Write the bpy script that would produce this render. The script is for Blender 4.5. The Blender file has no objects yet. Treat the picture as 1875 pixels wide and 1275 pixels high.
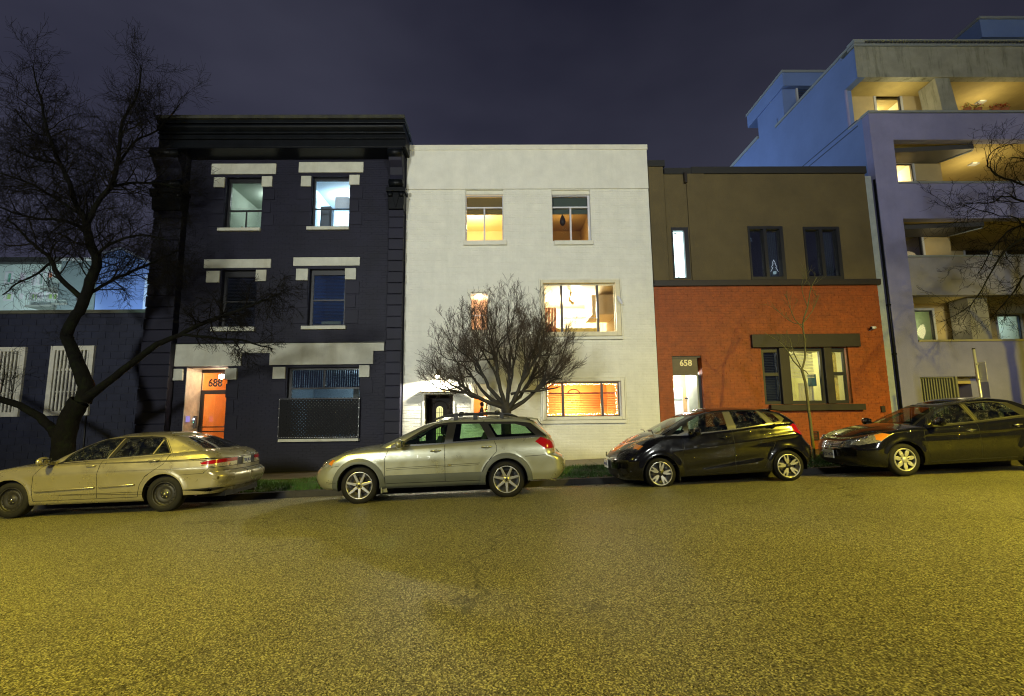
import bpy, bmesh, math, random
import numpy as np
from mathutils import Vector, Matrix
from mathutils.geometry import delaunay_2d_cdt
random.seed(7); np.random.seed(7)
scene = bpy.context.scene
COL = scene.collection
R_ = math.radians

# ------------------------------------------------------------------ camera
CAMZ = 1.40
F_PX = 930.0
CM = np.array([[0.9998079806, -0.015755945, -0.011651269],
               [-0.009351393, 0.138883498, -0.990264573],
               [0.017220723, 0.990183379, 0.138709490]])   # rows: right, down, forward
cam_d = bpy.data.cameras.new('camera'); cam = bpy.data.objects.new('camera', cam_d); COL.objects.link(cam)
cam_d.sensor_width = 36.0; cam_d.lens = 36.0 * F_PX / 1875.0
cam_d.clip_start = 0.05; cam_d.clip_end = 600
cm = Matrix(((CM[0][0], -CM[1][0], -CM[2][0], 0), (CM[0][1], -CM[1][1], -CM[2][1], 0), (CM[0][2], -CM[1][2], -CM[2][2], CAMZ), (0, 0, 0, 1)))
cam.matrix_world = cm
scene.camera = cam
scene.view_settings.view_transform = 'Standard'
scene.view_settings.look = 'None'
scene.view_settings.exposure = 0.0
scene.view_settings.gamma = 1.0
scene.view_settings.use_curve_mapping = False
scene.cycles.use_denoising = True
scene.cycles.max_bounces = 6
scene.cycles.diffuse_bounces = 3
scene.cycles.glossy_bounces = 3
scene.cycles.transparent_max_bounces = 16
scene.cycles.sample_clamp_indirect = 4.0
scene.cycles.filter_width = 1.1
scene.cycles.caustics_reflective = False
scene.cycles.caustics_refractive = False

# ------------------------------------------------------------------ world: overcast city night sky
W = bpy.data.worlds.new('World'); scene.world = W; W.use_nodes = True
nt = W.node_tree; nt.nodes.clear()
def wn(t): return nt.nodes.new(t)
out = wn('ShaderNodeOutputWorld'); bg = wn('ShaderNodeBackground')
tc = wn('ShaderNodeTexCoord'); mp = wn('ShaderNodeMapping'); mp.inputs['Scale'].default_value = (1.0, 1.0, 2.2)
nz = wn('ShaderNodeTexNoise'); nz.inputs['Scale'].default_value = 1.6; nz.inputs['Detail'].default_value = 4; nz.inputs['Roughness'].default_value = .5
cr = wn('ShaderNodeValToRGB')
cr.color_ramp.elements[0].position = .30; cr.color_ramp.elements[0].color = (.0145, .0150, .0300, 1)
cr.color_ramp.elements[1].position = .75; cr.color_ramp.elements[1].color = (.047, .048, .075, 1)
sep = wn('ShaderNodeSeparateXYZ')
hz = wn('ShaderNodeMapRange'); hz.inputs['From Min'].default_value = 0; hz.inputs['From Max'].default_value = .7
hz.inputs['To Min'].default_value = 1.25; hz.inputs['To Max'].default_value = .85
mul = wn('ShaderNodeMixRGB'); mul.blend_type = 'MULTIPLY'; mul.inputs['Fac'].default_value = 1
nt.links.new(tc.outputs['Generated'], mp.inputs['Vector']); nt.links.new(mp.outputs[0], nz.inputs['Vector'])
nt.links.new(nz.outputs['Fac'], cr.inputs['Fac']); nt.links.new(tc.outputs['Generated'], sep.inputs[0])
nt.links.new(sep.outputs['Z'], hz.inputs['Value']); nt.links.new(cr.outputs[0], mul.inputs['Color1'])
gx = wn('ShaderNodeMapRange'); gx.inputs['From Min'].default_value = -.8; gx.inputs['From Max'].default_value = .3; gx.inputs['To Min'].default_value = 1.28; gx.inputs['To Max'].default_value = .86
nt.links.new(sep.outputs['X'], gx.inputs['Value']); gm_ = wn('ShaderNodeMath'); gm_.operation = 'MULTIPLY'; nt.links.new(gx.outputs[0], gm_.inputs[0]); nt.links.new(hz.outputs[0], gm_.inputs[1])
nt.links.new(gm_.outputs[0], mul.inputs['Color2'])
nt.links.new(mul.outputs[0], bg.inputs['Color']); nt.links.new(bg.outputs[0], out.inputs['Surface'])
bg.inputs['Strength'].default_value = .96

SODIUM = (1.0, .79, .06)
COOL = (.90, .93, .86)
# street lamps of this side of the road (behind the camera): (x, y, height, colour, watts, radius)
LAMPS = [('sodium', (12.3, -2.0), 7.2, SODIUM, 20500, .22),
         ('sodium', (-8.5, -1.6), 7.8, SODIUM, 8800, .35)]

# ------------------------------------------------------------------ helpers
def P(px, py, Y):
    d = CM.T @ np.array([(px - 937.5) / F_PX, (py - 637.5) / F_PX, 1.0])
    d = d / d[1] * Y
    return d[0], d[2] + CAMZ
def PXp(px, py, X):
    d = CM.T @ np.array([(px - 937.5) / F_PX, (py - 637.5) / F_PX, 1.0])
    d = d / d[0] * X
    return d[1], d[2] + CAMZ
def rect(xl, yt, xr, yb, Y=15.0):
    """metric rectangle (x0,z0,x1,z1) on the plane y=Y from its mid edges in the picture"""
    xm, ym = (xl + xr) / 2, (yt + yb) / 2
    return (P(xl, ym, Y)[0], P(xm, yb, Y)[1], P(xr, ym, Y)[0], P(xm, yt, Y)[1])

ORG = {}
def tag(o, label=None, cat=None, group=None, kind=None):
    if label: o['label'] = label
    if cat: o['category'] = cat
    if group: o['group'] = group
    if kind: o['kind'] = kind
    return o
def empty(name, loc, label, cat, group=None, rot=(0, 0, 0), org=None):
    o = bpy.data.objects.new(name, None); COL.objects.link(o)
    o.location = loc; o.rotation_euler = rot; o.empty_display_size = .3
    ORG[o] = Vector(loc) if org is None else Vector(org)
    return tag(o, label, cat, group)

class MB:
    def __init__(s): s.v = []; s.f = []; s.m = []; s.sm = []
    def add(s, vs, fs, mi=0, smooth=False):
        n = len(s.v); s.v.extend([tuple(v) for v in vs])
        for f in fs: s.f.append(tuple(i + n for i in f)); s.m.append(mi); s.sm.append(smooth)
        return s
    def box(s, x0, x1, y0, y1, z0, z1, mi=0, skip=()):
        vs = [(x0, y0, z0), (x1, y0, z0), (x1, y1, z0), (x0, y1, z0), (x0, y0, z1), (x1, y0, z1), (x1, y1, z1), (x0, y1, z1)]
        fs = {'bottom': (3, 2, 1, 0), 'top': (4, 5, 6, 7), 'front': (0, 1, 5, 4), 'right': (1, 2, 6, 5), 'back': (2, 3, 7, 6), 'left': (3, 0, 4, 7)}
        return s.add(vs, [f for k, f in fs.items() if k not in skip], mi)
    def prism(s, pts, y0, y1, mi=0, axis='y'):
        """extrude polygon pts (x,z) from y0 to y1; or (y,z) along x"""
        n = len(pts)
        a = sum(pts[i][0] * pts[(i + 1) % n][1] - pts[(i + 1) % n][0] * pts[i][1] for i in range(n))
        if (a < 0) != (axis == 'x'): pts = pts[::-1]
        if axis == 'x':
            pts = pts[::-1]
        mk = (lambda p, t: (p[0], t, p[1])) if axis == 'y' else ((lambda p, t: (t, p[0], p[1])) if axis == 'x' else (lambda p, t: (p[0], p[1], t)))
        vs = [mk(p, y0) for p in pts] + [mk(p, y1) for p in pts]
        if axis == 'y': fs = [tuple(range(n)), tuple(range(2 * n - 1, n - 1, -1))] + [(i, i + n, (i + 1) % n + n, (i + 1) % n) for i in range(n)]
        else: fs = [tuple(range(n)), tuple(range(2 * n - 1, n - 1, -1))] + [(i, i + n, (i + 1) % n + n, (i + 1) % n) for i in range(n)]
        return s.add(vs, fs, mi)
    def tube(s, pts, rad, n=6, mi=0, caps=True, smooth=True):
        pts = [Vector(p) for p in pts]
        if not hasattr(rad, '__len__'): rad = [rad] * len(pts)
        rings = []; up = None
        for i, p in enumerate(pts):
            t = (pts[min(i + 1, len(pts) - 1)] - pts[max(i - 1, 0)])
            if t.length < 1e-9: t = Vector((0, 0, 1))
            t.normalize()
            if up is None: up = Vector((0, 0, 1)) if abs(t.z) < .9 else Vector((1, 0, 0))
            a = t.cross(up); a.normalize(); b = a.cross(t); up = b
            rings.append([p + (a * math.cos(k * 2 * math.pi / n) + b * math.sin(k * 2 * math.pi / n)) * rad[i] for k in range(n)])
        vs = [v for r in rings for v in r]
        fs = [(i * n + k, i * n + (k + 1) % n, (i + 1) * n + (k + 1) % n, (i + 1) * n + k) for i in range(len(pts) - 1) for k in range(n)]
        if caps: fs += [tuple(range(n))[::-1], tuple((len(pts) - 1) * n + k for k in range(n))]
        return s.add(vs, fs, mi, smooth)
    def lathe(s, prof, c, axis='y', n=24, mi=0, smooth=True):
        """prof: (radius, offset along axis)"""
        vs = []
        for r, t in prof:
            for k in range(n):
                a = 2 * math.pi * k / n; ca, sa = math.cos(a) * r, math.sin(a) * r
                vs.append((c[0] + ca, c[1] + t, c[2] + sa) if axis == 'y' else ((c[0] + ca, c[1] + sa, c[2] + t) if axis == 'z' else (c[0] + t, c[1] + ca, c[2] + sa)))
        fs = [(i * n + k, (i + 1) * n + k, (i + 1) * n + (k + 1) % n, i * n + (k + 1) % n) for i in range(len(prof) - 1) for k in range(n)]
        return s.add(vs, fs, mi, smooth)
    def ball(s, c, r, n=8, mi=0):
        rr = r if hasattr(r, '__len__') else (r, r, r)
        vs = [(c[0], c[1], c[2] + rr[2])]
        for i in range(1, n):
            for k in range(2 * n):
                a = math.pi * i / n; b = math.pi * k / n
                vs.append((c[0] + rr[0] * math.sin(a) * math.cos(b), c[1] + rr[1] * math.sin(a) * math.sin(b), c[2] + rr[2] * math.cos(a)))
        vs.append((c[0], c[1], c[2] - rr[2])); m = 2 * n
        fs = [(0, 1 + k, 1 + (k + 1) % m) for k in range(m)]
        fs += [(1 + i * m + k, 1 + (i + 1) * m + k, 1 + (i + 1) * m + (k + 1) % m, 1 + i * m + (k + 1) % m) for i in range(n - 2) for k in range(m)]
        fs += [(len(vs) - 1, 1 + (n - 2) * m + (k + 1) % m, 1 + (n - 2) * m + k) for k in range(m)]
        return s.add(vs, fs, mi, True)
    def build(s, name, mats, parent=None, bevel=0, off=None):
        me = bpy.data.meshes.new(name)
        org = Vector((0, 0, 0))
        if parent is not None: org = ORG[parent]
        if off is not None: org = Vector(off)
        me.from_pydata([(v[0] - org[0], v[1] - org[1], v[2] - org[2]) for v in s.v], [], s.f)
        if not isinstance(mats, (list, tuple)): mats = [mats]
        for m in mats: me.materials.append(m)
        me.polygons.foreach_set('material_index', s.m); me.polygons.foreach_set('use_smooth', s.sm)
        me.update()
        o = bpy.data.objects.new(name, me); COL.objects.link(o)
        if parent is not None: o.parent = parent
        ORG[o] = org
        if bevel:
            md = o.modifiers.new('bevel', 'BEVEL'); md.width = bevel; md.segments = 2; md.limit_method = 'ANGLE'; md.angle_limit = R_(50)
        return o

# ------------------------------------------------------------------ materials
MATS = {}
def mat(name, col, rough=.6, metal=0, spec=.5, var=.0, vscale=3.0, bump=0, bscale=40, coat=0, emit=None, estr=0, stain=None, sscale=1.0, streak=0, alpha=1, bdist=.01):
    if name in MATS: return MATS[name]
    m = bpy.data.materials.new(name); m.use_nodes = True; MATS[name] = m
    t = m.node_tree; b = t.nodes['Principled BSDF']
    b.inputs['Roughness'].default_value = rough; b.inputs['Metallic'].default_value = metal
    b.inputs['Specular IOR Level'].default_value = spec; b.inputs['Base Color'].default_value = (*col, 1)
    b.inputs['Coat Weight'].default_value = coat; b.inputs['Coat Roughness'].default_value = .06
    if emit: b.inputs['Emission Color'].default_value = (*emit, 1); b.inputs['Emission Strength'].default_value = estr
    geo = t.nodes.new('ShaderNodeNewGeometry')
    if var:
        n = t.nodes.new('ShaderNodeTexNoise'); n.inputs['Scale'].default_value = vscale; n.inputs['Detail'].default_value = 6; n.inputs['Roughness'].default_value = .65
        t.links.new(geo.outputs['Position'], n.inputs['Vector'])
        r = t.nodes.new('ShaderNodeMapRange'); r.inputs['From Min'].default_value = .3; r.inputs['From Max'].default_value = .7
        r.inputs['To Min'].default_value = 1 - var; r.inputs['To Max'].default_value = 1 + var
        t.links.new(n.outputs['Fac'], r.inputs['Value'])
        mx = t.nodes.new('ShaderNodeMixRGB'); mx.blend_type = 'MULTIPLY'; mx.inputs['Fac'].default_value = 1; mx.inputs['Color1'].default_value = (*col, 1)
        t.links.new(r.outputs[0], mx.inputs['Color2']); last = mx.outputs[0]
        if stain:
            n2 = t.nodes.new('ShaderNodeTexNoise'); n2.inputs['Scale'].default_value = sscale; n2.inputs['Detail'].default_value = 8; n2.inputs['Roughness'].default_value = .7
            mp = t.nodes.new('ShaderNodeMapping'); mp.inputs['Scale'].default_value = (1, 1, .12 if streak else 1)
            t.links.new(geo.outputs['Position'], mp.inputs[0]); t.links.new(mp.outputs[0], n2.inputs['Vector'])
            r2 = t.nodes.new('ShaderNodeMapRange'); r2.inputs['From Min'].default_value = .5; r2.inputs['From Max'].default_value = .72
            r2.inputs['To Max'].default_value = .8 if streak > 1 else .55
            t.links.new(n2.outputs['Fac'], r2.inputs['Value'])
            m2 = t.nodes.new('ShaderNodeMixRGB'); m2.inputs['Color2'].default_value = (*stain, 1)
            t.links.new(r2.outputs[0], m2.inputs['Fac']); t.links.new(last, m2.inputs['Color1']); last = m2.outputs[0]
        t.links.new(last, b.inputs['Base Color'])
    if bump:
        n3 = t.nodes.new('ShaderNodeTexNoise'); n3.inputs['Scale'].default_value = bscale; n3.inputs['Detail'].default_value = 5
        t.links.new(geo.outputs['Position'], n3.inputs['Vector'])
        bp = t.nodes.new('ShaderNodeBump'); bp.inputs['Strength'].default_value = bump; bp.inputs['Distance'].default_value = bdist
        t.links.new(n3.outputs['Fac'], bp.inputs['Height']); t.links.new(bp.outputs[0], b.inputs['Normal'])
    return m
def glass(name, tint=(.9, .95, .93), refl=.10, wet=0.0, rough=.02, dirt=0.0):
    if name in MATS: return MATS[name]
    m = bpy.data.materials.new(name); m.use_nodes = True; MATS[name] = m
    t = m.node_tree; t.nodes.clear()
    o = t.nodes.new('ShaderNodeOutputMaterial'); tr = t.nodes.new('ShaderNodeBsdfTransparent'); gl = t.nodes.new('ShaderNodeBsdfGlossy')
    tr.inputs['Color'].default_value = (*tint, 1); gl.inputs['Roughness'].default_value = rough; gl.inputs['Color'].default_value = (1, 1, 1, 1)
    fr = t.nodes.new('ShaderNodeFresnel'); gg_ = t.nodes.new('ShaderNodeNewGeometry'); mr = t.nodes.new('ShaderNodeMapRange')
    mr.inputs['To Min'].default_value = 1.5; mr.inputs['To Max'].default_value = 1 / 1.5; t.links.new(gg_.outputs['Backfacing'], mr.inputs['Value']); t.links.new(mr.outputs[0], fr.inputs['IOR'])
    ad = t.nodes.new('ShaderNodeMath'); ad.operation = 'ADD'; ad.inputs[1].default_value = refl; t.links.new(fr.outputs[0], ad.inputs[0]); ad.use_clamp = True
    mx = t.nodes.new('ShaderNodeMixShader'); t.links.new(ad.outputs[0], mx.inputs['Fac']); t.links.new(tr.outputs[0], mx.inputs[1]); t.links.new(gl.outputs[0], mx.inputs[2])
    last = mx.outputs[0]
    if wet:
        tcn = t.nodes.new('ShaderNodeTexCoord')
        v = t.nodes.new('ShaderNodeTexVoronoi'); v.inputs['Scale'].default_value = 80; t.links.new(tcn.outputs['Object'], v.inputs['Vector'])
        lt = t.nodes.new('ShaderNodeMapRange'); lt.inputs['From Min'].default_value = .20; lt.inputs['From Max'].default_value = .34
        lt.inputs['To Min'].default_value = wet; lt.inputs['To Max'].default_value = 0; t.links.new(v.outputs['Distance'], lt.inputs['Value'])
        n = t.nodes.new('ShaderNodeTexNoise'); n.inputs['Scale'].default_value = 9; t.links.new(tcn.outputs['Object'], n.inputs['Vector'])
        r = t.nodes.new('ShaderNodeMapRange'); r.inputs['From Min'].default_value = .42; r.inputs['From Max'].default_value = .6; t.links.new(n.outputs['Fac'], r.inputs['Value'])
        ml = t.nodes.new('ShaderNodeMath'); ml.operation = 'MULTIPLY'; t.links.new(lt.outputs[0], ml.inputs[0]); t.links.new(r.outputs[0], ml.inputs[1])
        df = t.nodes.new('ShaderNodeBsdfDiffuse'); df.inputs['Color'].default_value = (.75, .78, .78, 1)
        tl = t.nodes.new('ShaderNodeBsdfTranslucent'); tl.inputs['Color'].default_value = (.8, .85, .85, 1)
        a2 = t.nodes.new('ShaderNodeMixShader'); a2.inputs['Fac'].default_value = .45; t.links.new(df.outputs[0], a2.inputs[1]); t.links.new(tl.outputs[0], a2.inputs[2])
        m2 = t.nodes.new('ShaderNodeMixShader'); t.links.new(ml.outputs[0], m2.inputs['Fac']); t.links.new(last, m2.inputs[1]); t.links.new(a2.outputs[0], m2.inputs[2]); last = m2.outputs[0]
    t.links.new(last, o.inputs['Surface'])
    return m
def emis(name, col, s):
    return mat(name, (.02, .02, .02), emit=col, estr=s)
def paint(name, col, metal=.5, rough=.35, drops=.5, spec=.5):
    if name in MATS: return MATS[name]
    m = mat(name, col, rough=rough, metal=metal, coat=1.0, spec=spec)
    t = m.node_tree; b = t.nodes['Principled BSDF']
    tcn = t.nodes.new('ShaderNodeTexCoord')
    v = t.nodes.new('ShaderNodeTexVoronoi'); v.inputs['Scale'].default_value = 120; t.links.new(tcn.outputs['Object'], v.inputs['Vector'])
    r = t.nodes.new('ShaderNodeMapRange'); r.inputs['From Min'].default_value = .12; r.inputs['From Max'].default_value = .3; r.inputs['To Min'].default_value = 1; r.inputs['To Max'].default_value = 0
    t.links.new(v.outputs['Distance'], r.inputs['Value'])
    n = t.nodes.new('ShaderNodeTexNoise'); n.inputs['Scale'].default_value = 2.2; n.inputs['Detail'].default_value = 3; t.links.new(tcn.outputs['Object'], n.inputs['Vector'])
    r2 = t.nodes.new('ShaderNodeMapRange'); r2.inputs['From Min'].default_value = .48; r2.inputs['From Max'].default_value = .62; t.links.new(n.outputs['Fac'], r2.inputs['Value'])
    ml = t.nodes.new('ShaderNodeMath'); ml.operation = 'MULTIPLY'; t.links.new(r.outputs[0], ml.inputs[0]); t.links.new(r2.outputs[0], ml.inputs[1])
    bp = t.nodes.new('ShaderNodeBump'); bp.inputs['Strength'].default_value = drops; bp.inputs['Distance'].default_value = .004
    t.links.new(ml.outputs[0], bp.inputs['Height']); t.links.new(bp.outputs[0], b.inputs['Coat Normal'])
    # fine metallic flake + road film
    n4 = t.nodes.new('ShaderNodeTexNoise'); n4.inputs['Scale'].default_value = 5; n4.inputs['Detail'].default_value = 6; t.links.new(tcn.outputs['Object'], n4.inputs['Vector'])
    r4 = t.nodes.new('ShaderNodeMapRange'); r4.inputs['From Min'].default_value = .3; r4.inputs['From Max'].default_value = .7; r4.inputs['To Min'].default_value = rough - .06; r4.inputs['To Max'].default_value = rough + .08
    t.links.new(n4.outputs['Fac'], r4.inputs['Value']); t.links.new(r4.outputs[0], b.inputs['Roughness'])
    return m
def text_part(name, s, size, loc, material, parent, depth=.01, rot=(math.pi / 2, 0, 0), align='CENTER', sx=1.0):
    c = bpy.data.curves.new(name, 'FONT'); c.body = s; c.size = size; c.extrude = depth / 2; c.align_x = align; c.resolution_u = 3; c.offset = size * .02
    o = bpy.data.objects.new(name, c); COL.objects.link(o)
    bpy.context.view_layer.update()
    me = bpy.data.meshes.new_from_object(o.evaluated_get(bpy.context.evaluated_depsgraph_get()))
    bpy.data.objects.remove(o)
    me.materials.clear(); me.materials.append(material)
    q = bpy.data.objects.new(name, me); COL.objects.link(q); q.parent = parent
    org = ORG[parent]; q.location = Vector(loc) - org; q.rotation_euler = rot; q.scale = (sx, 1, 1); ORG[q] = Vector(loc)
    return q
def add_light(kind, loc, col, power, parent=None, size=.2, rot=None, name='lamp_light', spot=None, sy=None):
    d = bpy.data.lights.new(name, kind); d.energy = power; d.color = col
    if kind == 'AREA':
        d.size = size
        if sy: d.shape = 'RECTANGLE'; d.size_y = sy
    else: d.shadow_soft_size = size
    if spot: d.spot_size = spot[0]; d.spot_blend = spot[1]
    o = bpy.data.objects.new(name, d); COL.objects.link(o)
    if parent is not None:
        o.parent = parent; o.location = Vector(loc) - ORG[parent]
    else: o.location = loc
    if rot: o.rotation_euler = rot
    return o

# ------------------------------------------------------------------ ground
def prof(y):
    return float(np.interp(y, [-40, -20, -8, 0, 4.5, 9.6, 11.35], [-.9, -.35, -.14, -.02, .06, 0, -.085]))
KERB_Y = 11.35
def gz(x, y):
    s = .03 * max(-40, min(40, x))
    if y < KERB_Y + .001: return s + prof(y)
    return s + float(np.interp(y, [11.35, 11.5, 13.1, 15, 60], [.04, .05, .14, .15, .3]))
def sheet(name, ys, xs, fz, m, kind='structure'):
    b = MB(); nx = len(xs)
    vs = [(x, y, fz(x, y)) for y in ys for x in xs]
    fs = [(j * nx + i, j * nx + i + 1, (j + 1) * nx + i + 1, (j + 1) * nx + i) for j in range(len(ys) - 1) for i in range(nx - 1)]
    b.add(vs, fs, 0, True); o = b.build(name, m); tag(o, kind=kind); return o
XS = [-200, -120, -80, -60, -40] + list(np.arange(-36, 37, 2.0)) + [40, 60, 80, 120, 200]
# asphalt material: coarse open-graded aggregate, wet
A = bpy.data.materials.new('asphalt'); A.use_nodes = True; t = A.node_tree; b = t.nodes['Principled BSDF']
geo = t.nodes.new('ShaderNodeNewGeometry')
def N(tp, **k):
    n = t.nodes.new(tp)
    for a, v in k.items(): n.inputs[a].default_value = v
    return n
gmp = N('ShaderNodeMapping'); gmp.inputs['Scale'].default_value = (1, .7, 1); t.links.new(geo.outputs['Position'], gmp.inputs[0])
v1 = N('ShaderNodeTexVoronoi', Scale=150.0); t.links.new(gmp.outputs[0], v1.inputs['Vector'])
v2 = N('ShaderNodeTexNoise', Scale=75.0, Detail=6.0, Roughness=.8); t.links.new(geo.outputs['Position'], v2.inputs['Vector'])
big = N('ShaderNodeTexNoise', Scale=.55, Detail=5.0, Roughness=.6); t.links.new(geo.outputs['Position'], big.inputs['Vector'])
ramp = t.nodes.new('ShaderNodeValToRGB'); e = ramp.color_ramp.elements
e[0].position = .0; e[0].color = (.004, .004, .003, 1); e[1].position = 1; e[1].color = (.62, .60, .38, 1)
e.new(.2).color = (.035, .033, .020, 1); e.new(.4).color = (.095, .091, .055, 1); e.new(.65).color = (.185, .178, .106, 1)
sepc = t.nodes.new('ShaderNodeSeparateColor'); t.links.new(v1.outputs['Color'], sepc.inputs[0])
mixv = N('ShaderNodeMath'); mixv.operation = 'MULTIPLY'; t.links.new(sepc.outputs[0], mixv.inputs[0])
rv2 = N('ShaderNodeMapRange'); rv2.inputs['From Min'].default_value = .3; rv2.inputs['From Max'].default_value = .65; rv2.inputs['To Min'].default_value = .78; rv2.inputs['To Max'].default_value = 1.1
t.links.new(v2.outputs['Fac'], rv2.inputs['Value']); t.links.new(rv2.outputs[0], mixv.inputs[1]); t.links.new(mixv.outputs[0], ramp.inputs['Fac'])
rb = N('ShaderNodeMapRange'); rb.inputs['From Min'].default_value = .3; rb.inputs['From Max'].default_value = .7; rb.inputs['To Min'].default_value = .92; rb.inputs['To Max'].default_value = 1.22
t.links.new(big.outputs['Fac'], rb.inputs['Value'])
mm = t.nodes.new('ShaderNodeMixRGB'); mm.blend_type = 'MULTIPLY'; mm.inputs['Fac'].default_value = 1
wpn = N('ShaderNodeTexNoise', Scale=1.3, Detail=5.0); t.links.new(geo.outputs['Position'], wpn.inputs['Vector'])
wadd = t.nodes.new('ShaderNodeMixRGB'); wadd.blend_type = 'ADD'; wadd.inputs['Fac'].default_value = .9; t.links.new(geo.outputs['Position'], wadd.inputs['Color1']); t.links.new(wpn.outputs['Color'], wadd.inputs['Color2'])
wmp = N('ShaderNodeMapping'); wmp.inputs['Scale'].default_value = (.14, .42, .3); t.links.new(wadd.outputs[0], wmp.inputs[0])
crk = N('ShaderNodeTexVoronoi', Scale=1.0); crk.feature = 'DISTANCE_TO_EDGE'; t.links.new(wmp.outputs[0], crk.inputs['Vector'])
crr = N('ShaderNodeMapRange'); crr.inputs['From Min'].default_value = .0012; crr.inputs['From Max'].default_value = .0045; crr.inputs['To Min'].default_value = .45; crr.inputs['To Max'].default_value = 1.0; t.links.new(crk.outputs['Distance'], crr.inputs['Value'])
cmx = t.nodes.new('ShaderNodeMixRGB'); cmx.blend_type = 'MULTIPLY'; cmx.inputs['Fac'].default_value = 1; t.links.new(ramp.outputs[0], cmx.inputs['Color1']); t.links.new(crr.outputs[0], cmx.inputs['Color2'])
t.links.new(cmx.outputs[0], mm.inputs['Color1']); t.links.new(rb.outputs[0], mm.inputs['Color2']); t.links.new(mm.outputs[0], b.inputs['Base Color'])
rr = N('ShaderNodeMapRange'); rr.inputs['To Min'].default_value = .34; rr.inputs['To Max'].default_value = .62; t.links.new(big.outputs['Fac'], rr.inputs['Value'])
spk = N('ShaderNodeMath'); spk.operation = 'GREATER_THAN'; spk.inputs[1].default_value = .86; t.links.new(sepc.outputs[1], spk.inputs[0])
sm_ = N('ShaderNodeMath'); sm_.operation = 'MULTIPLY'; sm_.inputs[1].default_value = -.26; t.links.new(spk.outputs[0], sm_.inputs[0])
sa_ = N('ShaderNodeMath'); sa_.operation = 'ADD'; t.links.new(rr.outputs[0], sa_.inputs[0]); t.links.new(sm_.outputs[0], sa_.inputs[1]); t.links.new(sa_.outputs[0], b.inputs['Roughness'])
hgt = N('ShaderNodeMath'); hgt.operation = 'ADD'; t.links.new(v1.outputs['Distance'], hgt.inputs[0]); v2s = N('ShaderNodeMath'); v2s.operation = 'MULTIPLY'; v2s.inputs[1].default_value = .25; t.links.new(v2.outputs['Fac'], v2s.inputs[0]); t.links.new(v2s.outputs[0], hgt.inputs[1])
bp = N('ShaderNodeBump', Strength=1.0, Distance=.014); t.links.new(hgt.outputs[0], bp.inputs['Height']); t.links.new(bp.outputs[0], b.inputs['Normal'])
b.inputs['Specular IOR Level'].default_value = .4
YR = [-40, -30, -20, -14, -10, -8, -6, -4, -2] + list(np.arange(0, 11.4, .5)) + [11.35]
sheet('road', YR, XS, gz, A)
M_conc = mat('concrete', (.17, .16, .14), .75, var=.25, vscale=4, bump=.4, bscale=60)
M_kerb = mat('kerb_concrete', (.022, .020, .018), .7, var=.4, vscale=6, bump=.6, bscale=40)
kb = MB()
for i, x0 in enumerate(np.arange(-34, 34, 2.0)):
    pass
M_gravel = mat('verge_soil', (.035, .03, .018), .9, var=.3, vscale=8, bump=.6, bscale=50)
sheet('verge', [11.48, 12, 12.5, 13.12], XS, lambda x, y: gz(x, y) - .005, M_gravel)
M_pave = mat('wet_pavement', (.10, .080, .055), .45, var=.35, vscale=3, bump=.3, bscale=60)
proot = bpy.data.objects.new('pavement', None); COL.objects.link(proot); proot['kind'] = 'structure'; proot.location = (0, 14, 0); ORG[proot] = Vector((0, 14, 0))
for i in range(-22, 22):
    q = MB(); x0, x1 = i * 1.2 + .006, i * 1.2 + 1.194
    q.add([(x, y, gz(x, y) + dz) for dz in (-.1, .006) for x, y in ((x0, 13.12), (x1, 13.12), (x1, 15.3), (x0, 15.3))], [(3, 2, 1, 0), (4, 5, 6, 7), (0, 1, 5, 4), (1, 2, 6, 5), (2, 3, 7, 6), (3, 0, 4, 7)])
    q.build('paving_slab', M_pave, proot)
sheet('pavement_bed', [13.1, 14, 15.3], XS, lambda x, y: gz(x, y) - .012, M_gravel)
sheet('ground', [15.2, 20, 30, 45, 60, 90, 150, 300], XS, lambda x, y: gz(x, min(y, 60)), mat('far_ground', (.05, .05, .045), .85, var=.2))
# kerb stones, one part each, of the kerb
kroot = bpy.data.objects.new('kerb', None); COL.objects.link(kroot); kroot['kind'] = 'structure'; kroot.location = (0, KERB_Y, 0); ORG[kroot] = Vector((0, KERB_Y, 0))
for i in range(-18, 19):
    x0, x1 = i * 1.5, i * 1.5 + 1.492
    q = MB(); za, zb = gz(x0, 11.35 + .05), gz(x1, 11.35 + .05)
    vs = [(x0, 11.35, za - .3), (x1, 11.35, zb - .3), (x1, 11.50, zb - .3), (x0, 11.50, za - .3), (x0, 11.37, za), (x1, 11.37, zb), (x1, 11.50, zb + .004), (x0, 11.50, za + .004)]
    q.add(vs, [(3, 2, 1, 0), (4, 5, 6, 7), (0, 1, 5, 4), (1, 2, 6, 5), (2, 3, 7, 6), (3, 0, 4, 7)])
    q.build('kerb_stone', M_kerb, kroot)
# grass
gm = mat('grass_blade', (.045, .12, .018), .6, var=.5, vscale=5)
gb = MB(); rng = np.random.RandomState(3)
def grass(x0, x1, n):
    for _ in range(n):
        x = rng.uniform(x0, x1); y = rng.uniform(11.5, 13.08); h = rng.uniform(.025, .075) * (1 + .5 * math.sin(x * 3 + y * 5)); a = rng.uniform(0, math.pi); w = .006
        z = gz(x, y) - .006; dx, dy = math.cos(a) * w, math.sin(a) * w; lx, ly = rng.normal(0, .02, 2)
        gb.add([(x - dx, y - dy, z), (x + dx, y + dy, z), (x + lx, y + ly, z + h)], [(0, 1, 2)])
grass(-12, -9, 1500); grass(-9, 9.5, 62000); grass(9.5, 14, 2500)
tag(gb.build('grass', gm), 'short wet green grass along the verge behind the kerb', 'grass', kind='stuff')
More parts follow.
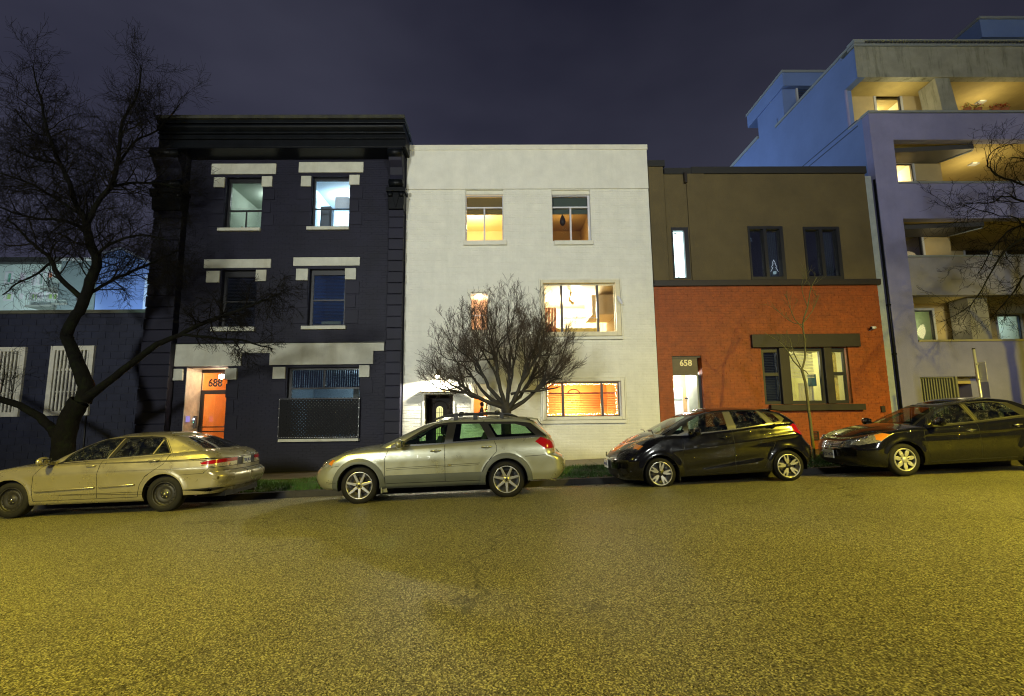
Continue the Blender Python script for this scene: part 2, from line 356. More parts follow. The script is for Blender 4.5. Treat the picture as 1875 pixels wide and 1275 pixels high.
# fallen leaves
lm = mat('dead_leaf', (.11, .05, .018), .6, var=.4, vscale=30)
lb = MB()
for _ in range(900):
    x = rng.uniform(-9, 12); y = min(13.0, max(10.9, rng.normal(11.8, .6)));  a = rng.uniform(0, 6.28); w = rng.uniform(.015, .035)
    if y < 11.35 and rng.rand() < .7: continue
    z = gz(x, y) + (.012 if y < 11.35 else .03); c, s_ = math.cos(a), math.sin(a); tl = rng.normal(0, .3, 2)
    pts = [(-w, 0), (0, -w * .6), (w, 0), (0, w * .6)]
    lb.add([(x + c * p - s_ * q, y + s_ * p + c * q, z + tl[0] * p + .2 * abs(q)) for p, q in pts], [(0, 1, 2, 3)])
tag(lb.build('leaf_litter', lm), 'small brown dead leaves scattered on grass and in the gutter', 'leaves', kind='stuff')

# street lamps of the near pavement, behind the camera
near_pave = sheet('near_pavement', [-8.0, -5.0, -1.2], XS, lambda x, y: .03 * max(-40, min(40, x)) + .1, M_conc) if False else None
M_pole = mat('galvanised_pole', (.3, .3, .3), .5, metal=.6, var=.15)
for i, (kd, (lx, ly), h, colr, pw, rad) in enumerate(LAMPS):
    zb = gz(lx, ly)
    root = empty('street_lamp', (lx, ly, zb), ['tall street lamp with warm amber head across the road, right', 'tall street lamp with warm amber head across the road, left'][i], 'street lamp')
    q = MB(); q.tube([(lx, ly, zb), (lx, ly, zb + h - .2), (lx, ly + .3, zb + h + .1), (lx, ly + 3.0, zb + h + .25)], [.09, .06, .05, .04], 10); q.build('pole', M_pole, root)
    q = MB(); q.box(lx - .14, lx + .14, ly + 2.8, ly + 3.55, zb + h + .16, zb + h + .32); q.build('lamp_head', M_pole, root, bevel=.03)
    q = MB(); q.box(lx - .10, lx + .10, ly + 2.9, ly + 3.45, zb + h + .13, zb + h + .158); q.build('lens', emis('lens_' + kd, colr, 25), root)
    add_light('SPOT', (lx, ly + 3.2, zb + h + .05), colr, pw, root, rad, rot=(R_(9 if i == 0 else 4), 0, 0), spot=(R_(160), .9) if i == 0 else (R_(132), .7))

# cool flood lamps on the shop front opposite, washing the facades
for fx, fy, pw, lab in ((-9.0, -12.0, 13500, 'cool white flood lamp on a low mast across the road, left'), (6.0, -12.5, 9000, 'cool white flood lamp on a low mast across the road, right')):
    zb = gz(fx, fy); root = empty('flood_lamp', (fx, fy, zb), lab, 'flood lamp')
    q = MB(); q.tube([(fx, fy, zb), (fx, fy, zb + 7.0)], .07, 8); q.build('mast', M_pole, root)
    q = MB(); q.box(fx - .3, fx + .3, fy + .02, fy + .2, zb + 6.9, zb + 7.25); q.build('head', M_pole, root, bevel=.02)
    add_light('SPOT', (fx, fy + .3, zb + 7.1), COOL, pw, root, 1.1, rot=(R_(103), 0, R_(-6 if fx < 0 else 0)), spot=(R_(76), .6))
# lamp in the rear lane, behind the white house
zb = gz(2, 29); root = empty('lane_lamp', (1.0, 29, zb), 'tall bluish lamp in the lane behind the houses', 'lamp')
q = MB(); q.tube([(1, 29, zb), (1, 29, 10.4)], .07, 8); q.build('pole', M_pole, root)
q = MB(); q.box(.8, 1.3, 28.9, 29.1, 10.4, 10.52); q.build('head', M_pole, root, bevel=.02)
add_light('POINT', (1.3, 29, 10.3), (.55, .75, 1), 4600, root, .3)
# ================================================================== BUILDINGS
FY = 15.0     # facade line
def wall_mesh(x0, x1, z0, z1, Y, th, ops, sides=True):
    b = MB()
    xs = sorted(set([x0, x1] + [c for o in ops for c in (o[0], o[2]) if x0 < c < x1]))
    zs = sorted(set([z0, z1] + [c for o in ops for c in (o[1], o[3]) if z0 < c < z1]))
    for i in range(len(xs) - 1):
        for j in range(len(zs) - 1):
            cx, cz = (xs[i] + xs[i + 1]) / 2, (zs[j] + zs[j + 1]) / 2
            if any(o[0] < cx < o[2] and o[1] < cz < o[3] for o in ops): continue
            a, c, d, e = xs[i], xs[i + 1], zs[j], zs[j + 1]
            b.add([(a, Y, d), (c, Y, d), (c, Y, e), (a, Y, e)], [(0, 1, 2, 3)])
            b.add([(a, Y + th, d), (c, Y + th, d), (c, Y + th, e), (a, Y + th, e)], [(3, 2, 1, 0)])
    for o in ops:
        a, d, c, e = max(o[0], x0), max(o[1], z0), min(o[2], x1), min(o[3], z1)
        b.add([(a, Y, d), (a, Y + th, d), (a, Y + th, e), (a, Y, e)], [(3, 2, 1, 0)])
        b.add([(c, Y, d), (c, Y + th, d), (c, Y + th, e), (c, Y, e)], [(0, 1, 2, 3)])
        b.add([(a, Y, e), (a, Y + th, e), (c, Y + th, e), (c, Y, e)], [(3, 2, 1, 0)])
        b.add([(a, Y, d), (a, Y + th, d), (c, Y + th, d), (c, Y, d)], [(0, 1, 2, 3)])
    if sides:
        b.add([(x0, Y, z0), (x0, Y + th, z0), (x0, Y + th, z1), (x0, Y, z1)], [(0, 1, 2, 3)])
        b.add([(x1, Y, z0), (x1, Y + th, z0), (x1, Y + th, z1), (x1, Y, z1)], [(3, 2, 1, 0)])
        b.add([(x0, Y, z1), (x0, Y + th, z1), (x1, Y + th, z1), (x1, Y, z1)], [(0, 1, 2, 3)])
    return b
def subtract(r, o):
    x0, z0, x1, z1 = r
    if o[0] >= x1 or o[2] <= x0 or o[1] >= z1 or o[3] <= z0: return [r]
    res = []
    if o[0] > x0: res.append((x0, z0, o[0], z1))
    if o[2] < x1: res.append((o[2], z0, x1, z1))
    a, c = max(x0, o[0]), min(x1, o[2])
    if o[1] > z0: res.append((a, z0, c, o[1]))
    if o[3] < z1: res.append((a, o[3], c, z1))
    return res
def bricks(root, area, ops, Y, m, bw=.215, bh=.0655, jt=.010, proud=.009, jit=.003, name='brick', nobj=280, near=None, ch=.0025):
    """running bond; whole bricks nearest the street centre are parts, the rest one joined part"""
    x0, z0, x1, z1 = area; px_, pz = bw + jt, bh + jt
    rows = int((z1 - z0) / pz) + 1; cand = []; rest = []
    rg = random.Random(int(abs(x0) * 1000) + 5)
    for r in range(rows):
        za = z0 + r * pz; zb = min(za + bh, z1)
        if zb - za < .01: continue
        off = (r % 2) * px_ / 2 + rg.uniform(-.004, .004)
        n = int((x1 - x0) / px_) + 3
        for i in range(n):
            xa = x0 - off + (i - 0) * px_; xb = xa + bw
            a, c = max(xa, x0), min(xb, x1)
            if c - a < .012: continue
            rs = [(a, za, c, zb)]
            for o in ops: rs = [q for k in rs for q in subtract(k, o)]
            whole = len(rs) == 1 and rs[0] == (a, za, c, zb) and abs(c - a - bw) < 1e-6 and abs(zb - za - bh) < 1e-6
            for q in rs:
                if q[2] - q[0] > .012 and q[3] - q[1] > .008: (cand if whole else rest).append(q)
    cx, cz = near if near else (0, CAMZ)
    cand.sort(key=lambda q: (q[0] - cx) ** 2 + (q[1] - cz) ** 2)
    solo, more = cand[:nobj], cand[nobj:]
    mb = MB()
    def brick(b, q, pr):
        a, d, c, e = q; h = ch
        vs = [(a, Y, d), (c, Y, d), (c, Y, e), (a, Y, e), (a + h, Y - pr, d + h), (c - h, Y - pr, d + h), (c - h, Y - pr, e - h), (a + h, Y - pr, e - h)]
        b.add(vs, [(4, 5, 6, 7), (0, 1, 5, 4), (1, 2, 6, 5), (2, 3, 7, 6), (3, 0, 4, 7)])
    for q in rest + more: brick(mb, q, proud + rg.uniform(-jit, jit))
    if mb.v: o = mb.build(name + 'work', m, root); o['kind'] = 'stuff'
    vars_ = []
    for k in range(4):
        b = MB(); Ys = Y; brick(b, (0, 0, bw, bh), proud + (k - 1.5) * jit * .7)
        o = b.build('tmp', m, None, off=(0, Y, 0)); vars_.append(o.data); bpy.data.objects.remove(o)
    for q in solo:
        o = bpy.data.objects.new(name, vars_[rg.randrange(4)]); COL.objects.link(o); o.parent = root
        o.location = Vector((q[0], Y, q[1])) - ORG[root]
def shell(root, x0, x1, z0, z1, Y0, Y1, m, roofm=None):
    b = MB()
    b.box(x0, x0 + .25, Y0, Y1, z0, z1); b.box(x1 - .25, x1, Y0, Y1, z0, z1); b.box(x0 + .25, x1 - .25, Y1 - .25, Y1, z0, z1)
    b.build('side_walls', m, root)
    b = MB(); b.box(x0 + .25, x1 - .25, Y0, Y1 - .25, z1 - .45, z1 - .3); b.build('roof', roofm or m, root)
def room(root, r, Y0, depth, m, lamp=None, padx=.25, up=.25, down=.7, floor=None, name='room_interior'):
    x0, z0, x1, z1 = r[0] - padx, r[1] - down, r[2] + padx, r[3] + up; Y1 = Y0 + depth
    b = MB()
    b.add([(x0, Y0, z0), (x0, Y1, z0), (x0, Y1, z1), (x0, Y0, z1)], [(0, 1, 2, 3)])
    b.add([(x1, Y0, z0), (x1, Y1, z0), (x1, Y1, z1), (x1, Y0, z1)], [(3, 2, 1, 0)])
    b.add([(x0, Y1, z0), (x1, Y1, z0), (x1, Y1, z1), (x0, Y1, z1)], [(0, 1, 2, 3)])
    b.add([(x0, Y0, z1), (x1, Y0, z1), (x1, Y1, z1), (x0, Y1, z1)], [(0, 1, 2, 3)], 0)
    b.add([(x0, Y0, z0), (x1, Y0, z0), (x1, Y1, z0), (x0, Y1, z0)], [(3, 2, 1, 0)], 1)
    o = b.build(name, [m, floor or m], root)
    if lamp:
        col, pw = lamp[0], lamp[1]; fy_ = lamp[4] if len(lamp) > 4 else .5; px_ = (x0 + x1) / 2 if len(lamp) < 3 else x0 + (x1 - x0) * lamp[2]
        pz = z1 - .3 if len(lamp) < 4 else z1 - lamp[3]
        yy = Y0 + depth * fy_
        add_light('POINT', (px_, yy, pz), col, pw, None, .12, name='room_lamp')
    return o
def boxpart(root, name, r, y0, y1, m, bevel=0, **k):
    return MB().box(r[0], r[2], y0, y1, r[1], r[3], **k).build(name, m, root, bevel=bevel)
def frame_mb(r, w, y0, y1, wb=None):
    """picture-frame of four bars, width w (l,r,t,b or a number)"""
    l, rr_, tp, bt = (w, w, w, w) if not hasattr(w, '__len__') else w
    b = MB(); x0, z0, x1, z1 = r
    b.box(x0, x0 + l, y0, y1, z0, z1); b.box(x1 - rr_, x1, y0, y1, z0, z1)
    b.box(x0 + l, x1 - rr_, y0 + .001, y1 - .001, z1 - tp, z1); b.box(x0 + l, x1 - rr_, y0 + .001, y1 - .001, z0, z0 + bt)
    return b
def pane(parent, r, y, m): 
    return MB().box(r[0], r[2], y, y + .006, r[1], r[3]).build('pane', m, parent)
def blinds(parent, r, y, m, pitch=.05, name='blind', tilt=.016):
    b = MB(); z = r[1] + .02
    while z < r[3] - .01:
        b.add([(r[0], y - tilt, z), (r[2], y - tilt, z), (r[2], y + tilt, z + pitch * .55), (r[0], y + tilt, z + pitch * .55)], [(0, 1, 2, 3)]); z += pitch
    o = b.build(name, m, parent); return o

G_dark = glass('window_glass', (.75, .8, .85), .06)
G_clear = glass('clear_glass', (.97, .97, .97), .02)
M_dark = mat('navy_black_paint', (.0088, .0088, .0215), .6, spec=.3, var=.3, vscale=1.2, bump=.35, bscale=30)
M_darktrim = mat('gloss_black_paint', (.004, .005, .0065), .42, spec=.18, var=.4, vscale=3, bump=.3, bscale=14)
M_darksash = mat('dark_window_paint', (.013, .013, .016), .45)
M_beige = mat('cream_painted_stone', (.52, .52, .43), .6, var=.14, vscale=2.5, bump=.35, bscale=24, stain=(.34, .31, .20), sscale=1.5, streak=1)
M_white = mat('white_brick_paint', (.74, .73, .64), .6, var=.07, vscale=2.6, bump=.35, bscale=24, stain=(.62, .62, .54), sscale=2.2, streak=1)
M_whitetrim = mat('white_trim', (.72, .70, .58), .5, var=.1, vscale=3)
M_olive = mat('olive_stucco', (.105, .080, .034), .85, var=.18, vscale=1.0, bump=.6, bscale=60, stain=(.08, .062, .03), sscale=.7)
M_orange = mat('orange_brick_paint', (.27, .056, .005), .6, var=.28, vscale=4.0, bump=.4, bscale=40, stain=(.2, .036, .005), sscale=.8)
M_brown = mat('dark_brown_trim', (.016, .011, .009), .55, var=.25, vscale=3, bump=.2, bscale=25)
M_peri = mat('periwinkle_stucco', (.225, .225, .40), .85, var=.14, vscale=1.0, bump=.5, bscale=50, stain=(.16, .165, .32), sscale=.8, streak=1)
M_periside = mat('periwinkle_cool_lit_side', (.13, .20, .42), .85, var=.10, vscale=.6, bump=.4, bscale=50)  # same periwinkle stucco, bluer: cool light on the side put into the colour
M_ochre = mat('ochre_stucco', (.42, .33, .16), .85, var=.10, vscale=1.5, bump=.4, bscale=50)
M_grime = mat('stained_concrete', (.27, .27, .22), .85, var=.2, vscale=2, bump=.4, bscale=30, stain=(.055, .06, .02), sscale=5.0, streak=2)
M_block = mat('slate_blue_block_paint', (.019, .022, .042), .6, spec=.3, var=.3, vscale=1.5, bump=.4, bscale=30)
M_bars = mat('cream_metal_bars', (.62, .60, .50), .5, var=.15, vscale=5)
M_roof = mat('tar_roof', (.02, .02, .02), .8)
M_lantern = None
M_interior_dark = mat('dark_room', (.05, .05, .06), .8)
M_interior_cream = mat('cream_room', (.75, .66, .42), .8, var=.05)
M_interior_white = mat('white_room', (.8, .8, .8), .8, var=.05)
M_interior_ochre = mat('tan_room', (.55, .42, .20), .8)
M_floorw = mat('wood_floor', (.25, .13, .05), .5, var=.3, vscale=4)
M_orange_room = mat('orange_room', (.82, .40, .12), .8, var=.08, vscale=2)
M_alu = mat('aluminium', (.5, .5, .5), .4, metal=.7)
M_whiteframe = mat('white_upvc', (.62, .62, .66), .4)
M_blind = mat('blind_slat', (.10, .10, .11), .6)
M_blindw = mat('white_blind_slat', (.6, .6, .5), .6)
M_black = mat('black_plastic', (.01, .01, .01), .5)

# ---------------------------------------------------------------- dark three-storey house
zB = -1.2
DL, DR = P(266, 700, 15)[0], P(741, 500, 15)[0]
DT = P(520, 232, 15)[1]
dark = empty('dark_apartment_house', ((DL + DR) / 2, 15, .1), 'tall navy black three-storey house with heavy cornice and cream lintels, number 688', 'house')
ops = {}
ops['A3'] = rect(413, 325, 480, 418); ops['B3'] = rect(571, 324, 640, 416)
ops['A2'] = rect(404, 495, 469, 599); ops['B2'] = rect(565, 493, 632, 597)
ops['door'] = (P(337, 740, 15)[0], .0, P(413.5, 740, 15)[0], P(375, 672, 15)[1])
ops['G'] = rect(524, 673, 658, 804)
ol = list(ops.values())
wall_mesh(DL, DR, zB, DT, 15.0, .3, ol, sides=False).build('wall', M_dark, dark)
shell(dark, DL, DR, zB, DT, 15.3, 27, M_dark, M_roof)
pilL = (DL, P(313, 640, 14.72)[0]); pilR = (P(708, 560, 14.72)[0], DR)
trims = []
def T(name, r, y0, y1, m, lab=None, **k):
    trims.append(r); o = boxpart(dark, name, r, y0, y1, m, bevel=.006, **k)
    if lab: o['label'] = lab
    return o
# lintels, impost blocks, sills
for L_, bl, br, sl, st in [((388.5, 301, 506.5, 320), (393, 326, 412.5, 344), (480.3, 324, 499.5, 343), (400.5, 419, 478, 424.5), 3),
                       ((548, 298, 666, 317), (552, 323.5, 570.5, 342.5), (640.3, 321.5, 659, 339.5), (563, 416.5, 640, 422.5), 3),
                       ((375, 475.5, 497, 491.5), (379, 497, 403, 518), (469.3, 495, 488.5, 515.5), (388, 599.5, 468, 607.5), 2),
                       ((538, 472, 659.5, 487.5), (543, 493, 564.5, 514), (632.3, 492, 652.5, 512.5), (553, 597.5, 634, 604), 2)]:
    T('lintel', rect(*L_), 14.955, 15.0, M_beige); T('impost_block', rect(*bl), 14.95, 15.0, M_beige); T('impost_block', rect(*br), 14.95, 15.0, M_beige)
    T('window_sill', rect(*sl), 14.90, 15.0, M_beige)
# quoins around the windows
for k, (x0, y0, x1, y1) in enumerate([(479.9 + 2, 347, 503.5, 366), (482, 369, 496, 390), (482, 393.5, 501, 414), (384, 347, 411, 366.5), (387, 369.5, 410.5, 391), (381, 394, 410, 415),
                       (640.5, 344, 664.5, 363.5), (640.3, 367, 657, 387.5), (640.1, 391, 663, 411.5), (545, 343.5, 570, 365), (550, 368, 569.8, 388.5), (542, 392, 569.5, 413),
                       (470.5, 518, 494, 538), (470.3, 541, 487, 562), (376, 520, 403.5, 541), (380, 544, 403, 566), (372, 569, 402.5, 590),
                       (632.5, 516, 658, 538.5), (632.3, 541, 651, 564), (632, 568, 656, 593), (536, 516, 564, 538.5), (542, 541, 563.5, 564), (534, 568, 563, 593)]):
    T('quoin', rect(x0, y0, x1, y1), 14.972, 15.0, M_dark)
# cream band over the ground floor
bx0, bx1 = P(311, 650, 15)[0], P(704, 635, 15)[0]
zt_ = P(505, 629.5, 15)[1]; zn = P(468, 647, 15)[1]; zl = P(376, 671, 15)[1]; zr = P(590, 668, 15)[1]; ztail = P(694, 643, 15)[1]
xa, xb, xc = P(443, 655, 15)[0], P(495, 655, 15)[0], P(684, 650, 15)[0]
zm = (zn + zt_) / 2
bandpoly = [(bx0, zt_), (bx0, zl), (xa, zl), (xa, zn), (xb, zn), (xb, zr), (xc, zr), (xc, ztail), (bx1, ztail), (bx1, zt_)]
MB().prism(bandpoly, 14.945, 15.0).build('cream_band', M_beige, dark, bevel=.006)
for rr in [(bx0, zl, xa, zt_), (xa, zn, xb, zt_), (xb, zr, xc, zt_), (xc, ztail, bx1, zt_)]: trims.append(rr)
b = MB(); b.box(bx0 - .02, bx1 + .02, 14.9, 15.0, zt_ + .001, zt_ + .03); b.build('band_flashing', M_darktrim, dark)
T('impost_block', rect(317, 676, 336.6, 697), 14.93, 15.0, M_beige); T('impost_block', rect(413.8, 675, 435, 695.5), 14.93, 15.0, M_beige)
T('impost_block', rect(501, 672.5, 523.6, 694), 14.93, 15.0, M_beige); T('impost_block', rect(658.3, 669.5, 677.5, 691), 14.93, 15.0, M_beige)
for (x0, y0, x1, y1) in [(414, 703, 436, 728), (414, 733, 428, 757), (414, 762, 434, 786), (497, 699, 523.3, 722), (658.5, 696, 683, 720)]:
    T('quoin', rect(x0, y0, x1, y1), 14.972, 15.0, M_dark)
T('window_sill', rect(512.5, 803.5, 658.5, 808.5), 14.86, 15.0, M_beige)
# brickwork
bricks(dark, (pilL[1], zB + 1.0, pilR[0], DT - .8), ol + trims, 15.0, M_dark, proud=.007, nobj=280, near=(P(470, 720, 15)[0], P(470, 720, 15)[1]))
# pilasters: rusticated courses
for (p0, p1) in (pilL, pilR):
    q = MB(); q.box(p0 + .02, p1 - .02, 14.76, 14.998, zB, DT - .8); q.build('pilaster', M_dark, dark)
    z = P(700, 352 if p0 > 0 or True else 352, 14.72)[1]; z = P(725, 385, 14.72)[1]; zz = .0; k = 0
    while zz < z - .1:
        hh = .34; ins = .012 if k % 2 else 0
        MB().box(p0 + ins, p1 - ins, 14.70 + ins, 14.759, zz + .022, min(zz + hh, z)).build('pilaster_stone', M_dark, dark, bevel=.012)
        zz += hh; k += 1
    # capital
    zc0, zc1, zc2 = z, P(725, 352, 14.6)[1], P(725, 345, 14.6)[1]
    q = MB(); q.prism([(p0 + .0, zc0), (p1 - .0, zc0), (p1 + .02, zc1), (p0 - .02, zc1)], 14.60, 14.99); q.build('capital', M_darktrim, dark, bevel=.015)
    q = MB(); q.box(p0 - .06, p1 + .06, 14.52, 14.99, zc1 + .002, zc2); q.build('capital_slab', M_darktrim, dark, bevel=.012)
    for s in (p0 + .06, p1 - .06):
        q = MB(); q.lathe([(.0, -.0), (.075, 0), (.075, .10), (.03, .12)], (s, 14.50, zc1 - .09), 'y', 16); q.build('volute', M_darktrim, dark)
    cxm = (p0 + p1) / 2
    q = MB(); q.prism([(cxm, zc0 + .03), (cxm + .13, zc1 - .03), (cxm, zc1 - .10), (cxm - .13, zc1 - .03)], 14.565, 14.60); q.build('palmette', M_darktrim, dark, bevel=.01)
    # scroll bracket
    zbt = P(725, 268, 14.3)[1]
    pr = [(14.99, zc2), (14.62, zc2), (14.58, zc2 + .12), (14.60, zc2 + .28), (14.63, zc2 + .45), (14.55, zc2 + .65), (14.40, zbt - .38), (14.32, zbt - .2), (14.30, zbt - .003), (14.99, zbt - .003)]
    q = MB(); q.prism(pr, p0 + .03, p1 - .03, axis='x'); q.build('cornice_bracket', M_dark, dark, bevel=.015)
    for s, rz, rr_ in ((0, zc2 + .16, .12), (0, zbt - .17, .13)):
        q = MB(); q.tube([(p0 + .02, 14.60 if rz < zbt - .5 else 14.37, rz), (p1 - .02, 14.60 if rz < zbt - .5 else 14.37, rz)], rr_, 16); q.build('scroll', M_darktrim, dark)
# cornice: stacked mouldings
zt1 = P(520, 214, 14.15)[1]; zb1 = P(520, 268, 14.25)[1]
c0, c1 = P(289, 240, 14.2)[0], P(742, 240, 14.2)[0]
h = zt1 - zb1
def mould(name, f0, f1, y, m=M_darktrim, rnd=False):
    q = MB()
    if rnd:
        za, zb_ = zb1 + h * f0, zb1 + h * f1; n = 8
        pr = [(15.2, za)] + [(y + .10 - .10 * math.sin(math.pi * (i / n)), za + (zb_ - za) * i / n) for i in range(n + 1)] + [(15.2, zb_)]
        q.prism(pr, c0 + .04, c1 - .04, axis='x')
    else: q.box(c0, c1, y, 15.2, zb1 + h * f0 + .001, zb1 + h * f1)
    return q.build(name, m, dark, bevel=0 if rnd else .01)
mould('cornice_fascia', 0, .26, 14.28); mould('cornice_moulding', .26, .34, 14.22); mould('cornice_cove', .34, .43, 14.26); mould('cornice_moulding', .43, .5, 14.19)
mould('cornice_roll', .5, .76, 14.08, rnd=True); mould('cornice_gutter', .76, .88, 14.12); mould('cornice_cap', .88, 1.0, 14.04, mat('mossy_tar_edge', (.03, .03, .022), .8, var=.5, vscale=4, stain=(.09, .09, .03), sscale=3, bump=.5))
q = MB(); q.box(DL, DR, 14.3, 15.0, zb1 - .03, zb1 - .0); q.build('soffit', M_darktrim, dark)
q = MB(); q.box(pilL[1], pilR[0], 14.96, 15.0, P(520, 293, 15)[1], P(520, 286, 15)[1]); q.build('frieze_moulding', M_darktrim, dark, bevel=.01)
# windows
def sash_window(root, o, fr, kind, sashm, lit=None, Yw=15.16, **k):
    g = frame_mb(o, fr, Yw, Yw + .07).build('window', sashm, root)
    return g
wA3 = sash_window(dark, ops['A3'], (.07, .03, .11, .03), 0, M_darksash, Yw=15.14); a = ops['A3']
gl = (a[0] + .07, a[1] + .03, a[2] - .03, a[3] - .11)
zrr = P(446, 388, 15.2)[1]
q = MB(); q.box(gl[0], gl[2], 15.15, 15.19, zrr - .02, zrr + .03); q.box((gl[0] + gl[2]) / 2 - .015, (gl[0] + gl[2]) / 2 + .015, 15.15, 15.19, gl[1], zrr - .02); q.build('sash_rail', M_darksash, wA3)
pane(wA3, gl, 15.18, G_dark)
room(dark, ops['A3'], 15.32, 2.2, mat('greygreen_room', (.5, .56, .48), .8), ((.95, 1, .85), 42, .6, .12), up=.05)
q = MB(); q.box(a[0] + .08, a[2] - .04, 15.35, 15.5, a[1] + .02, a[1] + .10)
for i in range(7): q.box(a[0] + .1 + i * .11, a[0] + .15 + i * .11, 15.38, 15.44, a[1] + .10, a[1] + .13 + .09 * ((i * 37) % 5) / 5)
o = q.build('shelf_of_bottles', mat('clutter', (.5, .35, .2), .5, var=.6, vscale=20), None); tag(o, 'low shelf with small bottles inside the top left window of the dark house', 'shelf')
wB3 = sash_window(dark, ops['B3'], (.05, .02, .07, .02), 0, M_darksash, Yw=15.12); a = ops['B3']
gl = (a[0] + .05, a[1] + .02, a[2] - .02, a[3] - .07); zrr = P(608, 385, 15.2)[1]; xm = P(607, 400, 15.2)[0]
q = MB(); q.box(gl[0], gl[2], 15.13, 15.17, zrr - .015, zrr + .02); q.box(xm - .015, xm + .015, 15.13, 15.17, gl[1], zrr - .015); q.build('sash_rail', M_darksash, wB3)
pane(wB3, gl, 15.16, G_clear)
room(dark, ops['B3'], 15.32, 2.4, mat('cold_white_room', (.72, .84, .92), .8), ((.66, .87, 1), 190, .55, .15), up=.05)
q = MB(); q.box(a[0] + .06, a[0] + .38, 15.6, 15.9, a[1] - .3, P(590, 378, 15.6)[1]); q.box(a[0] + .09, a[0] + .35, 15.58, 15.6, a[1] + .1, P(590, 382, 15.6)[1]); tag(q.build('cabinet', mat('grey_cabinet', (.12, .16, .2), .5), None), 'grey cabinet inside the bright bluish window of the dark house', 'cabinet')
q = MB(); q.box(a[0] + .3, a[2] - .05, 16.2, 16.35, a[3] - .5, a[3] - .1); tag(q.build('air_conditioner', mat('white_box', (.7, .75, .8), .5), None), 'pale boxy air conditioner on the wall in the bluish room', 'air conditioner')
wA2 = sash_window(dark, ops['A2'], (.08, .06, .18, .05), 0, M_darksash, Yw=15.14); a = ops['A2']
gl = (a[0] + .08, a[1] + .05, a[2] - .06, a[3] - .18)
pane(wA2, gl, 15.18, G_dark); q = MB(); zr_ = (gl[1] + gl[3]) / 2; q.box(gl[0], gl[2], 15.15, 15.20, zr_ - .02, zr_ + .02); q.build('sash_rail', M_darksash, wA2)
blinds(wA2, gl, 15.25, M_blind, .045); room(dark, ops['A2'], 15.32, 1.5, M_interior_dark, ((.5, .6, .8), .5))
wB2 = sash_window(dark, ops['B2'], (.09, .07, .15, .06), 0, M_darksash, Yw=15.14); a = ops['B2']
gl = (a[0] + .09, a[1] + .06, a[2] - .07, a[3] - .15); zr_ = P(600, 551, 15.2)[1]
pane(wB2, gl, 15.18, G_dark); q = MB(); q.box(gl[0], gl[2], 15.15, 15.20, zr_ - .025, zr_ + .025); q.build('sash_rail', M_darksash, wB2)
blinds(wB2, gl, 15.25, M_blind, .045, tilt=.010); room(dark, ops['B2'], 15.32, 1.8, mat('blue_room', (.16, .26, .42), .8), ((.35, .6, 1), 12, .93, .35))
q = MB(); q.box(gl[0] + .25, gl[2] - .1, 15.21, 15.23, gl[1] + .03, gl[1] + .12); q.build('paper_sheet', mat('paper', (.3, .32, .25), .8), wB2)
# ground-floor window with pierced metal screen
a = ops['G']; wG = frame_mb(a, (.08, .04, .06, .05), 15.12, 15.2).build('window', M_darksash, dark)
zt2 = P(592, 711, 15.15)[1]; xm = P(594, 694, 15.15)[0]
q = MB(); q.box(a[0] + .08, a[2] - .04, 15.13, 15.19, zt2 - .03, zt2 + .02); q.box(xm - .02, xm + .02, 15.13, 15.19, zt2 + .02, a[3] - .06); q.build('sash_rail', M_darksash, wG)
pane(wG, (a[0] + .08, a[1] + .05, a[2] - .04, a[3] - .06), 15.16, G_dark)
q = MB(); n = 30; 
for i in range(n):
    x = a[0] + .08 + (a[2] - a[0] - .12) * i / n; q.box(x, x + .045, 15.24 + .01 * (i % 2), 15.26 + .01 * (i % 2), zt2 + .02, a[3] - .06)
q.build('pleated_curtain', mat('navy_curtain', (.03, .035, .07), .8, var=.4, vscale=9), wG)
room(dark, a, 15.34, 2.5, mat('teal_room', (.28, .36, .42), .8), ((.8, .9, .85), 40, .7, .5), up=.0, down=.2)
q = MB(); q.box(a[0] + .15, a[2] - .2, 16.2, 16.5, a[1] + .1, zt2 - .35); q.box(a[2] - .45, a[2] - .3, 15.9, 16.0, a[1] + .3, zt2 + .1); tag(q.build('counter', mat('tan_counter', (.4, .33, .2), .6), None), 'tan counter inside the ground-floor window behind the pierced screen', 'counter')
sc = rect(512.5, 729.5, 659.5, 802); scr = MB()
# lattice screen: diagonal straps in a frame
def clipseg(x0, z0, dx, dz, r):
    t0, t1 = -1e9, 1e9
    for p, d, lo, hi in ((x0, dx, r[0], r[2]), (z0, dz, r[1], r[3])):
        u, v = (lo - p) / d, (hi - p) / d
        t0, t1 = max(t0, min(u, v)), min(t1, max(u, v))
    return (t0, t1) if t1 > t0 else None
pitch = .10
for sgn in (1, -1):
    k = sc[0] - (sc[3] - sc[1]) if sgn > 0 else sc[0]
    while k < sc[2] + (0 if sgn > 0 else sc[3] - sc[1]):
        s = clipseg(k, sc[1], .7071 * sgn, .7071, sc)
        if s:
            p0 = (k + .7071 * sgn * s[0], sc[1] + .7071 * s[0]); p1 = (k + .7071 * sgn * s[1], sc[1] + .7071 * s[1]); w = .024
            nx_, nz_ = -.7071 * w, .7071 * sgn * w; yy = 14.905 if sgn > 0 else 14.909
            scr.add([(p0[0] + nx_, yy, p0[1] + nz_), (p1[0] + nx_, yy, p1[1] + nz_), (p1[0] - nx_, yy, p1[1] - nz_), (p0[0] - nx_, yy, p0[1] - nz_)], [(0, 1, 2, 3)])
        k += pitch
o = scr.build('security_screen', mat('black_screen', (.004, .004, .005), .6, spec=.2), wG)
q = frame_mb(sc, .03, 14.89, 14.93)
for f in (0, .33, .66): pass
q.build('screen_frame', M_darksash, wG)
q = MB()
for i in range(5):
    for x in (sc[0] + .01, sc[2] - .01): q.box(x - .008, x + .008, 14.882, 14.89, sc[1] + .06 + i * .26, sc[1] + .076 + i * .26)
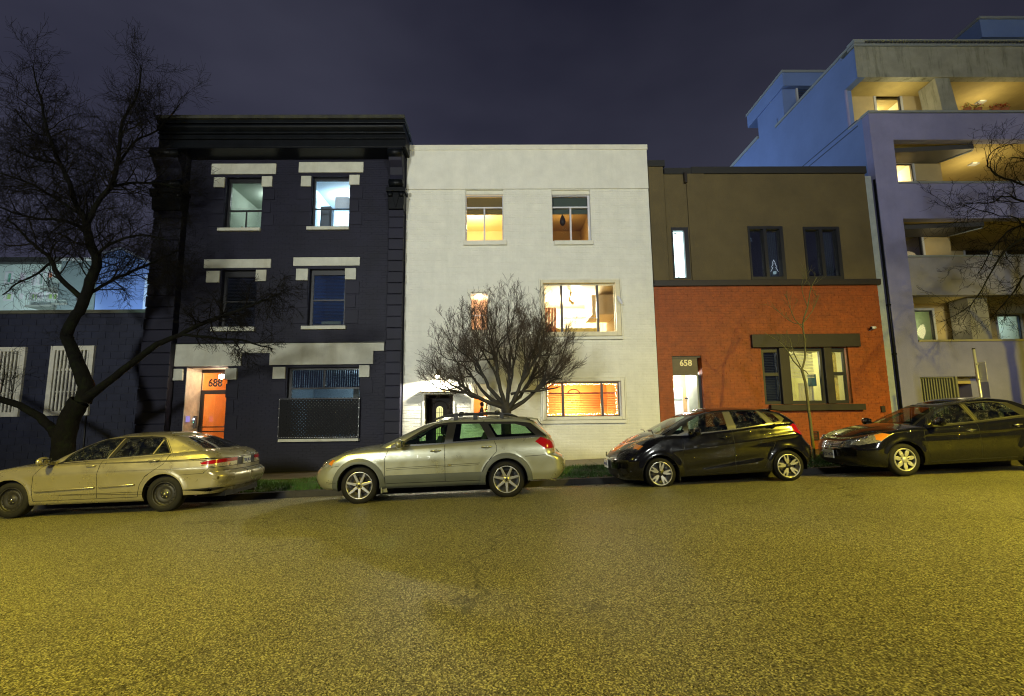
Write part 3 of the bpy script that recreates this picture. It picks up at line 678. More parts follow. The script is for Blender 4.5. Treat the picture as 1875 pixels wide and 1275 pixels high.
for i in range(34): q.box(sc[0] + .06 + i * (sc[2] - sc[0] - .12) / 33 - .006, sc[0] + .06 + i * (sc[2] - sc[0] - .12) / 33 + .006, 14.882, 14.89, sc[1] + .012, sc[1] + .024)
q.build('screws', mat('bright_screw', (.7, .7, .65), .3, metal=.6), wG)['kind'] = 'stuff'
# entrance 688
a = ops['door']; dz0 = .02
m_jamb = mat('pale_jamb_plaster', (.60, .52, .42), .6, var=.2, vscale=6, bump=.4, bscale=30)
q = MB(); Yd = 15.75
q.box(a[0], a[0] + .012, 15.302, Yd + .1, dz0 - .4, a[3]); q.box(a[2] - .012, a[2], 15.302, Yd + .1, dz0 - .4, a[3])
q.box(a[0] + .012, a[2] - .012, 15.302, Yd + .1, a[3] - .012, a[3]); q.box(a[0] + .012, a[2] - .012, 15.302, Yd + .1, dz0 - .4, dz0 - .2)
q.build('porch_lining', m_jamb, dark)
MB().box(a[0] + .0005, a[0] + .02, 15.002, 15.3, dz0 - .2, a[3] - .02).build('porch_jamb', m_jamb, dark)
M_door = mat('dark_door_frame', (.02, .012, .010), .4)
zt3 = P(385, 716, Yd)[1]; ztop = P(385, 683, Yd)[1]
xL = P(358, 740, Yd)[0]; xS0, xS1, xR_ = P(363, 750, Yd)[0], P(371, 750, Yd)[0], a[2] - .012
q = MB(); q.box(a[0] + .012, xR_, Yd, Yd + .06, ztop, a[3] - .012); q.box(a[0] + .012, xL, Yd, Yd + .06, -.2, ztop)
q.box(xL, xR_, Yd, Yd + .06, zt3 - .06, zt3 + .02); q.box(xS0, xS1, Yd + .001, Yd + .06, -.2, zt3 - .06); q.box(xS1, xR_, Yd + .01, Yd + .05, zt3 - .10, zt3 - .06); dr = q.build('door', M_door, dark)
q = MB(); q.tube([(xS1 - .02, Yd - .06, P(390, 782, Yd)[1]), (xR_, Yd - .06, P(390, 782, Yd)[1])], .018, 8); q.tube([(xS1 - .02, Yd - .06, P(390, 790.5, Yd)[1]), (xR_, Yd - .06, P(390, 790.5, Yd)[1])], .018, 8)
q.box(xS1 - .06, xS1 + .04, Yd - .08, Yd + .0, P(390, 793, Yd)[1], P(390, 780, Yd)[1]); q.build('push_bar', M_door, dr)
MB().box(xL, xR_, Yd + .02, Yd + .026, zt3 + .02, ztop).build('transom_pane', G_clear, dr); MB().box(xS1, xR_, Yd + .02, Yd + .026, -.2, zt3 - .1).build('pane', G_clear, dr)
text_part('door_number', '688', .34, (P(394, 708, Yd)[0] + .0, Yd - .004, P(392, 708, Yd)[1]), M_black, dr, .006, sx=.85)
hall = (a[0] - .6, -.2, a[2] + .2, a[3] + .12)
room(dark, hall, Yd + .08, 3.0, M_orange_room, None, padx=0, up=0, down=0, name='hallway')
add_light('POINT', ((a[0] + a[2]) / 2 + .15, Yd + .9, a[3] - .10), (1, .66, .34), 120, None, .12, name='hall_lamp')
q = MB(); q.box(a[2] - .32, a[2] - .26, Yd + .3, Yd + 2.5, -.2, a[3] - .3); q.build('hall_column', mat('peach', (.8, .5, .3), .7), dark)
# porch lamp on the right-hand jamb
lp = empty('porch_lamp', (a[2] - .05, 15.12, a[3] - .16), 'bright porch lamp at the top right of the entrance numbered 688', 'lamp')
xl_, zl_ = P(411, 690, 15.15)
MB().lathe([(0, -.07), (.06, -.06), (.075, 0), (.06, .06), (0, .07)], (xl_ - .07, 15.12, zl_), 'z', 14).build('bulb', emis('porch_bulb', (1, .82, .6), 60), lp)
MB().box(xl_ - .09, a[2] - .0125, 15.08, 15.16, zl_ + .07, zl_ + .1).build('bracket', M_black, lp)
add_light('POINT', (xl_ - .2, 15.1, zl_), (1, .8, .58), 22, lp, .06)
ic = empty('intercom_panel', (a[0], 15.3, 1.2), 'grey intercom panel with small lit display on the porch jamb of number 688', 'intercom')
r = rect(346, 762, 359, 785, 15.5)
MB().box(r[0], r[2], 15.48, 15.56, r[1], r[3]).build('housing', mat('grey_metal_box', (.12, .12, .12), .4, metal=.5), ic, bevel=.01)
MB().box(r[0] + .06, r[2] - .04, 15.474, 15.479, r[3] - .12, r[3] - .07).build('display', emis('intercom_blue', (.45, .65, 1), 5), ic)
MB().box(r[0] + .1, r[2] - .06, 15.474, 15.479, r[3] - .2, r[3] - .17).build('key_light', emis('intercom_green', (.3, .9, .7), 2), ic)
MB().box(a[0] + .02, a[0] + .05, 15.1, 15.25, P(345, 773, 15)[1], P(345, 762, 15)[1]).build('reader', emis('reader_violet', (.35, .3, .8), .8), ic)

# ---------------------------------------------------------------- white three-storey house
WL, WR = DR + .012, P(1196, 520, 15)[0]
WT = P(960, 268.5, 15)[1]
white = empty('white_brick_house', ((WL + WR) / 2, 15, .1), 'white painted brick three-storey house with lit windows between the dark and the brown house', 'house')
o3a, o3b = rect(852.5, 348, 921.5, 441.5), rect(1011, 348, 1081.5, 441.5)
o2a, o2b = rect(862, 538, 893, 606), rect(996, 520, 1128, 609)
og = (P(777, 760, 15)[0], .0, P(829.5, 760, 15)[0], P(803, 722, 15)[1])
oga, ogb = rect(867, 703, 892.5, 770), rect(1000.5, 700, 1134.5, 763)
wo = [o3a, o3b, o2a, o2b, og, oga, ogb]
zled = P(967, 347, 15)[1]
wall_mesh(WL, WR, zB, WT, 15.0, .3, wo).build('wall', M_white, white)
shell(white, WL, WR, zB, WT, 15.3, 27, M_white, M_roof)
MB().box(WL, WR, 14.955, 15.0, zled, WT - .02).build('parapet_face', M_white, white, bevel=.01)
MB().box(WL - .0, WR + .02, 14.92, 15.33, WT - .15, WT + .02).build('coping', M_whitetrim, white, bevel=.01)
wt = []
def TW(name, r, y0, y1, m=M_whitetrim, **k):
    wt.append(r); return boxpart(white, name, r, y0, y1, m, bevel=.006, **k)
TW('window_sill', rect(849, 442, 927.5, 450), 14.91, 15.0); TW('window_sill', rect(1014.5, 442, 1085.5, 449.5), 14.91, 15.0)
TW('window_sill', rect(990, 617.5, 1140, 622.5), 14.90, 15.0, M_white); TW('window_sill', rect(990, 769.5, 1147, 775.5), 14.90, 15.0, M_white)
wt.append(rect(988, 511, 1138, 617.4)); wt.append(rect(992, 691, 1147, 769.4)); wt.append(rect(856, 530, 899, 608)); wt.append(rect(862, 698, 898, 775))
wt.append((og[0] - .06, -.1, og[2] + .06, og[3] + .06))
bricks(white, (WL, .02, WR, zled), wo + wt, 15.0, M_white, proud=.007, jit=.003, nobj=285, near=(P(800, 790, 15)[0], P(800, 760, 15)[1]), ch=.004)
# top floor windows
for o, nm, k in ((o3a, 'a', 0), (o3b, 'b', 1)):
    w = frame_mb((o[0], o[1], o[2], P(0, 357, 15.1)[1] if False else o[3] - .14), (.03 if k == 0 else .02, .03 if k == 0 else .07, .03, .02), 15.10, 15.18).build('window', M_whiteframe, white)
    MB().box(o[0], o[2], 15.03, 15.1, o[3] - .139, o[3] - .07).build('head_moulding', M_whitetrim, w, bevel=.01)
    MB().box(o[0], o[2], 15.06, 15.2, o[3] - .069, o[3]).build('head_board', M_whitetrim, w)
    zt4 = P(887, 381, 15.1)[1]; xm = P(887 if k == 0 else 1045, 410, 15.1)[0]
    q = MB(); q.box(o[0] + .02, o[2] - .03, 15.09, 15.19, zt4 - .02, zt4 + .025); q.box(xm - .025, xm + .025, 15.09, 15.19, o[1] + .02, zt4 - .02); q.build('mullion', M_whiteframe, w)
    pane(w, (o[0] + .03, o[1] + .02, o[2] - .03, o[3] - .17), 15.14, G_clear)
    MB().box(o[0] + .03, o[2] - .03, 15.22, 15.24, zt4 - .17, o[3] - .16).build('roller_shade', mat('shade_olive' if k == 0 else 'shade_green', (.20, .14, .035) if k == 0 else (.06, .09, .07), .7), w)
room(white, o3a, 15.32, 3.2, mat('yellow_room', (.85, .68, .34), .8), ((1, .86, .55), 120, .25, .5), up=.0, down=1.0)
room(white, o3b, 15.32, 3.2, mat('brownish_room', (.42, .27, .09), .8), ((1, .75, .35), 26, .5, .6), up=.0, down=1.0)
tx, tz = P(1030, 405, 15.28)
q = MB(); q.tube([(tx, 15.27, tz + .42), (tx, 15.27, tz + .18)], .004, 5)
for i in range(1):
    q.lathe([(.0, .22), (.03, .17), (.07, .08), (.095, -.02), (.08, -.1), (.04, -.15), (0, -.16)], (tx, 15.27, tz), 'z', 14)
tag(q.build('hanging_ornament', mat('ornament', (.02, .012, .008), .5), None), 'dark teardrop ornament hanging in the top right window of the white house', 'ornament')
# middle floor
w = frame_mb(rect(857, 530, 899, 608), (.09, .08, .10, .05), 14.93, 15.06).build('window', M_whitetrim, white)
zr_ = P(879, 578, 15.1)[1]; q = MB(); q.box(o2a[0], o2a[2], 15.07, 15.12, zr_ - .02, zr_ + .015); q.build('sash_rail', M_whiteframe, w)
pane(w, (o2a[0], o2a[1], o2a[2], o2a[3]), 15.10, G_clear)
q = MB()
for i in range(14): q.box(o2a[0] + .005 + i * (o2a[2] - o2a[0]) / 14, o2a[0] + .03 + i * (o2a[2] - o2a[0]) / 14, 15.22 + .012 * (i % 2), 15.24 + .012 * (i % 2), o2a[1] + .0, o2a[3] - .12)
q.build('lace_curtain', mat('pink_curtain', (.75, .42, .30), .8, var=.4, vscale=14), w)
room(white, o2a, 15.32, 2.0, mat('peach_room', (.9, .66, .42), .8), ((1, .80, .55), 95, .5, .4))
add_light('POINT', ((o2a[0] + o2a[2]) / 2, 15.26 - .08, o2a[3] - .1), (1, .82, .6), 3, None, .05, name='shade_lamp')
fo = rect(990, 514, 1135.5, 616.5)
mat('dark_bronze_frame', (.03, .02, .012), .4); M_creamtrim = mat('cream_window_trim', (.70, .64, .44), .5, var=.1, vscale=4)
w = frame_mb(fo, (.08, .14, .10, .13), 14.90, 15.03).build('window', M_creamtrim, white, bevel=.015)
frame_mb((fo[0] - .05, fo[1] - .05, fo[2] + .06, fo[3] + .05), .045, 14.94, 14.999).build('outer_moulding', M_whitetrim, w, bevel=.008)
q = frame_mb((o2b[0], o2b[1], o2b[2], o2b[3]), .035, 15.06, 15.14)
q.build('inner_frame', M_creamtrim, w)
q = MB()
for x in (1028.3, 1094): xx = P(x, 565, 15.1)[0]; q.box(xx - .035, xx + .035, 15.05, 15.15, o2b[1] + .035, o2b[3] - .035)
q.build('mullion', MATS['dark_bronze_frame'], w)
pane(w, (o2b[0] + .03, o2b[1] + .03, o2b[2] - .03, o2b[3] - .03), 15.10, G_clear)
room(white, o2b, 15.32, 3.4, mat('bright_kitchen', (.92, .78, .52), .8), ((1, .90, .66), 560, .5, .45), up=.05, down=.8, padx=.3)
def prop(nm, lab, cat, m, f):
    q = MB(); f(q); return tag(q.build(nm, m, None), lab, cat)
kx0, kx1, kz0, kz1 = o2b[0], o2b[2], o2b[1], o2b[3]
prop('red_curtain', 'reddish brown curtain at the left of the big lit window', 'curtain', mat('rust_curtain', (.5, .14, .04), .8, var=.3, vscale=10), lambda q: [q.box(kx0 + .05 + i * .045, kx0 + .085 + i * .045, 15.34 + .02 * (i % 2), 15.37 + .02 * (i % 2), kz0 - .1, kz0 + .85) for i in range(8)])
prop('wall_cabinet', 'cream wall cabinets in the kitchen behind the big lit window', 'cabinet', mat('cab_tan', (.40, .30, .15), .6), lambda q: [q.box(kx1 - .55, kx1 + .28, 16.0, 17.4, kz1 - .75, kz1 - .1), q.box(kx0 + .55, kx0 + .95, 18.3, 18.65, kz0 + .1, kz0 + .62)])
prop('kitchen_window', 'greyish inner window in the kitchen of the white house', 'window', mat('grey_pane', (.22, .3, .3), .3), lambda q: [q.box(kx0 + .62, kx0 + 1.25, 18.55, 18.68, kz0 + .3, kz0 + .78), q.box(kx0 + 1.35, kx1 - .5, 18.5, 18.68, kz0 + .28, kz0 + .82)])
prop('kitchen_counter', 'yellow lit counter along the kitchen window of the white house', 'counter', mat('yellow_counter', (.8, .55, .12), .6), lambda q: q.box(kx0 - .1, kx1 - .42, 15.5, 15.9, kz0 - .4, kz0 + .22))
prop('ceiling_spotlight', 'small track spotlight hanging in the kitchen of the white house', 'spotlight', M_interior_ochre, lambda q: [q.tube([(kx0 + 1.0, 16.2, kz1 + .04), (kx0 + .93, 16.2, kz1 - .22)], .03, 8), q.tube([(kx0 + .93, 16.2, kz1 - .22), (kx0 + 1.05, 16.1, kz1 - .36)], .05, 8)])
prop('curtain_rail', 'white rail across the big lit window of the white house', 'rail', M_whiteframe, lambda q: q.box(kx0 + .58, kx1 - .5, 15.45, 15.47, kz0 + .52, kz0 + .55))
dish = empty('satellite_dish', (P(1134, 549, 14.85)[0], 14.85, P(1134, 549, 14.85)[1]), 'small thin oval dish beside the big lit window of the white house', 'dish')
dxz = P(1134, 549, 14.8)
q = MB(); q.lathe([(0, .02), (.10, .008), (.15, -.01)], (dxz[0], 14.82, dxz[1]), 'y', 20); 
oD = q.build('reflector', M_whiteframe, dish); oD.scale = (.35, 1, 1); oD.rotation_euler = (0, R_(-28), 0); oD.location = Vector((0, 0, 0)); 
q = MB(); q.tube([(dxz[0], 14.84, dxz[1]), (dxz[0], 15.0, dxz[1] - .02)], .012, 6); q.build('arm', M_whiteframe, dish)
# door of the white house
zh = og[3]
w = frame_mb((og[0] - .05, -.1, og[2] + .05, zh + .05), (.05, .05, .05, .05), 14.96, 15.02).build('door_surround', M_whitetrim, white)
MB().box(og[0] - .10, og[2] + .10, 14.86, 15.0, zh + .051, zh + .13).build('door_canopy', mat('tan_canopy', (.42, .32, .16), .6), white, bevel=.01)
m_dk = mat('dark_wood_door', (.006, .003, .002), .55, spec=.2, var=.3, vscale=6)
q = MB(); q.box(og[0], og[0] + .01, 15.301, 15.6, -.3, zh); q.box(og[2] - .01, og[2], 15.301, 15.6, -.3, zh); q.box(og[0] + .01, og[2] - .01, 15.301, 15.6, zh - .01, zh); q.box(og[0] + .01, og[2] - .01, 15.3, 15.6, -.3, .02); q.build('porch_lining', m_dk, white)
d2 = MB(); d2.box(og[0] + .01, og[2] - .01, 15.6, 15.66, -.1, zh - .012)
for (u0, u1) in ((.05, .25), (.72, .92)):
    for v0, v1 in ((.05, .4), (.46, .93)):
        xx0, xx1 = og[0] + (og[2] - og[0]) * u0, og[0] + (og[2] - og[0]) * u1; d2.box(xx0, xx1, 15.585, 15.6, v0 * zh, v1 * zh)
d2 = d2.build('door', m_dk, white, bevel=.008)
gx0, gx1 = P(799, 770, 15.58)[0], P(811, 770, 15.58)[0]; gz1 = P(805, 744, 15.58)[1]; gz0 = .45; gxm = (gx0 + gx1) / 2; gr = (gx1 - gx0) / 2
arc = [(gx1, gz0)] + [(gxm + gr * math.cos(t_ * math.pi / 10), gz1 - gr + gr * math.sin(t_ * math.pi / 10)) for t_ in range(11)] + [(gx0, gz0)]
MB().prism(arc, 15.565, 15.584).build('arched_light', emis('frosted_door_glass', (.9, .85, .35), 1.3), d2)
q = MB()
for i in range(1, 4): xx = gx0 + (gx1 - gx0) * i / 4; q.box(xx - .006, xx + .006, 15.55, 15.565, gz0, gz1 - .06)
for z_ in (gz0 + .35, gz0 + .55, gz1 - .35, gz1 - .2): q.box(gx0, gx1, 15.551, 15.564, z_ - .006, z_ + .006)
q.build('leaded_bars', m_dk, d2)
ar2 = [(gxm + (gr + .16) * math.cos(t_ * math.pi / 12), gz1 - gr + .0 + (gr + .16) * math.sin(t_ * math.pi / 12)) for t_ in range(13)]
MB().tube([(p[0], 15.59, p[1]) for p in ar2], .02, 6).build('arch_moulding', m_dk, d2)
# lamp over the door
lx_, lz_ = P(801, 688, 14.75)
lp = empty('wall_lamp', (lx_, 15, lz_), 'very bright lamp on the white wall above the dark arched-glass door', 'lamp')
MB().box(lx_ - .06, lx_ + .06, 14.96, 15.0, lz_ + .02, lz_ + .2).build('back_plate', mat('brass_old', (.3, .2, .07), .4, metal=.6), lp, bevel=.01)
MB().tube([(lx_, 14.96, lz_ + .14), (lx_, 14.8, lz_ + .16), (lx_, 14.75, lz_ + .08)], .012, 8).build('arm', MATS['brass_old'], lp)
MB().lathe([(.02, .09), (.05, .07), (.11, .0)], (lx_, 14.75, lz_), 'z', 18).build('shade', MATS['brass_old'], lp)
MB().ball((lx_, 14.75, lz_ - .01), .055, 8).build('bulb', emis('warm_bulb', (1, .93, .7), 120), lp)
add_light('SPOT', (lx_, 14.74, lz_ - .06), (1, .93, .72), 900, lp, .05, rot=(0, 0, 0), spot=(R_(168), .12))
# narrow window beside the door
w = frame_mb(rect(863, 699, 897, 774), (.07, .06, .06, .06), 14.96, 15.05).build('window', M_whitetrim, white)
pane(w, oga, 15.10, G_clear); MB().box(oga[0], oga[2], 15.16, 15.175, P(880, 727, 15.1)[1], oga[3]).build('roller_blind', mat('cream_blind', (.75, .68, .42), .8, emit=(1, .85, .5), estr=.35), w)
room(white, oga, 15.32, 2.0, M_orange_room, ((1, .72, .4), 60, .5, .6))
prop('inner_door', 'pale door frame inside the narrow window by the dark door', 'door frame', mat('cream_wood', (.8, .66, .4), .6), lambda q: [q.box(oga[0] + .22, oga[0] + .30, 16.9, 17.2, oga[1] - .3, oga[3] - .25), q.box(oga[0] + .3, oga[2] + .2, 16.9, 17.2, oga[3] - .45, oga[3] - .3)])
sx, sz = P(882, 757, 15.25)
def statue(q):
    q.lathe([(0, -.02), (.075, -.02), (.07, .05), (.045, .12), (.06, .2), (.065, .3), (.04, .37), (.03, .4)], (sx, 15.25, sz - .22), 'z', 14); q.ball((sx + .008, 15.25, sz + .27), (.062, .06, .075), 8); q.box(sx - .09, sx + .09, 15.18, 15.32, sz - .3, sz - .22)
prop('figurine', 'dark bust-shaped figurine standing in the narrow lit window', 'figurine', M_black, statue)
ct = empty('christmas_tree', (sx + .17, 15.75, sz - .3), 'small christmas tree with coloured lights behind the figurine', 'christmas tree')
q = MB()
rg = random.Random(4)
for i in range(500):
    h_ = rg.random(); r_ = .20 * (1 - h_) * math.sqrt(rg.random()) + .01; a_ = rg.uniform(0, 6.28); x, y, z = sx + .17 + r_ * math.cos(a_), 15.75 + r_ * math.sin(a_), sz - .3 + .6 * h_
    q.add([(x, y, z), (x + .05 * math.cos(a_), y + .05 * math.sin(a_), z - .03), (x + .02 * math.cos(a_ + 1), y + .02 * math.sin(a_ + 1), z + .01)], [(0, 1, 2)])
q.build('needles', mat('fir_green', (.03, .10, .02), .7), ct)
for nm, cl in (('red', (1, .1, .04)), ('gold', (1, .7, .2)), ('green', (.3, 1, .3))):
    q = MB()
    for i in range(9):
        h_ = rg.random() * .9; r_ = .20 * (1 - h_); a_ = rg.uniform(3.5, 5.9); q.ball((sx + .17 + r_ * math.cos(a_), 15.75 + r_ * math.sin(a_), sz - .3 + .6 * h_), .011, 3)
    q.build('fairy_light', emis('fairy_' + nm, cl, 8), ct)
# ground floor wide window with blinds and fairy lights
fo = rect(993.5, 693.5, 1143, 769); w = frame_mb(fo, (.09, .10, .09, .09), 14.90, 15.03).build('window', M_whitetrim, white, bevel=.015)
frame_mb((fo[0] - .04, fo[1] - .04, fo[2] + .05, fo[3] + .04), .035, 14.94, 14.999).build('outer_moulding', M_whitetrim, w, bevel=.008)
q = frame_mb(ogb, .03, 15.06, 15.14)
for x in (1030.5, 1102): xx = P(x, 730, 15.1)[0]; q.box(xx - .035, xx + .035, 15.05, 15.15, ogb[1] + .03, ogb[3] - .03)
q.build('inner_frame', MATS['dark_bronze_frame'], w)
pane(w, (ogb[0] + .03, ogb[1] + .03, ogb[2] - .03, ogb[3] - .03), 15.10, G_clear)
zr_ = P(1067, 720, 15.3)[1]
m_slat = mat('orange_blind', (.75, .33, .08), .6); 
b1 = blinds(w, (ogb[0] + .02, ogb[1] + .03, ogb[2] - .02, zr_ - .03), 15.36, m_slat, .052, tilt=.006, name='venetian_blind')
MB().box(ogb[0], ogb[2], 15.34, 15.40, zr_ - .025, zr_ + .02).build('blind_rail', mat('red_rail', (.25, .06, .02), .5), w)
q = MB()
for fx in (.12, .17, .49, .52, .86, .91): xx = ogb[0] + (ogb[2] - ogb[0]) * fx; q.box(xx, xx + .012, 15.32, 15.335, ogb[1] + .02, zr_)
q.build('blind_tapes', m_slat, w)
room(white, ogb, 15.45, 2.4, M_orange_room, ((1, .74, .38), 130, .5, .75, .8), up=.1, down=.3, padx=.2)
MB().box(ogb[0] - .1, ogb[2] + .1, 15.301, 15.45, ogb[1] - .05, ogb[1] + .03).build('inner_sill', mat('cream_sill', (.85, .75, .5), .5), w)
q = MB(); q.tube([(ogb[0] + 1.0 + .2 * math.cos(t_ / 8 * math.pi), 16.4, zr_ + .02 + .16 * math.sin(t_ / 8 * math.pi)) for t_ in range(9)], .018, 6)
tag(q.build('chair_back', mat('dark_wood', (.1, .03, .01), .5), None), 'curved chair back behind the orange blinds of the white house', 'chair')
fl = empty('fairy_lights', (ogb[0], 15.2, ogb[3]), 'string of warm fairy lights around the orange ground-floor window', 'fairy lights')
wire = MB(); bulbs = MB(); pts = []; rg = random.Random(9)
def along(a_, b_, n_): 
    return [(a_[0] + (b_[0] - a_[0]) * i / n_, a_[1] + (b_[1] - a_[1]) * i / n_) for i in range(n_)]
x0, z0, x1, z1 = ogb[0] + .06, ogb[1] + .07, ogb[2] - .06, ogb[3] - .05
path = along((x0, z0), (x0, z1), 14) + along((x0, z1), (x1, z1), 44) + along((x1, z1), (x1, z0), 14) + along((x1, z0), (x0, z0), 40)
path = [(p[0] + rg.uniform(-.015, .015), p[1] + rg.uniform(-.02, .02)) for p in path]
wire.tube([(p[0], 15.19, p[1]) for p in path + path[:1]], .003, 4); wire.build('wire', M_black, fl)
for p in path: bulbs.ball((p[0], 15.185, p[1]), .010 + .005 * rg.random(), 3)
bulbs.build('bulbs', emis('fairy_warm', (1, .78, .42), 14), fl)['kind'] = 'stuff'
add_light('AREA', ((ogb[0] + ogb[2]) / 2, 15.24, ogb[1] + .06), (1, .74, .4), 7, None, ogb[2] - ogb[0], rot=(R_(180 - 20), 0, 0), name='fairy_glow', sy=.05)

# ---------------------------------------------------------------- brown and orange house
BL, BR = WR + .012, 11.50
BT = P(1400, 318, 15)[1]
brown = empty('brown_brick_house', ((BL + BR) / 2, 15, .1), 'two-storey house, olive stucco above and orange brick below, number 658', 'house')
zledge0, zledge1 = P(1400, 524, 15)[1], P(1400, 513.5, 15)[1]
s1 = (P(1236.5, 462, 15)[0] - .02, P(1250, 510, 15)[1], P(1256.5, 462, 15)[0] + .05, P(1245, 417, 15)[1])
s1 = rect(1231, 417, 1262, 511); u1 = rect(1372, 415, 1436, 513); u2 = rect(1474, 416, 1540, 512)
gd = (P(1234, 720, 15)[0], .1, P(1287, 700, 15)[0], P(1256, 652, 15)[1])
gw = rect(1397, 637, 1557, 740)
bo = [s1, u1, u2]
wall_mesh(BL, BR, zledge0, BT, 15.0, .3, bo).build('upper_wall', M_olive, brown)
wall_mesh(BL, BR, zB, zledge0 - .001, 15.0, .3, [gd, gw]).build('lower_wall', M_orange, brown)
shell(brown, BL, BR, zB, BT, 15.3, 27, M_olive, M_roof)
lint = rect(1374.5, 612.5, 1571.5, 636.5); sill = rect(1408, 740.5, 1580, 752); bt_ = [lint, sill]
bricks(brown, (BL, .2, BR, zledge0 - .002), [gd, gw] + bt_, 15.0, M_orange, proud=.008, jit=.003, nobj=290, near=(P(1310, 640, 15)[0], P(1310, 640, 15)[1]), jt=.011)
MB().box(BL, BR + .06, 14.90, 15.0, zledge0, zledge1).build('ledge', M_brown, brown, bevel=.01)
boxpart(brown, 'window_lintel', lint, 14.90, 15.0, M_brown, bevel=.008); boxpart(brown, 'window_sill', sill, 14.86, 15.0, M_brown, bevel=.008)
ztp = P(1400, 309, 15)[1]
xp1 = P(1213, 320, 15)[0]; xp2 = P(1255, 320, 15)[0]; xp3 = P(1288, 320, 15)[0]
MB().box(xp3 - .4, BR + .03, 14.93, 15.35, BT - .02, ztp + .04).build('parapet_cap', M_roof, brown, bevel=.01)
MB().box(BL, xp1, 14.92, 15.0, P(1198, 520, 15)[1], P(1198, 308, 15)[1]).build('stucco_pier', M_olive, brown); MB().box(BL, xp1 + .05, 14.88, 15.3, P(1198, 308, 15)[1], P(1198, 297, 15)[1]).build('pier_cap', M_roof, brown)
MB().box(xp1 + .05, xp3 - .401, 14.95, 15.3, BT - .02, P(1230, 309, 15)[1]).build('parapet_cap', M_roof, brown)
MB().box(xp2, xp3, 14.95, 15.0, zledge1 + .001, BT - .021).build('stucco_pier', M_olive, brown)
MB().box(P(1251, 330, 15)[0], xp2 - .001, 14.87, 15.0, P(1251, 337, 15)[1], P(1251, 318, 15)[1]).build('wall_box', M_brown, brown)
# slit window
w = frame_mb(s1, (.05, .13, .10, .04), 14.98, 15.2).build('window', M_darksash, brown)
MB().box(s1[0] + .05, s1[2] - .13, 15.10, 15.11, s1[1] + .04, s1[3] - .10).build('pane', emis('frosted_lit_pane', (.72, 1.0, 1.0), 3.2), w)
MB().box(s1[0] + .12, s1[0] + .2, 15.07, 15.095, s1[3] - .17, s1[3] - .15).build('catch', M_black, w); MB().box(s1[0] + .15, s1[0] + .21, 15.07, 15.095, s1[1] + .05, s1[1] + .075).build('catch', M_black, w)
add_light('AREA', ((s1[0] + s1[2]) / 2, 15.07, (s1[1] + s1[3]) / 2), (.7, .95, 1), 6, None, .25, rot=(R_(90), 0, 0), name='slit_glow', sy=1.2)
# upper casements
for o, k in ((u1, 0), (u2, 1)):
    w = frame_mb(o, (.05, .10, .09, .10), 14.97, 15.12).build('window', M_darksash, brown)
    xm = (o[0] + o[2]) / 2 - .02; q = MB(); q.box(xm - .05, xm + .05, 14.975, 15.115, o[1] + .1, o[3] - .09); q.build('mullion', M_darksash, w)
    pane(w, (o[0] + .05, o[1] + .10, o[2] - .10, o[3] - .09), 15.08, glass('night_glass', (.7, .75, .8), .16))
    room(brown, o, 15.32, 1.5, M_interior_dark, ((.5, .65, .8), 1.2), padx=.1)
    q = MB()
    for i in range(9): q.box(o[2] - .36 + i * .03, o[2] - .335 + i * .03, 15.26 + .012 * (i % 2), 15.27 + .012 * (i % 2), o[1] + .1, o[3] - .1)
    q.build('net_curtain', mat('net_curtain', (.12, .14, .15), .8), w)
cx_, cz_ = P(1418, 493, 15.2); rg = random.Random(2)
ctr = empty('mini_christmas_tree', (cx_, 15.2, cz_), 'tiny lit christmas tree on the sill of the left upper black window', 'christmas tree')
q = MB(); 
for i in range(6):
    a_, b_ = rg.uniform(0, 1), 0
zz = [(0, .30), (.05, .18), (.02, .18), (.09, .06), (.04, .06), (.12, -.08)]
q.tube([(cx_ - p[0], 15.2, cz_ + p[1]) for p in reversed(zz)] + [(cx_ + p[0], 15.2, cz_ + p[1]) for p in zz], .005, 4); q.build('outline_lights', emis('tree_white', (.9, .95, 1), 1.6), ctr)
MB().lathe([(.03, -.08), (.05, -.08), (.045, -.16), (0, -.16)], (cx_, 15.2, cz_), 'z', 10).build('pot', mat('white_pot', (.6, .7, .7), .4, emit=(.7, .9, .9), estr=.6), ctr)
# entrance 658
zh1 = P(1256, 687, 15.05)[1]; xR2 = P(1277, 670, 15.1)[0]
w = MB(); w.box(gd[0], xR2, 15.10, 15.16, zh1, gd[3] - .05); w.box(gd[0], gd[2], 15.06, 15.20, gd[3] - .05, gd[3] - .001)
w = w.build('transom_panel', mat('bronze_panel', (.085, .065, .035), .5, var=.2), brown)
text_part('door_number', '658', .25, (P(1256, 670, 15.09)[0], 15.092, P(1256, 670, 15.09)[1]), mat('brass_numerals', (.75, .65, .3), .35, emit=(.9, .8, .4), estr=.12), w, .012)
Yd = 16.4
q = MB(); q.box(gd[0] - .02, gd[0] - .001, 15.302, Yd, -.2, gd[3]); q.box(gd[2] + .001, gd[2] + .02, 15.302, Yd, -.2, gd[3]); q.box(gd[0], gd[2], 15.302, Yd, zh1 + .1, zh1 + .12); q.box(gd[0], gd[2], 15.302, Yd, -.1, .12)
q.build('vestibule', mat('vestibule_white', (.85, .85, .82), .7), brown)
q = MB(); q.box(gd[0], gd[2], Yd, Yd + .05, .12, zh1 + .1); q.build('vestibule_back', mat('tan_plaster', (.60, .38, .17), .7), brown)
xq = P(1262, 720, Yd - .02)[0]
m_wd = mat('white_door', (.85, .85, .85), .5)
zd_ = P(1250, 710, Yd - .02)[1]
q = MB(); q.box(gd[0] + .02, xq - .22, Yd - .03, Yd - .004, .12, zd_); o = q.build('inner_door', m_wd, brown)
q = MB(); q.box(xq - .02, gd[2] - .01, Yd - .05, Yd - .004, .12, zh1 + .06); o2_ = q.build('inner_door', m_wd, brown)
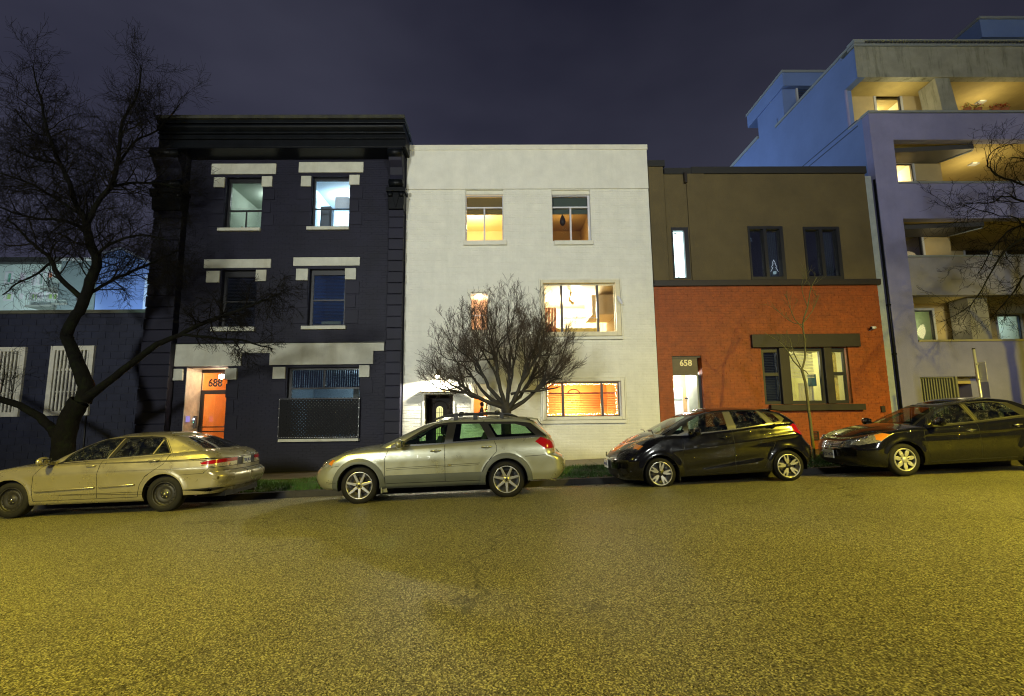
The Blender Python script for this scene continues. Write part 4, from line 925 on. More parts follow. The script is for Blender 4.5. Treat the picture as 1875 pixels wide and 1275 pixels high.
MB().box(xq + .03, gd[2] - .09, Yd - .09, Yd - .052, P(1270, 731, Yd)[1], P(1270, 728.5, Yd)[1]).build('push_bar', M_black, o2_)
MB().box(gd[0] + .2, xq - .24, Yd - .05, Yd - .032, P(1250, 733, Yd)[1], P(1250, 729.5, Yd)[1]).build('push_bar', mat('grey_bar', (.25, .3, .28), .4), o)
MB().box(gd[2] - .06, gd[2] - .001, 15.12, 15.18, .1, zh1).build('door_frame', M_darksash, w); MB().box(gd[2] - .12, gd[2] - .065, 15.16, 15.9, .1, zh1).build('open_glass_door', mat('pale_green_metal', (.3, .33, .25), .4), brown)
add_light('POINT', ((gd[0] + gd[2]) / 2, 15.9, zh1 - .1), (1, .98, .92), 60, None, .1, name='vestibule_lamp')
# ground-floor tripartite window
xs_ = {k: P(k, 690, 15.05)[0] for k in (1397, 1431, 1446, 1514, 1525, 1557)}
M_sash2 = mat('slate_sash', (.018, .019, .024), .4)
MB().box(P(1429.5, 690, 15)[0], P(1446.5, 690, 15)[0], 14.96, 15.25, gw[1], gw[3]).build('stone_mullion', M_brown, brown, bevel=.008)
MB().box(P(1511.5, 690, 15)[0], P(1526, 690, 15)[0], 14.96, 15.25, gw[1], gw[3]).build('stone_mullion', M_brown, brown, bevel=.008)
gg = {}
for nm, (a0, b0), fw in (('l', (1393, 1429.5), (.09, .03, .12, .09)), ('c', (1446.5, 1511.5), (.07, .08, .10, .10)), ('r', (1526, 1553), (.04, .05, .13, .10))):
    o = (P(a0, 690, 15)[0] + .002, gw[1] + .002, P(b0, 690, 15)[0] - .002, gw[3] - .002)
    o = (max(o[0], gw[0] + .002), o[1], o[2], o[3])
    w = frame_mb(o, fw, 15.06, 15.16).build('window', M_sash2, brown); gl = (o[0] + fw[0], o[1] + fw[3], o[2] - fw[1], o[3] - fw[2]); gg[nm] = gl
    if nm != 'c':
        zr_ = P(1415, 686, 15.1)[1]; q = MB(); q.box(gl[0], gl[2], 15.055, 15.15, zr_ - .05, zr_ + .05); q.build('sash_rail', M_sash2, w)
    pane(w, gl, 15.12, G_dark if nm == 'l' else G_clear)
    if nm == 'l': blinds(w, gl, 15.22, M_blind, .05)
    if nm == 'c': blinds(w, (gl[0], gl[1] + (gl[3] - gl[1]) * .45, gl[2] - .12, gl[3]), 15.22, M_blindw, .045, tilt=.012)
    if nm == 'r': 
        q = MB()
        for i in range(8): q.box(gl[0] + .02 + i * .03, gl[0] + .045 + i * .03, 15.24 + .015 * (i % 2), 15.255 + .015 * (i % 2), gl[1], gl[3])
        q.build('sheer_curtain', mat('yellow_sheer', (.6, .5, .15), .8, var=.5, vscale=8), w)
rr_ = (gg['c'][0] - .3, gw[1], gw[2], gw[3])
room(brown, rr_, 15.32, 2.6, mat('office_wall', (.72, .70, .38), .8, var=.1), ((1, .94, .60), 62, .4, .25), padx=.0, up=.05, down=.5)
room(brown, (gw[0], gw[1], gg['c'][0] - .33, gw[3]), 15.32, 1.2, M_interior_dark, ((.8, .8, .4), 2.0, .5, 1.2), padx=.0, up=.05, down=.5)
prop('wall_cupboard', 'grey-green cupboard inside the yellow office window', 'cupboard', mat('greygreen', (.12, .20, .10), .6), lambda q: [q.box(gg['c'][0], gg['c'][0] + .45, 17.0, 17.8, gg['c'][1] + .35, gg['c'][1] + .65), q.box(gg['c'][0], gg['c'][0] + .4, 17.2, 17.8, gg['c'][3] - .35, gg['c'][3] + .1)])
prop('picture_frame', 'small blue picture on the wall of the yellow office', 'picture', mat('bluepic', (.03, .12, .2), .5), lambda q: q.box(gg['c'][2] - .16, gg['c'][2] - .02, 15.3, 15.5, gg['c'][1] + .45, gg['c'][1] + .8))
prop('office_curtain', 'pale pleated curtain in the lower part of the yellow office window', 'curtain', mat('pale_curtain', (.68, .66, .45), .8, var=.1), lambda q: [q.box(gg['c'][0] + .45 + i * .04, gg['c'][0] + .475 + i * .04, 15.5 + .015 * (i % 2), 15.52 + .015 * (i % 2), gg['c'][1] - .2, gg['c'][1] + .55) for i in range(12)])
# pipe strip and downpipe at the right-hand end
sx0, sx1 = BR, BR + .21
MB().box(sx0 + .002, sx1, 15.02, 15.5, zB, P(1605, 322, 15)[1]).build('end_pier', mat('pale_render', (.30, .34, .36), .8, var=.2, vscale=2, bump=.3), brown)
MB().tube([(sx1 + .06, 14.98, .1), (sx1 + .06, 14.98, P(1605, 330, 15)[1])], .035, 10).build('downpipe', M_darktrim, brown)
for yy in (560, 650): zz_ = P(1625, yy, 15)[1]; MB().box(sx1 + .01, sx1 + .11, 14.94, 15.03, zz_, zz_ + .04).build('pipe_clip', M_darktrim, brown)
# camera, vent
cx_, cz_ = P(1598, 601, 14.88)
sc_ = empty('security_camera', (cx_, 15, cz_), 'small white security camera at the right of the orange brick wall', 'security camera')
MB().tube([(cx_ + .09, 14.90, cz_ + .02), (cx_ - .05, 14.86, cz_)], .045, 12).build('camera_body', mat('white_plastic', (.7, .7, .7), .4), sc_); MB().tube([(cx_ + .0, 14.88, cz_ - .01), (cx_ - .04, 15.0, cz_ - .07)], .014, 8).build('bracket', MATS['white_plastic'], sc_)
MB().tube([(cx_ - .052, 14.859, cz_), (cx_ - .07, 14.855, cz_ - .003)], .04, 12).build('lens', M_black, sc_)
vr = rect(1484, 790, 1498, 806); vt = frame_mb(vr, .02, 14.95, 14.99); 
for i in range(5): vt.box(vr[0] + .02, vr[2] - .02, 14.96, 14.975, vr[1] + .03 + i * .04, vr[1] + .045 + i * .04)
tag(vt.build('wall_vent', M_brown, None), 'small dark louvred vent low on the orange brick wall', 'vent')
vr = rect(1612, 744, 1619, 755)
tag(boxpart(None, 'meter_box', vr, 14.95, 14.99, M_brown), 'tiny dark box high beside the dark sedan roof on orange brick', 'box')
# ---------------------------------------------------------------- periwinkle apartment block
AX, AR = 11.85, 21.5
apt = empty('apartment_block', (16, 15, .3), 'periwinkle blue apartment block with deep balconies and stained parapet at right', 'apartment block')
LX = 12.56
Z4, Z3t, Z3b, Z2t, Z2b, Z1t, Z1b = 11.12, 10.13, 8.70, 7.48, 6.28, 5.02, 3.63
PB, PT = 12.50, 13.62
D2 = 18.2
# side wall facing left (block 1) with score lines
q = MB(); q.box(AX, AX + .25, 15.96, 20.1, -1, PT + .1); q.box(AX, AX + .25, 15.301, 15.959, -1, Z4 - .08); q.build('side_wall', M_periside, apt)
q = MB(); q.box(AX - .001 + .002, AX + .25, 15.26, 15.96, PB - .0, PT - .02); q.build('parapet_return', M_periside, apt)
q = MB()
for (ya, yb, z) in ((15.5, 19.9, 10.9), (15.5, 19.9, 11.1), (15.5, 19.9, 8.9), (15.5, 19.9, 9.1)): q.box(AX - .012, AX - .001, ya, yb, z + .0, z + .03)
q.build('score_lines', mat('dark_joint', (.03, .05, .1), .8), apt)
MB().box(AX - .05, AX + .32, 15.2, 20.2, PT + .101, PT + .19).build('side_coping', mat('grey_flashing', (.30, .33, .33), .5, metal=.3), apt)
# lower front
fx1 = AR
gr = rect(1687, 690, 1752, 738); dd = rect(1756, 690, 1812, 740)
wall_mesh(AX + .001, fx1, -1, Z1b - .06, 15.0, .3, [(gr[0], gr[1] - .5, dd[2], gr[3])]).build('ground_wall', M_peri, apt)
MB().box(AX, LX, 15.0, 15.3, Z1b - .059, Z4 - .08).build('corner_pier', M_peri, apt)
for z0, z1, lab in ((Z1t, Z2b - .06, 1), (Z2t, Z3b - .06, 2), (Z3t, Z4 - .08, 3)):
    MB().box(LX + .001, fx1, 15.002, 15.28, z0, z1).build('balcony_guard', mat('grey_mauve_stucco', (.26, .25, .27), .85, var=.15, vscale=1.5, bump=.4, bscale=40, stain=(.2, .19, .17), sscale=1.2) if lab == 1 else M_peri, apt)
    MB().box(LX + .001, fx1, 14.96, 15.32, z1 + .001, z1 + .06).build('guard_cap', MATS['grey_flashing'], apt, bevel=.008)
MB().box(LX + .0, fx1, 14.96, 15.32, Z1b - .058, Z1b).build('guard_cap', mat('ochre_cap', (.3, .27, .15), .7), apt)
MB().box(AX - .03, fx1, 14.95, 15.33, Z4 - .079, Z4).build('guard_cap', MATS['grey_flashing'], apt, bevel=.008)
MB().box(AX, AX + .25, 15.31, 15.99, Z4 - .079, Z4 - .001).build('guard_cap', MATS['grey_flashing'], apt)
# floors / soffits
M_soff = mat('soffit_ochre', (.44, .35, .14), .8, var=.1)
for z0, z1 in ((Z1t + .0, Z1t + .2), (Z2t, Z2t + .2), (Z3t, Z3t + .2)):
    MB().box(LX - .4, fx1, 15.285, D2, z0 + .02, z1).build('soffit', M_soff, apt)
MB().box(AX + .26, fx1, 15.35, D2, PB + .02, PB + .2).build('soffit', M_soff, apt)
# recessed walls
xr = P(1722, 300, 16.3)[0]
M_frameg = mat('light_grey_frame', (.45, .46, .46), .4)
def win_ap(o, Y, m=None, lit=None, wallc=None, deep=1.6):
    w = frame_mb(o, .07, Y - .03, Y + .06).build('window', M_frameg, apt)
    q = frame_mb((o[0] + .07, o[1] + .07, o[2] - .07, o[3] - .07), .03, Y + .0, Y + .07); q.build('inner_frame', M_darksash, w)
    pane(w, (o[0] + .1, o[1] + .1, o[2] - .1, o[3] - .1), Y + .04, G_clear if lit else glass('night_glass', (.7, .75, .8), .16))
    if lit: room(apt, o, Y + .22, deep, wallc, lit, padx=.1, up=.05, down=.3)
    else: room(apt, o, Y + .22, .6, M_interior_dark, None, padx=.05, up=.02, down=.02)
for fl_, (z0, z1) in enumerate(((Z1b, Z1t), (Z2b, Z2t), (Z3b, Z3t), (Z4, PB))):
    z0 -= .9
    Y = 16.3
    if fl_ == 3: o = rect(1600, 170, 1652, 205, Y); xl_ = AX + .26; xr_f = P(1700, 170, 16.3)[0]
    elif fl_ == 2: o = rect(1632, 297, 1675, 338, Y); xl_ = LX - .4; xr_f = xr
    elif fl_ == 1: o = rect(1650, 428, 1692, 474, Y); xl_ = LX - .4; xr_f = P(1738, 430, 16.3)[0]
    else: o = rect(1668, 565, 1713, 628, Y); xl_ = LX - .4; xr_f = P(1755, 580, 16.3)[0]
    o = (max(o[0], xl_ + .05), o[1] - .3, o[2], o[3])
    wall_mesh(xl_, xr_f, z0, z1 + .02, Y, .2, [o]).build('recess_wall', M_ochre, apt)
    win_ap(o, Y, lit=[((1, .9, .5), 10, .5, .5), ((.8, .7, .5), .6, .5, .3), ((1, .86, .5), 70, .5, .3), ((1, .9, .55), 42, .6, .4)][fl_], wallc=mat('apt_room' + str(fl_), [(.35, .45, .3), (.3, .26, .24), (.9, .78, .5), (.8, .7, .42)][fl_], .8))
    # deeper right part
    q = MB(); q.box(xr_f - .2, xr_f, 16.501, D2, z0, z1 + .02); q.build('recess_return', M_ochre, apt)
    ops_ = []
    if fl_ == 2: o2 = rect(1742, 318, 1800, 345, D2)
    elif fl_ == 1: o2 = rect(1763, 442, 1815, 480, D2)
    elif fl_ == 0: o2 = rect(1762, 575, 1800, 630, D2)
    else: o2 = rect(1815, 190, 1865, 230, D2)
    o3 = (o2[2] + .5, o2[1], o2[2] + 1.5, o2[3])
    wall_mesh(xr_f, fx1, z0, z1 + .02, D2, .2, [o2, o3]).build('recess_wall', M_ochre, apt)
    win_ap(o2, D2, lit=[((1, .85, .5), 8, .5, .5), None, ((1, .93, .75), 120, .5, .3), None][fl_], wallc=M_interior_cream)
    win_ap(o3, D2, lit=[((.4, .7, 1), 14, .5, .4), None, None, None][fl_], wallc=M_interior_cream)
    # diagonal beam below the ceiling
    if fl_ in (1, 2):
        q = MB(); q.prism([(LX, 15.6), (xr_f + .25, 15.3), (xr_f + .35, 15.45), (xr_f - .15, 16.29), (LX, 16.29)], z1 - .14, z1 + .018, axis='z'); q.build('ceiling_beam', mat('dark_beam', (.05, .05, .055), .6), apt)
        MB().tube([(xr_f + .30, 15.42, z1 - .15), (xr_f - .12, 16.2, z1 - .15)], .02, 6).build('beam_edge', MATS['grey_flashing'], apt)
# columns
ca, cb = P(1722, 168, 15.3)[0], P(1748, 168, 15.3)[0]
q = MB(); q.prism([(ca, Z4), (cb + .06, Z4), (cb - .12, PB - .0), (ca - .12, PB - .0)], 15.30, 15.301 + .7); q.build('balcony_column', M_grime, apt)
ca, cb = P(1776, 580, 15.32)[0], P(1812, 580, 15.32)[0]
MB().box(ca, cb, 15.33, 16.0, Z1b, Z1t).build('balcony_column', mat('grey_mauve_stucco2', (.26, .25, .22), .85, var=.15), apt)
# parapet
MB().box(AX + .251, fx1, 15.25, 15.5, PB, PT).build('parapet', M_grime, apt, bevel=.01)
MB().box(AX - .02, AX + .25, 15.25, 15.259, PB, PT).build('parapet_corner', M_grime, apt)
MB().box(AX - .05, fx1, 15.21, 15.55, PT + .001, PT + .08).build('parapet_flashing', MATS['grey_flashing'], apt)
q = MB(); x = AX
while x < fx1:
    q.box(x, x + .05, 15.25, 15.3, PT + .08, PT + .19); x += .13
q.build('vent_slots', mat('slot_dark', (.06, .06, .06), .6), apt)['kind'] = 'stuff'
MB().box(AX - .04, fx1, 15.3, 15.5, PT + .081, PT + .19).build('parapet_backing', M_black, apt)
MB().box(AX - .05, fx1, 15.21, 15.55, PT + .191, PT + .24).build('parapet_flashing', MATS['grey_flashing'], apt, bevel=.005)
for z, y in ((15.95, 15.3),): MB().box(AX + .0, AX + .07, 15.9, 15.955, Z4, PB).build('corner_post', M_peri, apt)
MB().box(AX + .26, fx1, 15.55, 20.1, PT - .5, PT - .3).build('roof', M_roof, apt)
MB().box(AX + .26, fx1, 19.9, 20.1, -1, PT - .5).build('rear_wall', M_periside, apt)
MB().box(fx1 - .2, fx1, 15.3, 19.9, -1, PT - .5).build('end_wall', M_peri, apt)
# rooftop volumes
MB().box(AX + .05, 19, 19.6, 21.7, 10, 15.1).build('rooftop_block', M_periside, apt)
MB().box(AX - .02, 19, 19.35, 22.5, 15.1, 15.7).build('rooftop_slab', M_periside, apt, bevel=.01)
MB().box(AX - .05, 19.05, 19.32, 22.53, 15.701, 15.8).build('slab_flashing', MATS['grey_flashing'], apt)
rw = (P(1456, 170, 19.6)[0], 13.6, P(1483, 170, 19.6)[0], P(1466, 152, 19.6)[1])
w = frame_mb((rw[0], 13.4, rw[2] + .5, rw[3]), .08, 19.52, 19.6).build('window', M_frameg, apt); pane(w, (rw[0] + .08, 13.48, rw[2] + .42, rw[3] - .08), 19.58, glass('night_glass', (.7, .75, .8), .16))
blinds(w, (rw[0] + .08, 13.48, rw[2] + .42, rw[3] - .3), 19.585, M_blind, .09, tilt=.008)
MB().box(AX + .02, 19, 20.101, 24.7, -1, 14.1).build('rear_block', M_periside, apt); MB().box(AX - .02, 19, 21.75, 24.75, 14.101, 14.25).build('rear_coping', MATS['grey_flashing'], apt)
vx, vz = P(1800, 52, 16.6)
MB().box(vx, fx1, 16.6, 22, 13.4, vz - .6).build('penthouse', M_ochre, apt)
MB().box(vx - .4, fx1, 16.3, 22.3, vz - .599, vz + .1).build('penthouse_slab', M_periside, apt); MB().box(vx - .45, fx1, 16.25, 22.35, vz + .101, vz + .2).build('slab_flashing', MATS['grey_flashing'], apt)
# ground-floor grille and doorway
MB().box(gr[0], gr[2], 15.25, 15.29, gr[1] - .5, gr[3]).build('grille_back', M_black, apt)
for i in range(12):
    x = gr[0] + .06 + i * (gr[2] - gr[0] - .14) / 11.5
    MB().box(x, x + .035, 15.08, 15.14, gr[1] - .5, gr[3] - .05).build('grille_bar', mat('olive_grey_metal', (.20, .20, .12), .5), apt)
frame_mb((gr[0], gr[1] - .5, gr[2], gr[3]), .04, 15.06, 15.16).build('grille_frame', MATS['olive_grey_metal'], apt)
MB().box(gr[2] + .001, gr[2] + .06, 15.0, 15.9, gr[1] - .5, gr[3]).build('door_jamb', MATS['olive_grey_metal'], apt)
q = MB(); q.box(gr[2] + .06, dd[2], 16.0, 16.1, gr[1] - .5, gr[3]); q.build('entrance_door', mat('rust_door', (.28, .09, .03), .6, var=.3, vscale=2), apt)
MB().box(dd[2] - .25, dd[2], 15.31, 16.0, gr[1] - .5, gr[3]).build('entrance_return', M_peri, apt); MB().box(gr[2] + .06, dd[2] - .25, 15.31, 16.0, gr[3] - .2, gr[3]).build('entrance_soffit', M_soff, apt)
# balcony lamps (warm)
for (px, py, Y, lab, pw) in ((1779, 276, 16.6, 'small square warm ceiling lamp over the third-floor balcony, apartment block', 60), (1790, 150, 16.6, 'warm ceiling lamp over the top balcony of the apartment block', 46)):
    x, z = P(px, py, Y); zc = (Z3t if pw == 60 else PB)
    l = empty('ceiling_lamp', (x, Y, zc), lab, 'lamp')
    frame_mb((x - .13, zc - .03, x + .13, zc + .019), .01, Y - .1, Y + .1).build('housing', M_frameg, l)
    MB().box(x - .08, x + .08, Y - .08, Y + .08, zc - .02, zc - .012).build('diffuser', emis('balc_lamp', (1, .8, .35), 6), l)
    add_light('POINT', (x - .3, Y - .3, zc - .75), (1, .80, .38), pw * .8, l, .3)
add_light('POINT', (13.5, 15.6, PB - .8), (1, .86, .45), 26, None, .35, name='balcony_glow')
add_light('POINT', (14.6, 15.7, Z1t - .8), (1, .86, .42), 16, None, .3, name='balcony_glow')
add_light('POINT', (14.2, 15.7, Z2t - .7), (1, .8, .4), 7, None, .3, name='balcony_glow')
# flower pots on the top guard
fm = [mat('petal_red', (.55, .02, .02), .6), mat('petal_yellow', (.7, .5, .1), .6), mat('leaf_pot', (.06, .14, .03), .6), mat('terracotta', (.45, .15, .05), .7)]
for i, (px, py, lab) in enumerate(((1763, 186, 'left flower pot with yellow and white flowers on the top balcony guard'), (1781, 180, 'terracotta pot with red and yellow flowers on the top balcony guard'), (1815, 190, 'red flowers in a pot at the far right of the top balcony guard'), (1832, 190, 'rightmost red flower pot on the top balcony guard'))):
    x, z = P(px, py, 15.25); z = Z4 + .002
    pt_ = empty('flower_pot', (x, 15.15, z), lab, 'flower pot')
    MB().lathe([(0, 0), (.08, 0), (.12, .16), (.10, .16), (.09, .12), (0, .12)], (x, 15.15, z), 'z', 12).build('pot', fm[3], pt_)
    rg = random.Random(i); qs = [MB(), MB(), MB()]
    for k in range(90):
        a_, e_, r_ = rg.uniform(0, 6.28), rg.uniform(.0, 1.4), rg.uniform(.08, .19); c_ = (x + r_ * math.cos(a_) * math.cos(e_), 15.15 + r_ * .8 * math.sin(a_) * math.cos(e_), z + .17 + r_ * math.sin(e_))
        w_ = MB() ; k_ = 2 if rg.random() < .35 else (0 if (rg.random() < (.3 if i < 2 else .95)) else 1)
        s_ = .03; n_ = [(c_[0] - s_, c_[1], c_[2]), (c_[0], c_[1] - s_ * .5, c_[2] + s_ * rg.uniform(-1, 1)), (c_[0] + s_, c_[1], c_[2]), (c_[0], c_[1] + s_, c_[2] + s_)]
        qs[k_].add(n_, [(0, 1, 2, 3)])
    for k, nm in enumerate(('red_petals', 'yellow_petals', 'leaves')):
        if qs[k].v: qs[k].build(nm, fm[k], pt_)

# ---------------------------------------------------------------- slate block building at left
KL, KR = -30.0, DL - .012
KT = P(150, 574, 15)[1]
blk = empty('block_building', (-14, 15, 0), 'low slate blue concrete-block building with barred windows at left', 'building')
w1 = rect(89.5, 634, 169, 761); pw_ = w1[2] - w1[0]; r0 = P(44, 690, 15)[0]
w0 = (r0 - pw_, w1[1] - .02, r0, w1[3] - .02)
kops = [w0, w1]
wall_mesh(KL, KR, zB, KT, 15.02, .28, kops, sides=False).build('wall', mat('block_mortar', (.024, .026, .04), .7), blk)
shell(blk, KL, KR, zB, KT, 15.3, 24, M_block, M_roof)
bx_b = MB(); M_bk = M_block
def blocks(x0, x1, z0, z1):
    pitchx, pitchz, jt = .41, .205, .009; r = 0; z = z0; more = MB(); rg = random.Random(11)
    while z < z1 - .05:
        zt__ = min(z + pitchz - jt, z1); x = x0 - (r % 2) * pitchx / 2
        while x < x1:
            a_, c_ = max(x, x0), min(x + pitchx - jt, x1)
            if c_ - a_ > .03:
                for p_ in [q_ for q_ in subtract((a_, z, c_, zt__), w0) for q_ in subtract(q_, w1)]:
                    if p_[2] - p_[0] < .02 or p_[3] - p_[1] < .02: continue
                    pr_ = rg.uniform(.010, .016); h = .004
                    tgt = MB() if p_[0] > -15.8 and p_[1] > -.4 else more
                    tgt.add([(p_[0], 15.02, p_[1]), (p_[2], 15.02, p_[1]), (p_[2], 15.02, p_[3]), (p_[0], 15.02, p_[3]), (p_[0] + h, 15.02 - pr_, p_[1] + h), (p_[2] - h, 15.02 - pr_, p_[1] + h), (p_[2] - h, 15.02 - pr_, p_[3] - h), (p_[0] + h, 15.02 - pr_, p_[3] - h)], [(4, 5, 6, 7), (0, 1, 5, 4), (1, 2, 6, 5), (2, 3, 7, 6), (3, 0, 4, 7)])
                    if tgt is not more: tgt.build('concrete_block', M_bk, blk)
            x += pitchx
        z += pitchz; r += 1
    if more.v: more.build('blockwork', M_bk, blk)['kind'] = 'stuff'
blocks(-22, KR, -.6, KT - .01)
MB().box(KL, KR - .0, 14.96, 15.3, KT + .001, KT + .10).build('coping', mat('teal_brown_flashing', (.10, .10, .07), .5, metal=.2, var=.3, vscale=.7, stain=(.08, .22, .22), sscale=.3), blk)
for o in (w0, w1):
    w = frame_mb(o, .13, 14.94, 15.02).build('window', M_bars, blk)
    q = frame_mb((o[0] + .13, o[1] + .1, o[2] - .13, o[3] - .1), .03, 15.15, 15.22); zr_ = o[1] + (o[3] - o[1]) * .68; q.box(o[0] + .16, o[2] - .16, 15.14, 15.23, zr_ - .06, zr_ + .0); q.build('sash', M_bars, w)
    n = 9
    for i in range(n):
        x = o[0] + .13 + (o[2] - o[0] - .26) * (i + .5) / n - .028
        MB().box(x, x + .05, 14.965, 15.005, o[1] + .131, o[3] - .131).build('bar', M_bars, w)
    for f in (.34, .65): zz_ = o[1] + (o[3] - o[1]) * f; MB().box(o[0] + .131, o[2] - .131, 15.006, 15.03, zz_ - .015, zz_ + .015).build('cross_bar', M_bars, w)
    pane(w, (o[0] + .16, o[1] + .13, o[2] - .16, o[3] - .13), 15.18, G_dark)
    room(blk, o, 15.32, 1.2, mat('tan_dark_room', (.16, .12, .08), .8), ((.9, .85, .5), 1.6), padx=.05, up=.02, down=.1)
MB().tube([(P(158, 765, 15)[0], 14.98, w1[1]), (P(156, 800, 15)[0], 14.98, .2)], .02, 8).build('conduit', M_black, blk)

# ---------------------------------------------------------------- far buildings at left
bg1 = empty('far_apartment_house', (-31, 34, 1), 'bright pale green-white apartment house with balconies far behind the block building', 'apartment house')
M_far = mat('pale_render_far', (.50, .60, .58), .8, var=.08)
fx0_, fx1_ = P(-30, 520, 34)[0], P(131, 520, 34)[0]; ft = P(90, 484, 34)[1]
fops = []
def fr(x0, y0, x1, y1): r = rect(x0, y0, x1, y1, 34); fops.append(r); return r
fw = [(fr(60, 498, 68, 523), 'g'), (fr(71, 497, 82, 523), 'g'), (fr(88, 498, 99, 512), 'o'), (fr(37, 500, 47, 520), 'p'), (fr(117, 500, 130, 520), 'g'),
      (fr(55, 536, 72, 551), 'y'), (fr(73, 536, 80, 551), 'y'), (fr(85, 536, 108, 551), 'y'), (fr(111, 536, 118.5, 554), 'o'), (fr(120, 536, 127.5, 554), 'o'), (fr(37, 538, 43, 548), 'g'),
      (fr(10, 498, 24, 520), 'g'), (fr(8, 536, 24, 551), 'y')]
wall_mesh(fx0_, fx1_, 0, ft, 34, .3, fops).build('wall', M_far, bg1)
MB().box(fx0_ - .2, fx1_ + .25, 33.5, 34.4, ft, ft + .35).build('eaves', mat('dark_eaves', (.03, .03, .03), .6), bg1)
MB().box(fx0_, fx1_, 34.301, 42, 0, ft - .01).build('body', mat('grey_render_far', (.10, .13, .15), .8), bg1)
cols = {'g': emis('far_green', (.06, .20, .15), .9), 'o': emis('far_orange', (.9, .25, .03), 1.1), 'y': emis('far_yellow', (.16, .30, .10), 1.0), 'p': emis('far_pink', (.75, .5, .8), 1.0)}
for r, c in fw:
    w = frame_mb(r, .10, 33.93, 34.05).build('window', M_whiteframe, bg1)
    MB().box(r[0] + .10, r[2] - .10, 34.1, 34.12, r[1] + .10, r[3] - .10).build('pane', cols[c], w)
    if r[2] - r[0] > .6: MB().box((r[0] + r[2]) / 2 - .03, (r[0] + r[2]) / 2 + .03, 33.98, 34.09, r[1] + .06, r[3] - .06).build('mullion', M_whiteframe, w)
for (x0, y0, x1, y1) in ((82, 511, 113, 529), (54, 549, 104, 560), (100, 551, 130, 557)):
    r = rect(x0, y0, x1, y1, 33.2); zz_ = r[1]
    MB().box(r[0], r[2], 32.9, 33.999, zz_ - .12, zz_).build('balcony_slab', mat('slab_grey', (.2, .22, .2), .7), bg1)
    q = MB(); q.box(r[0], r[2], 32.9, 32.94, r[3] - .05, r[3])
    for i in range(15): q.box(r[0] + (r[2] - r[0] - .02) * i / 14, r[0] + (r[2] - r[0] - .02) * i / 14 + .02, 32.9, 32.92, zz_, r[3] - .05)
    q.build('railing', mat('railing_grey', (.3, .36, .33), .5), bg1)
l = empty('flood_lamp', (-27, 26, .5), 'cold white flood lamp lighting the yard behind the block building', 'flood lamp')
MB().tube([(-27, 26, .2), (-27, 26, 6.6)], .06, 8).build('pole', M_pole, l); MB().box(-27.2, -26.8, 26, 26.3, 6.6, 6.75).build('head', M_pole, l)
add_light('SPOT', (-27, 26.3, 6.6), (.78, .95, .92), 4200, l, .2, rot=(R_(80), 0, R_(20)), spot=(R_(140), .5))
bg2 = empty('blue_gabled_building', (-26, 30, 1), 'tall blue-lit blank gable wall far behind the tree', 'building')
M_bw = mat('pale_blue_wall', (.22, .34, .62), .8, var=.08, vscale=.5)
g = [P(178, 575, 30), P(180, 470, 30), P(192, 462, 30), P(235, 457, 30), P(282, 485, 30), P(282, 575, 30)]
gp = [(g[0][0], 2), (g[1][0], g[1][1]), (g[3][0] - .4, g[3][1]), (g[4][0] - .2, g[4][1]), (g[5][0] - .2, 2)]
MB().prism(gp, 30, 38).build('gable_wall', M_bw, bg2)
q = MB(); q.tube([(gp[1][0] - .1, 29.9, gp[1][1] + .06), (gp[2][0], 29.9, gp[2][1] + .08), (gp[3][0] + .1, 29.9, gp[3][1] + .06)], .07, 4); q.build('roof_edge', M_frameg, bg2)
e0, e1 = P(264, 530, 29.5), P(282, 530, 29.5)
MB().prism([(e0[0], 2), (e0[0], P(266, 503, 29.5)[1]), (e1[0], P(281, 511, 29.5)[1]), (e1[0], 2)], 29.5, 29.99).build('white_annex', mat('white_annex', (.62, .74, .86), .8), bg2)
l = empty('flood_lamp', (-20, 22, .5), 'bluish flood lamp lighting the blank gable wall behind the dark house', 'flood lamp')
MB().tube([(-21, 25, .2), (-21, 25, 7.5)], .06, 8).build('pole', M_pole, l); MB().box(-21.2, -20.8, 25, 25.3, 7.5, 7.65).build('head', M_pole, l)
add_light('SPOT', (-21, 25.3, 7.5), (.50, .70, 1), 1100, l, .2, rot=(R_(85), 0, R_(25)), spot=(R_(140), .5))
bg3 = empty('grey_stair_tower', (-28.5, 33, 1), 'dim grey-green stair tower between the pale apartment house and the blue gable', 'tower')
r = (fx1_ + .06, 2, P(176, 520, 33)[0], P(150, 478, 33)[1])
MB().box(r[0], r[2], 33, 40, r[1], r[3]).build('wall', mat('dim_grey', (.12, .16, .17), .8, var=.1), bg3)
MB().box(r[0], r[2] , 32.9, 33.0, r[3], r[3] + .2).build('roof_edge', M_frameg, bg3)

# ---------------------------------------------------------------- sign post
px_, pz_ = P(1791, 690, 12.4)
zb_ = gz(px_, 12.4)
sp = empty('sign_post', (px_, 12.4, zb_), 'galvanised sign post with edge-on parking sign behind the rightmost sedan', 'sign post')
zt__ = P(1786, 640, 12.4)[1]
MB().tube([(px_ + .04, 12.4, zb_ - .1), (px_ - .02, 12.4, zt__)], .03, 10).build('pole', mat('bright_galv', (.55, .56, .52), .4, metal=.6), sp)
MB().tube([(px_ - .02, 12.4, zt__), (px_ - .02, 12.4, zt__ + .03)], .036, 10).build('cap', M_black, sp)
zs0, zs1 = P(1795, 700, 12.4)[1], P(1790, 664, 12.4)[1]
MB().box(px_ + .035, px_ + .043, 12.2, 12.5, zs0, zs1).build('sign_plate', mat('sign_white', (.6, .6, .6), .4, metal=.3), sp)
for zz_ in (zs0 + .06, zs1 - .06): MB().box(px_ - .03, px_ + .045, 12.36, 12.37, zz_, zz_ + .03).build('clamp', M_pole, sp)
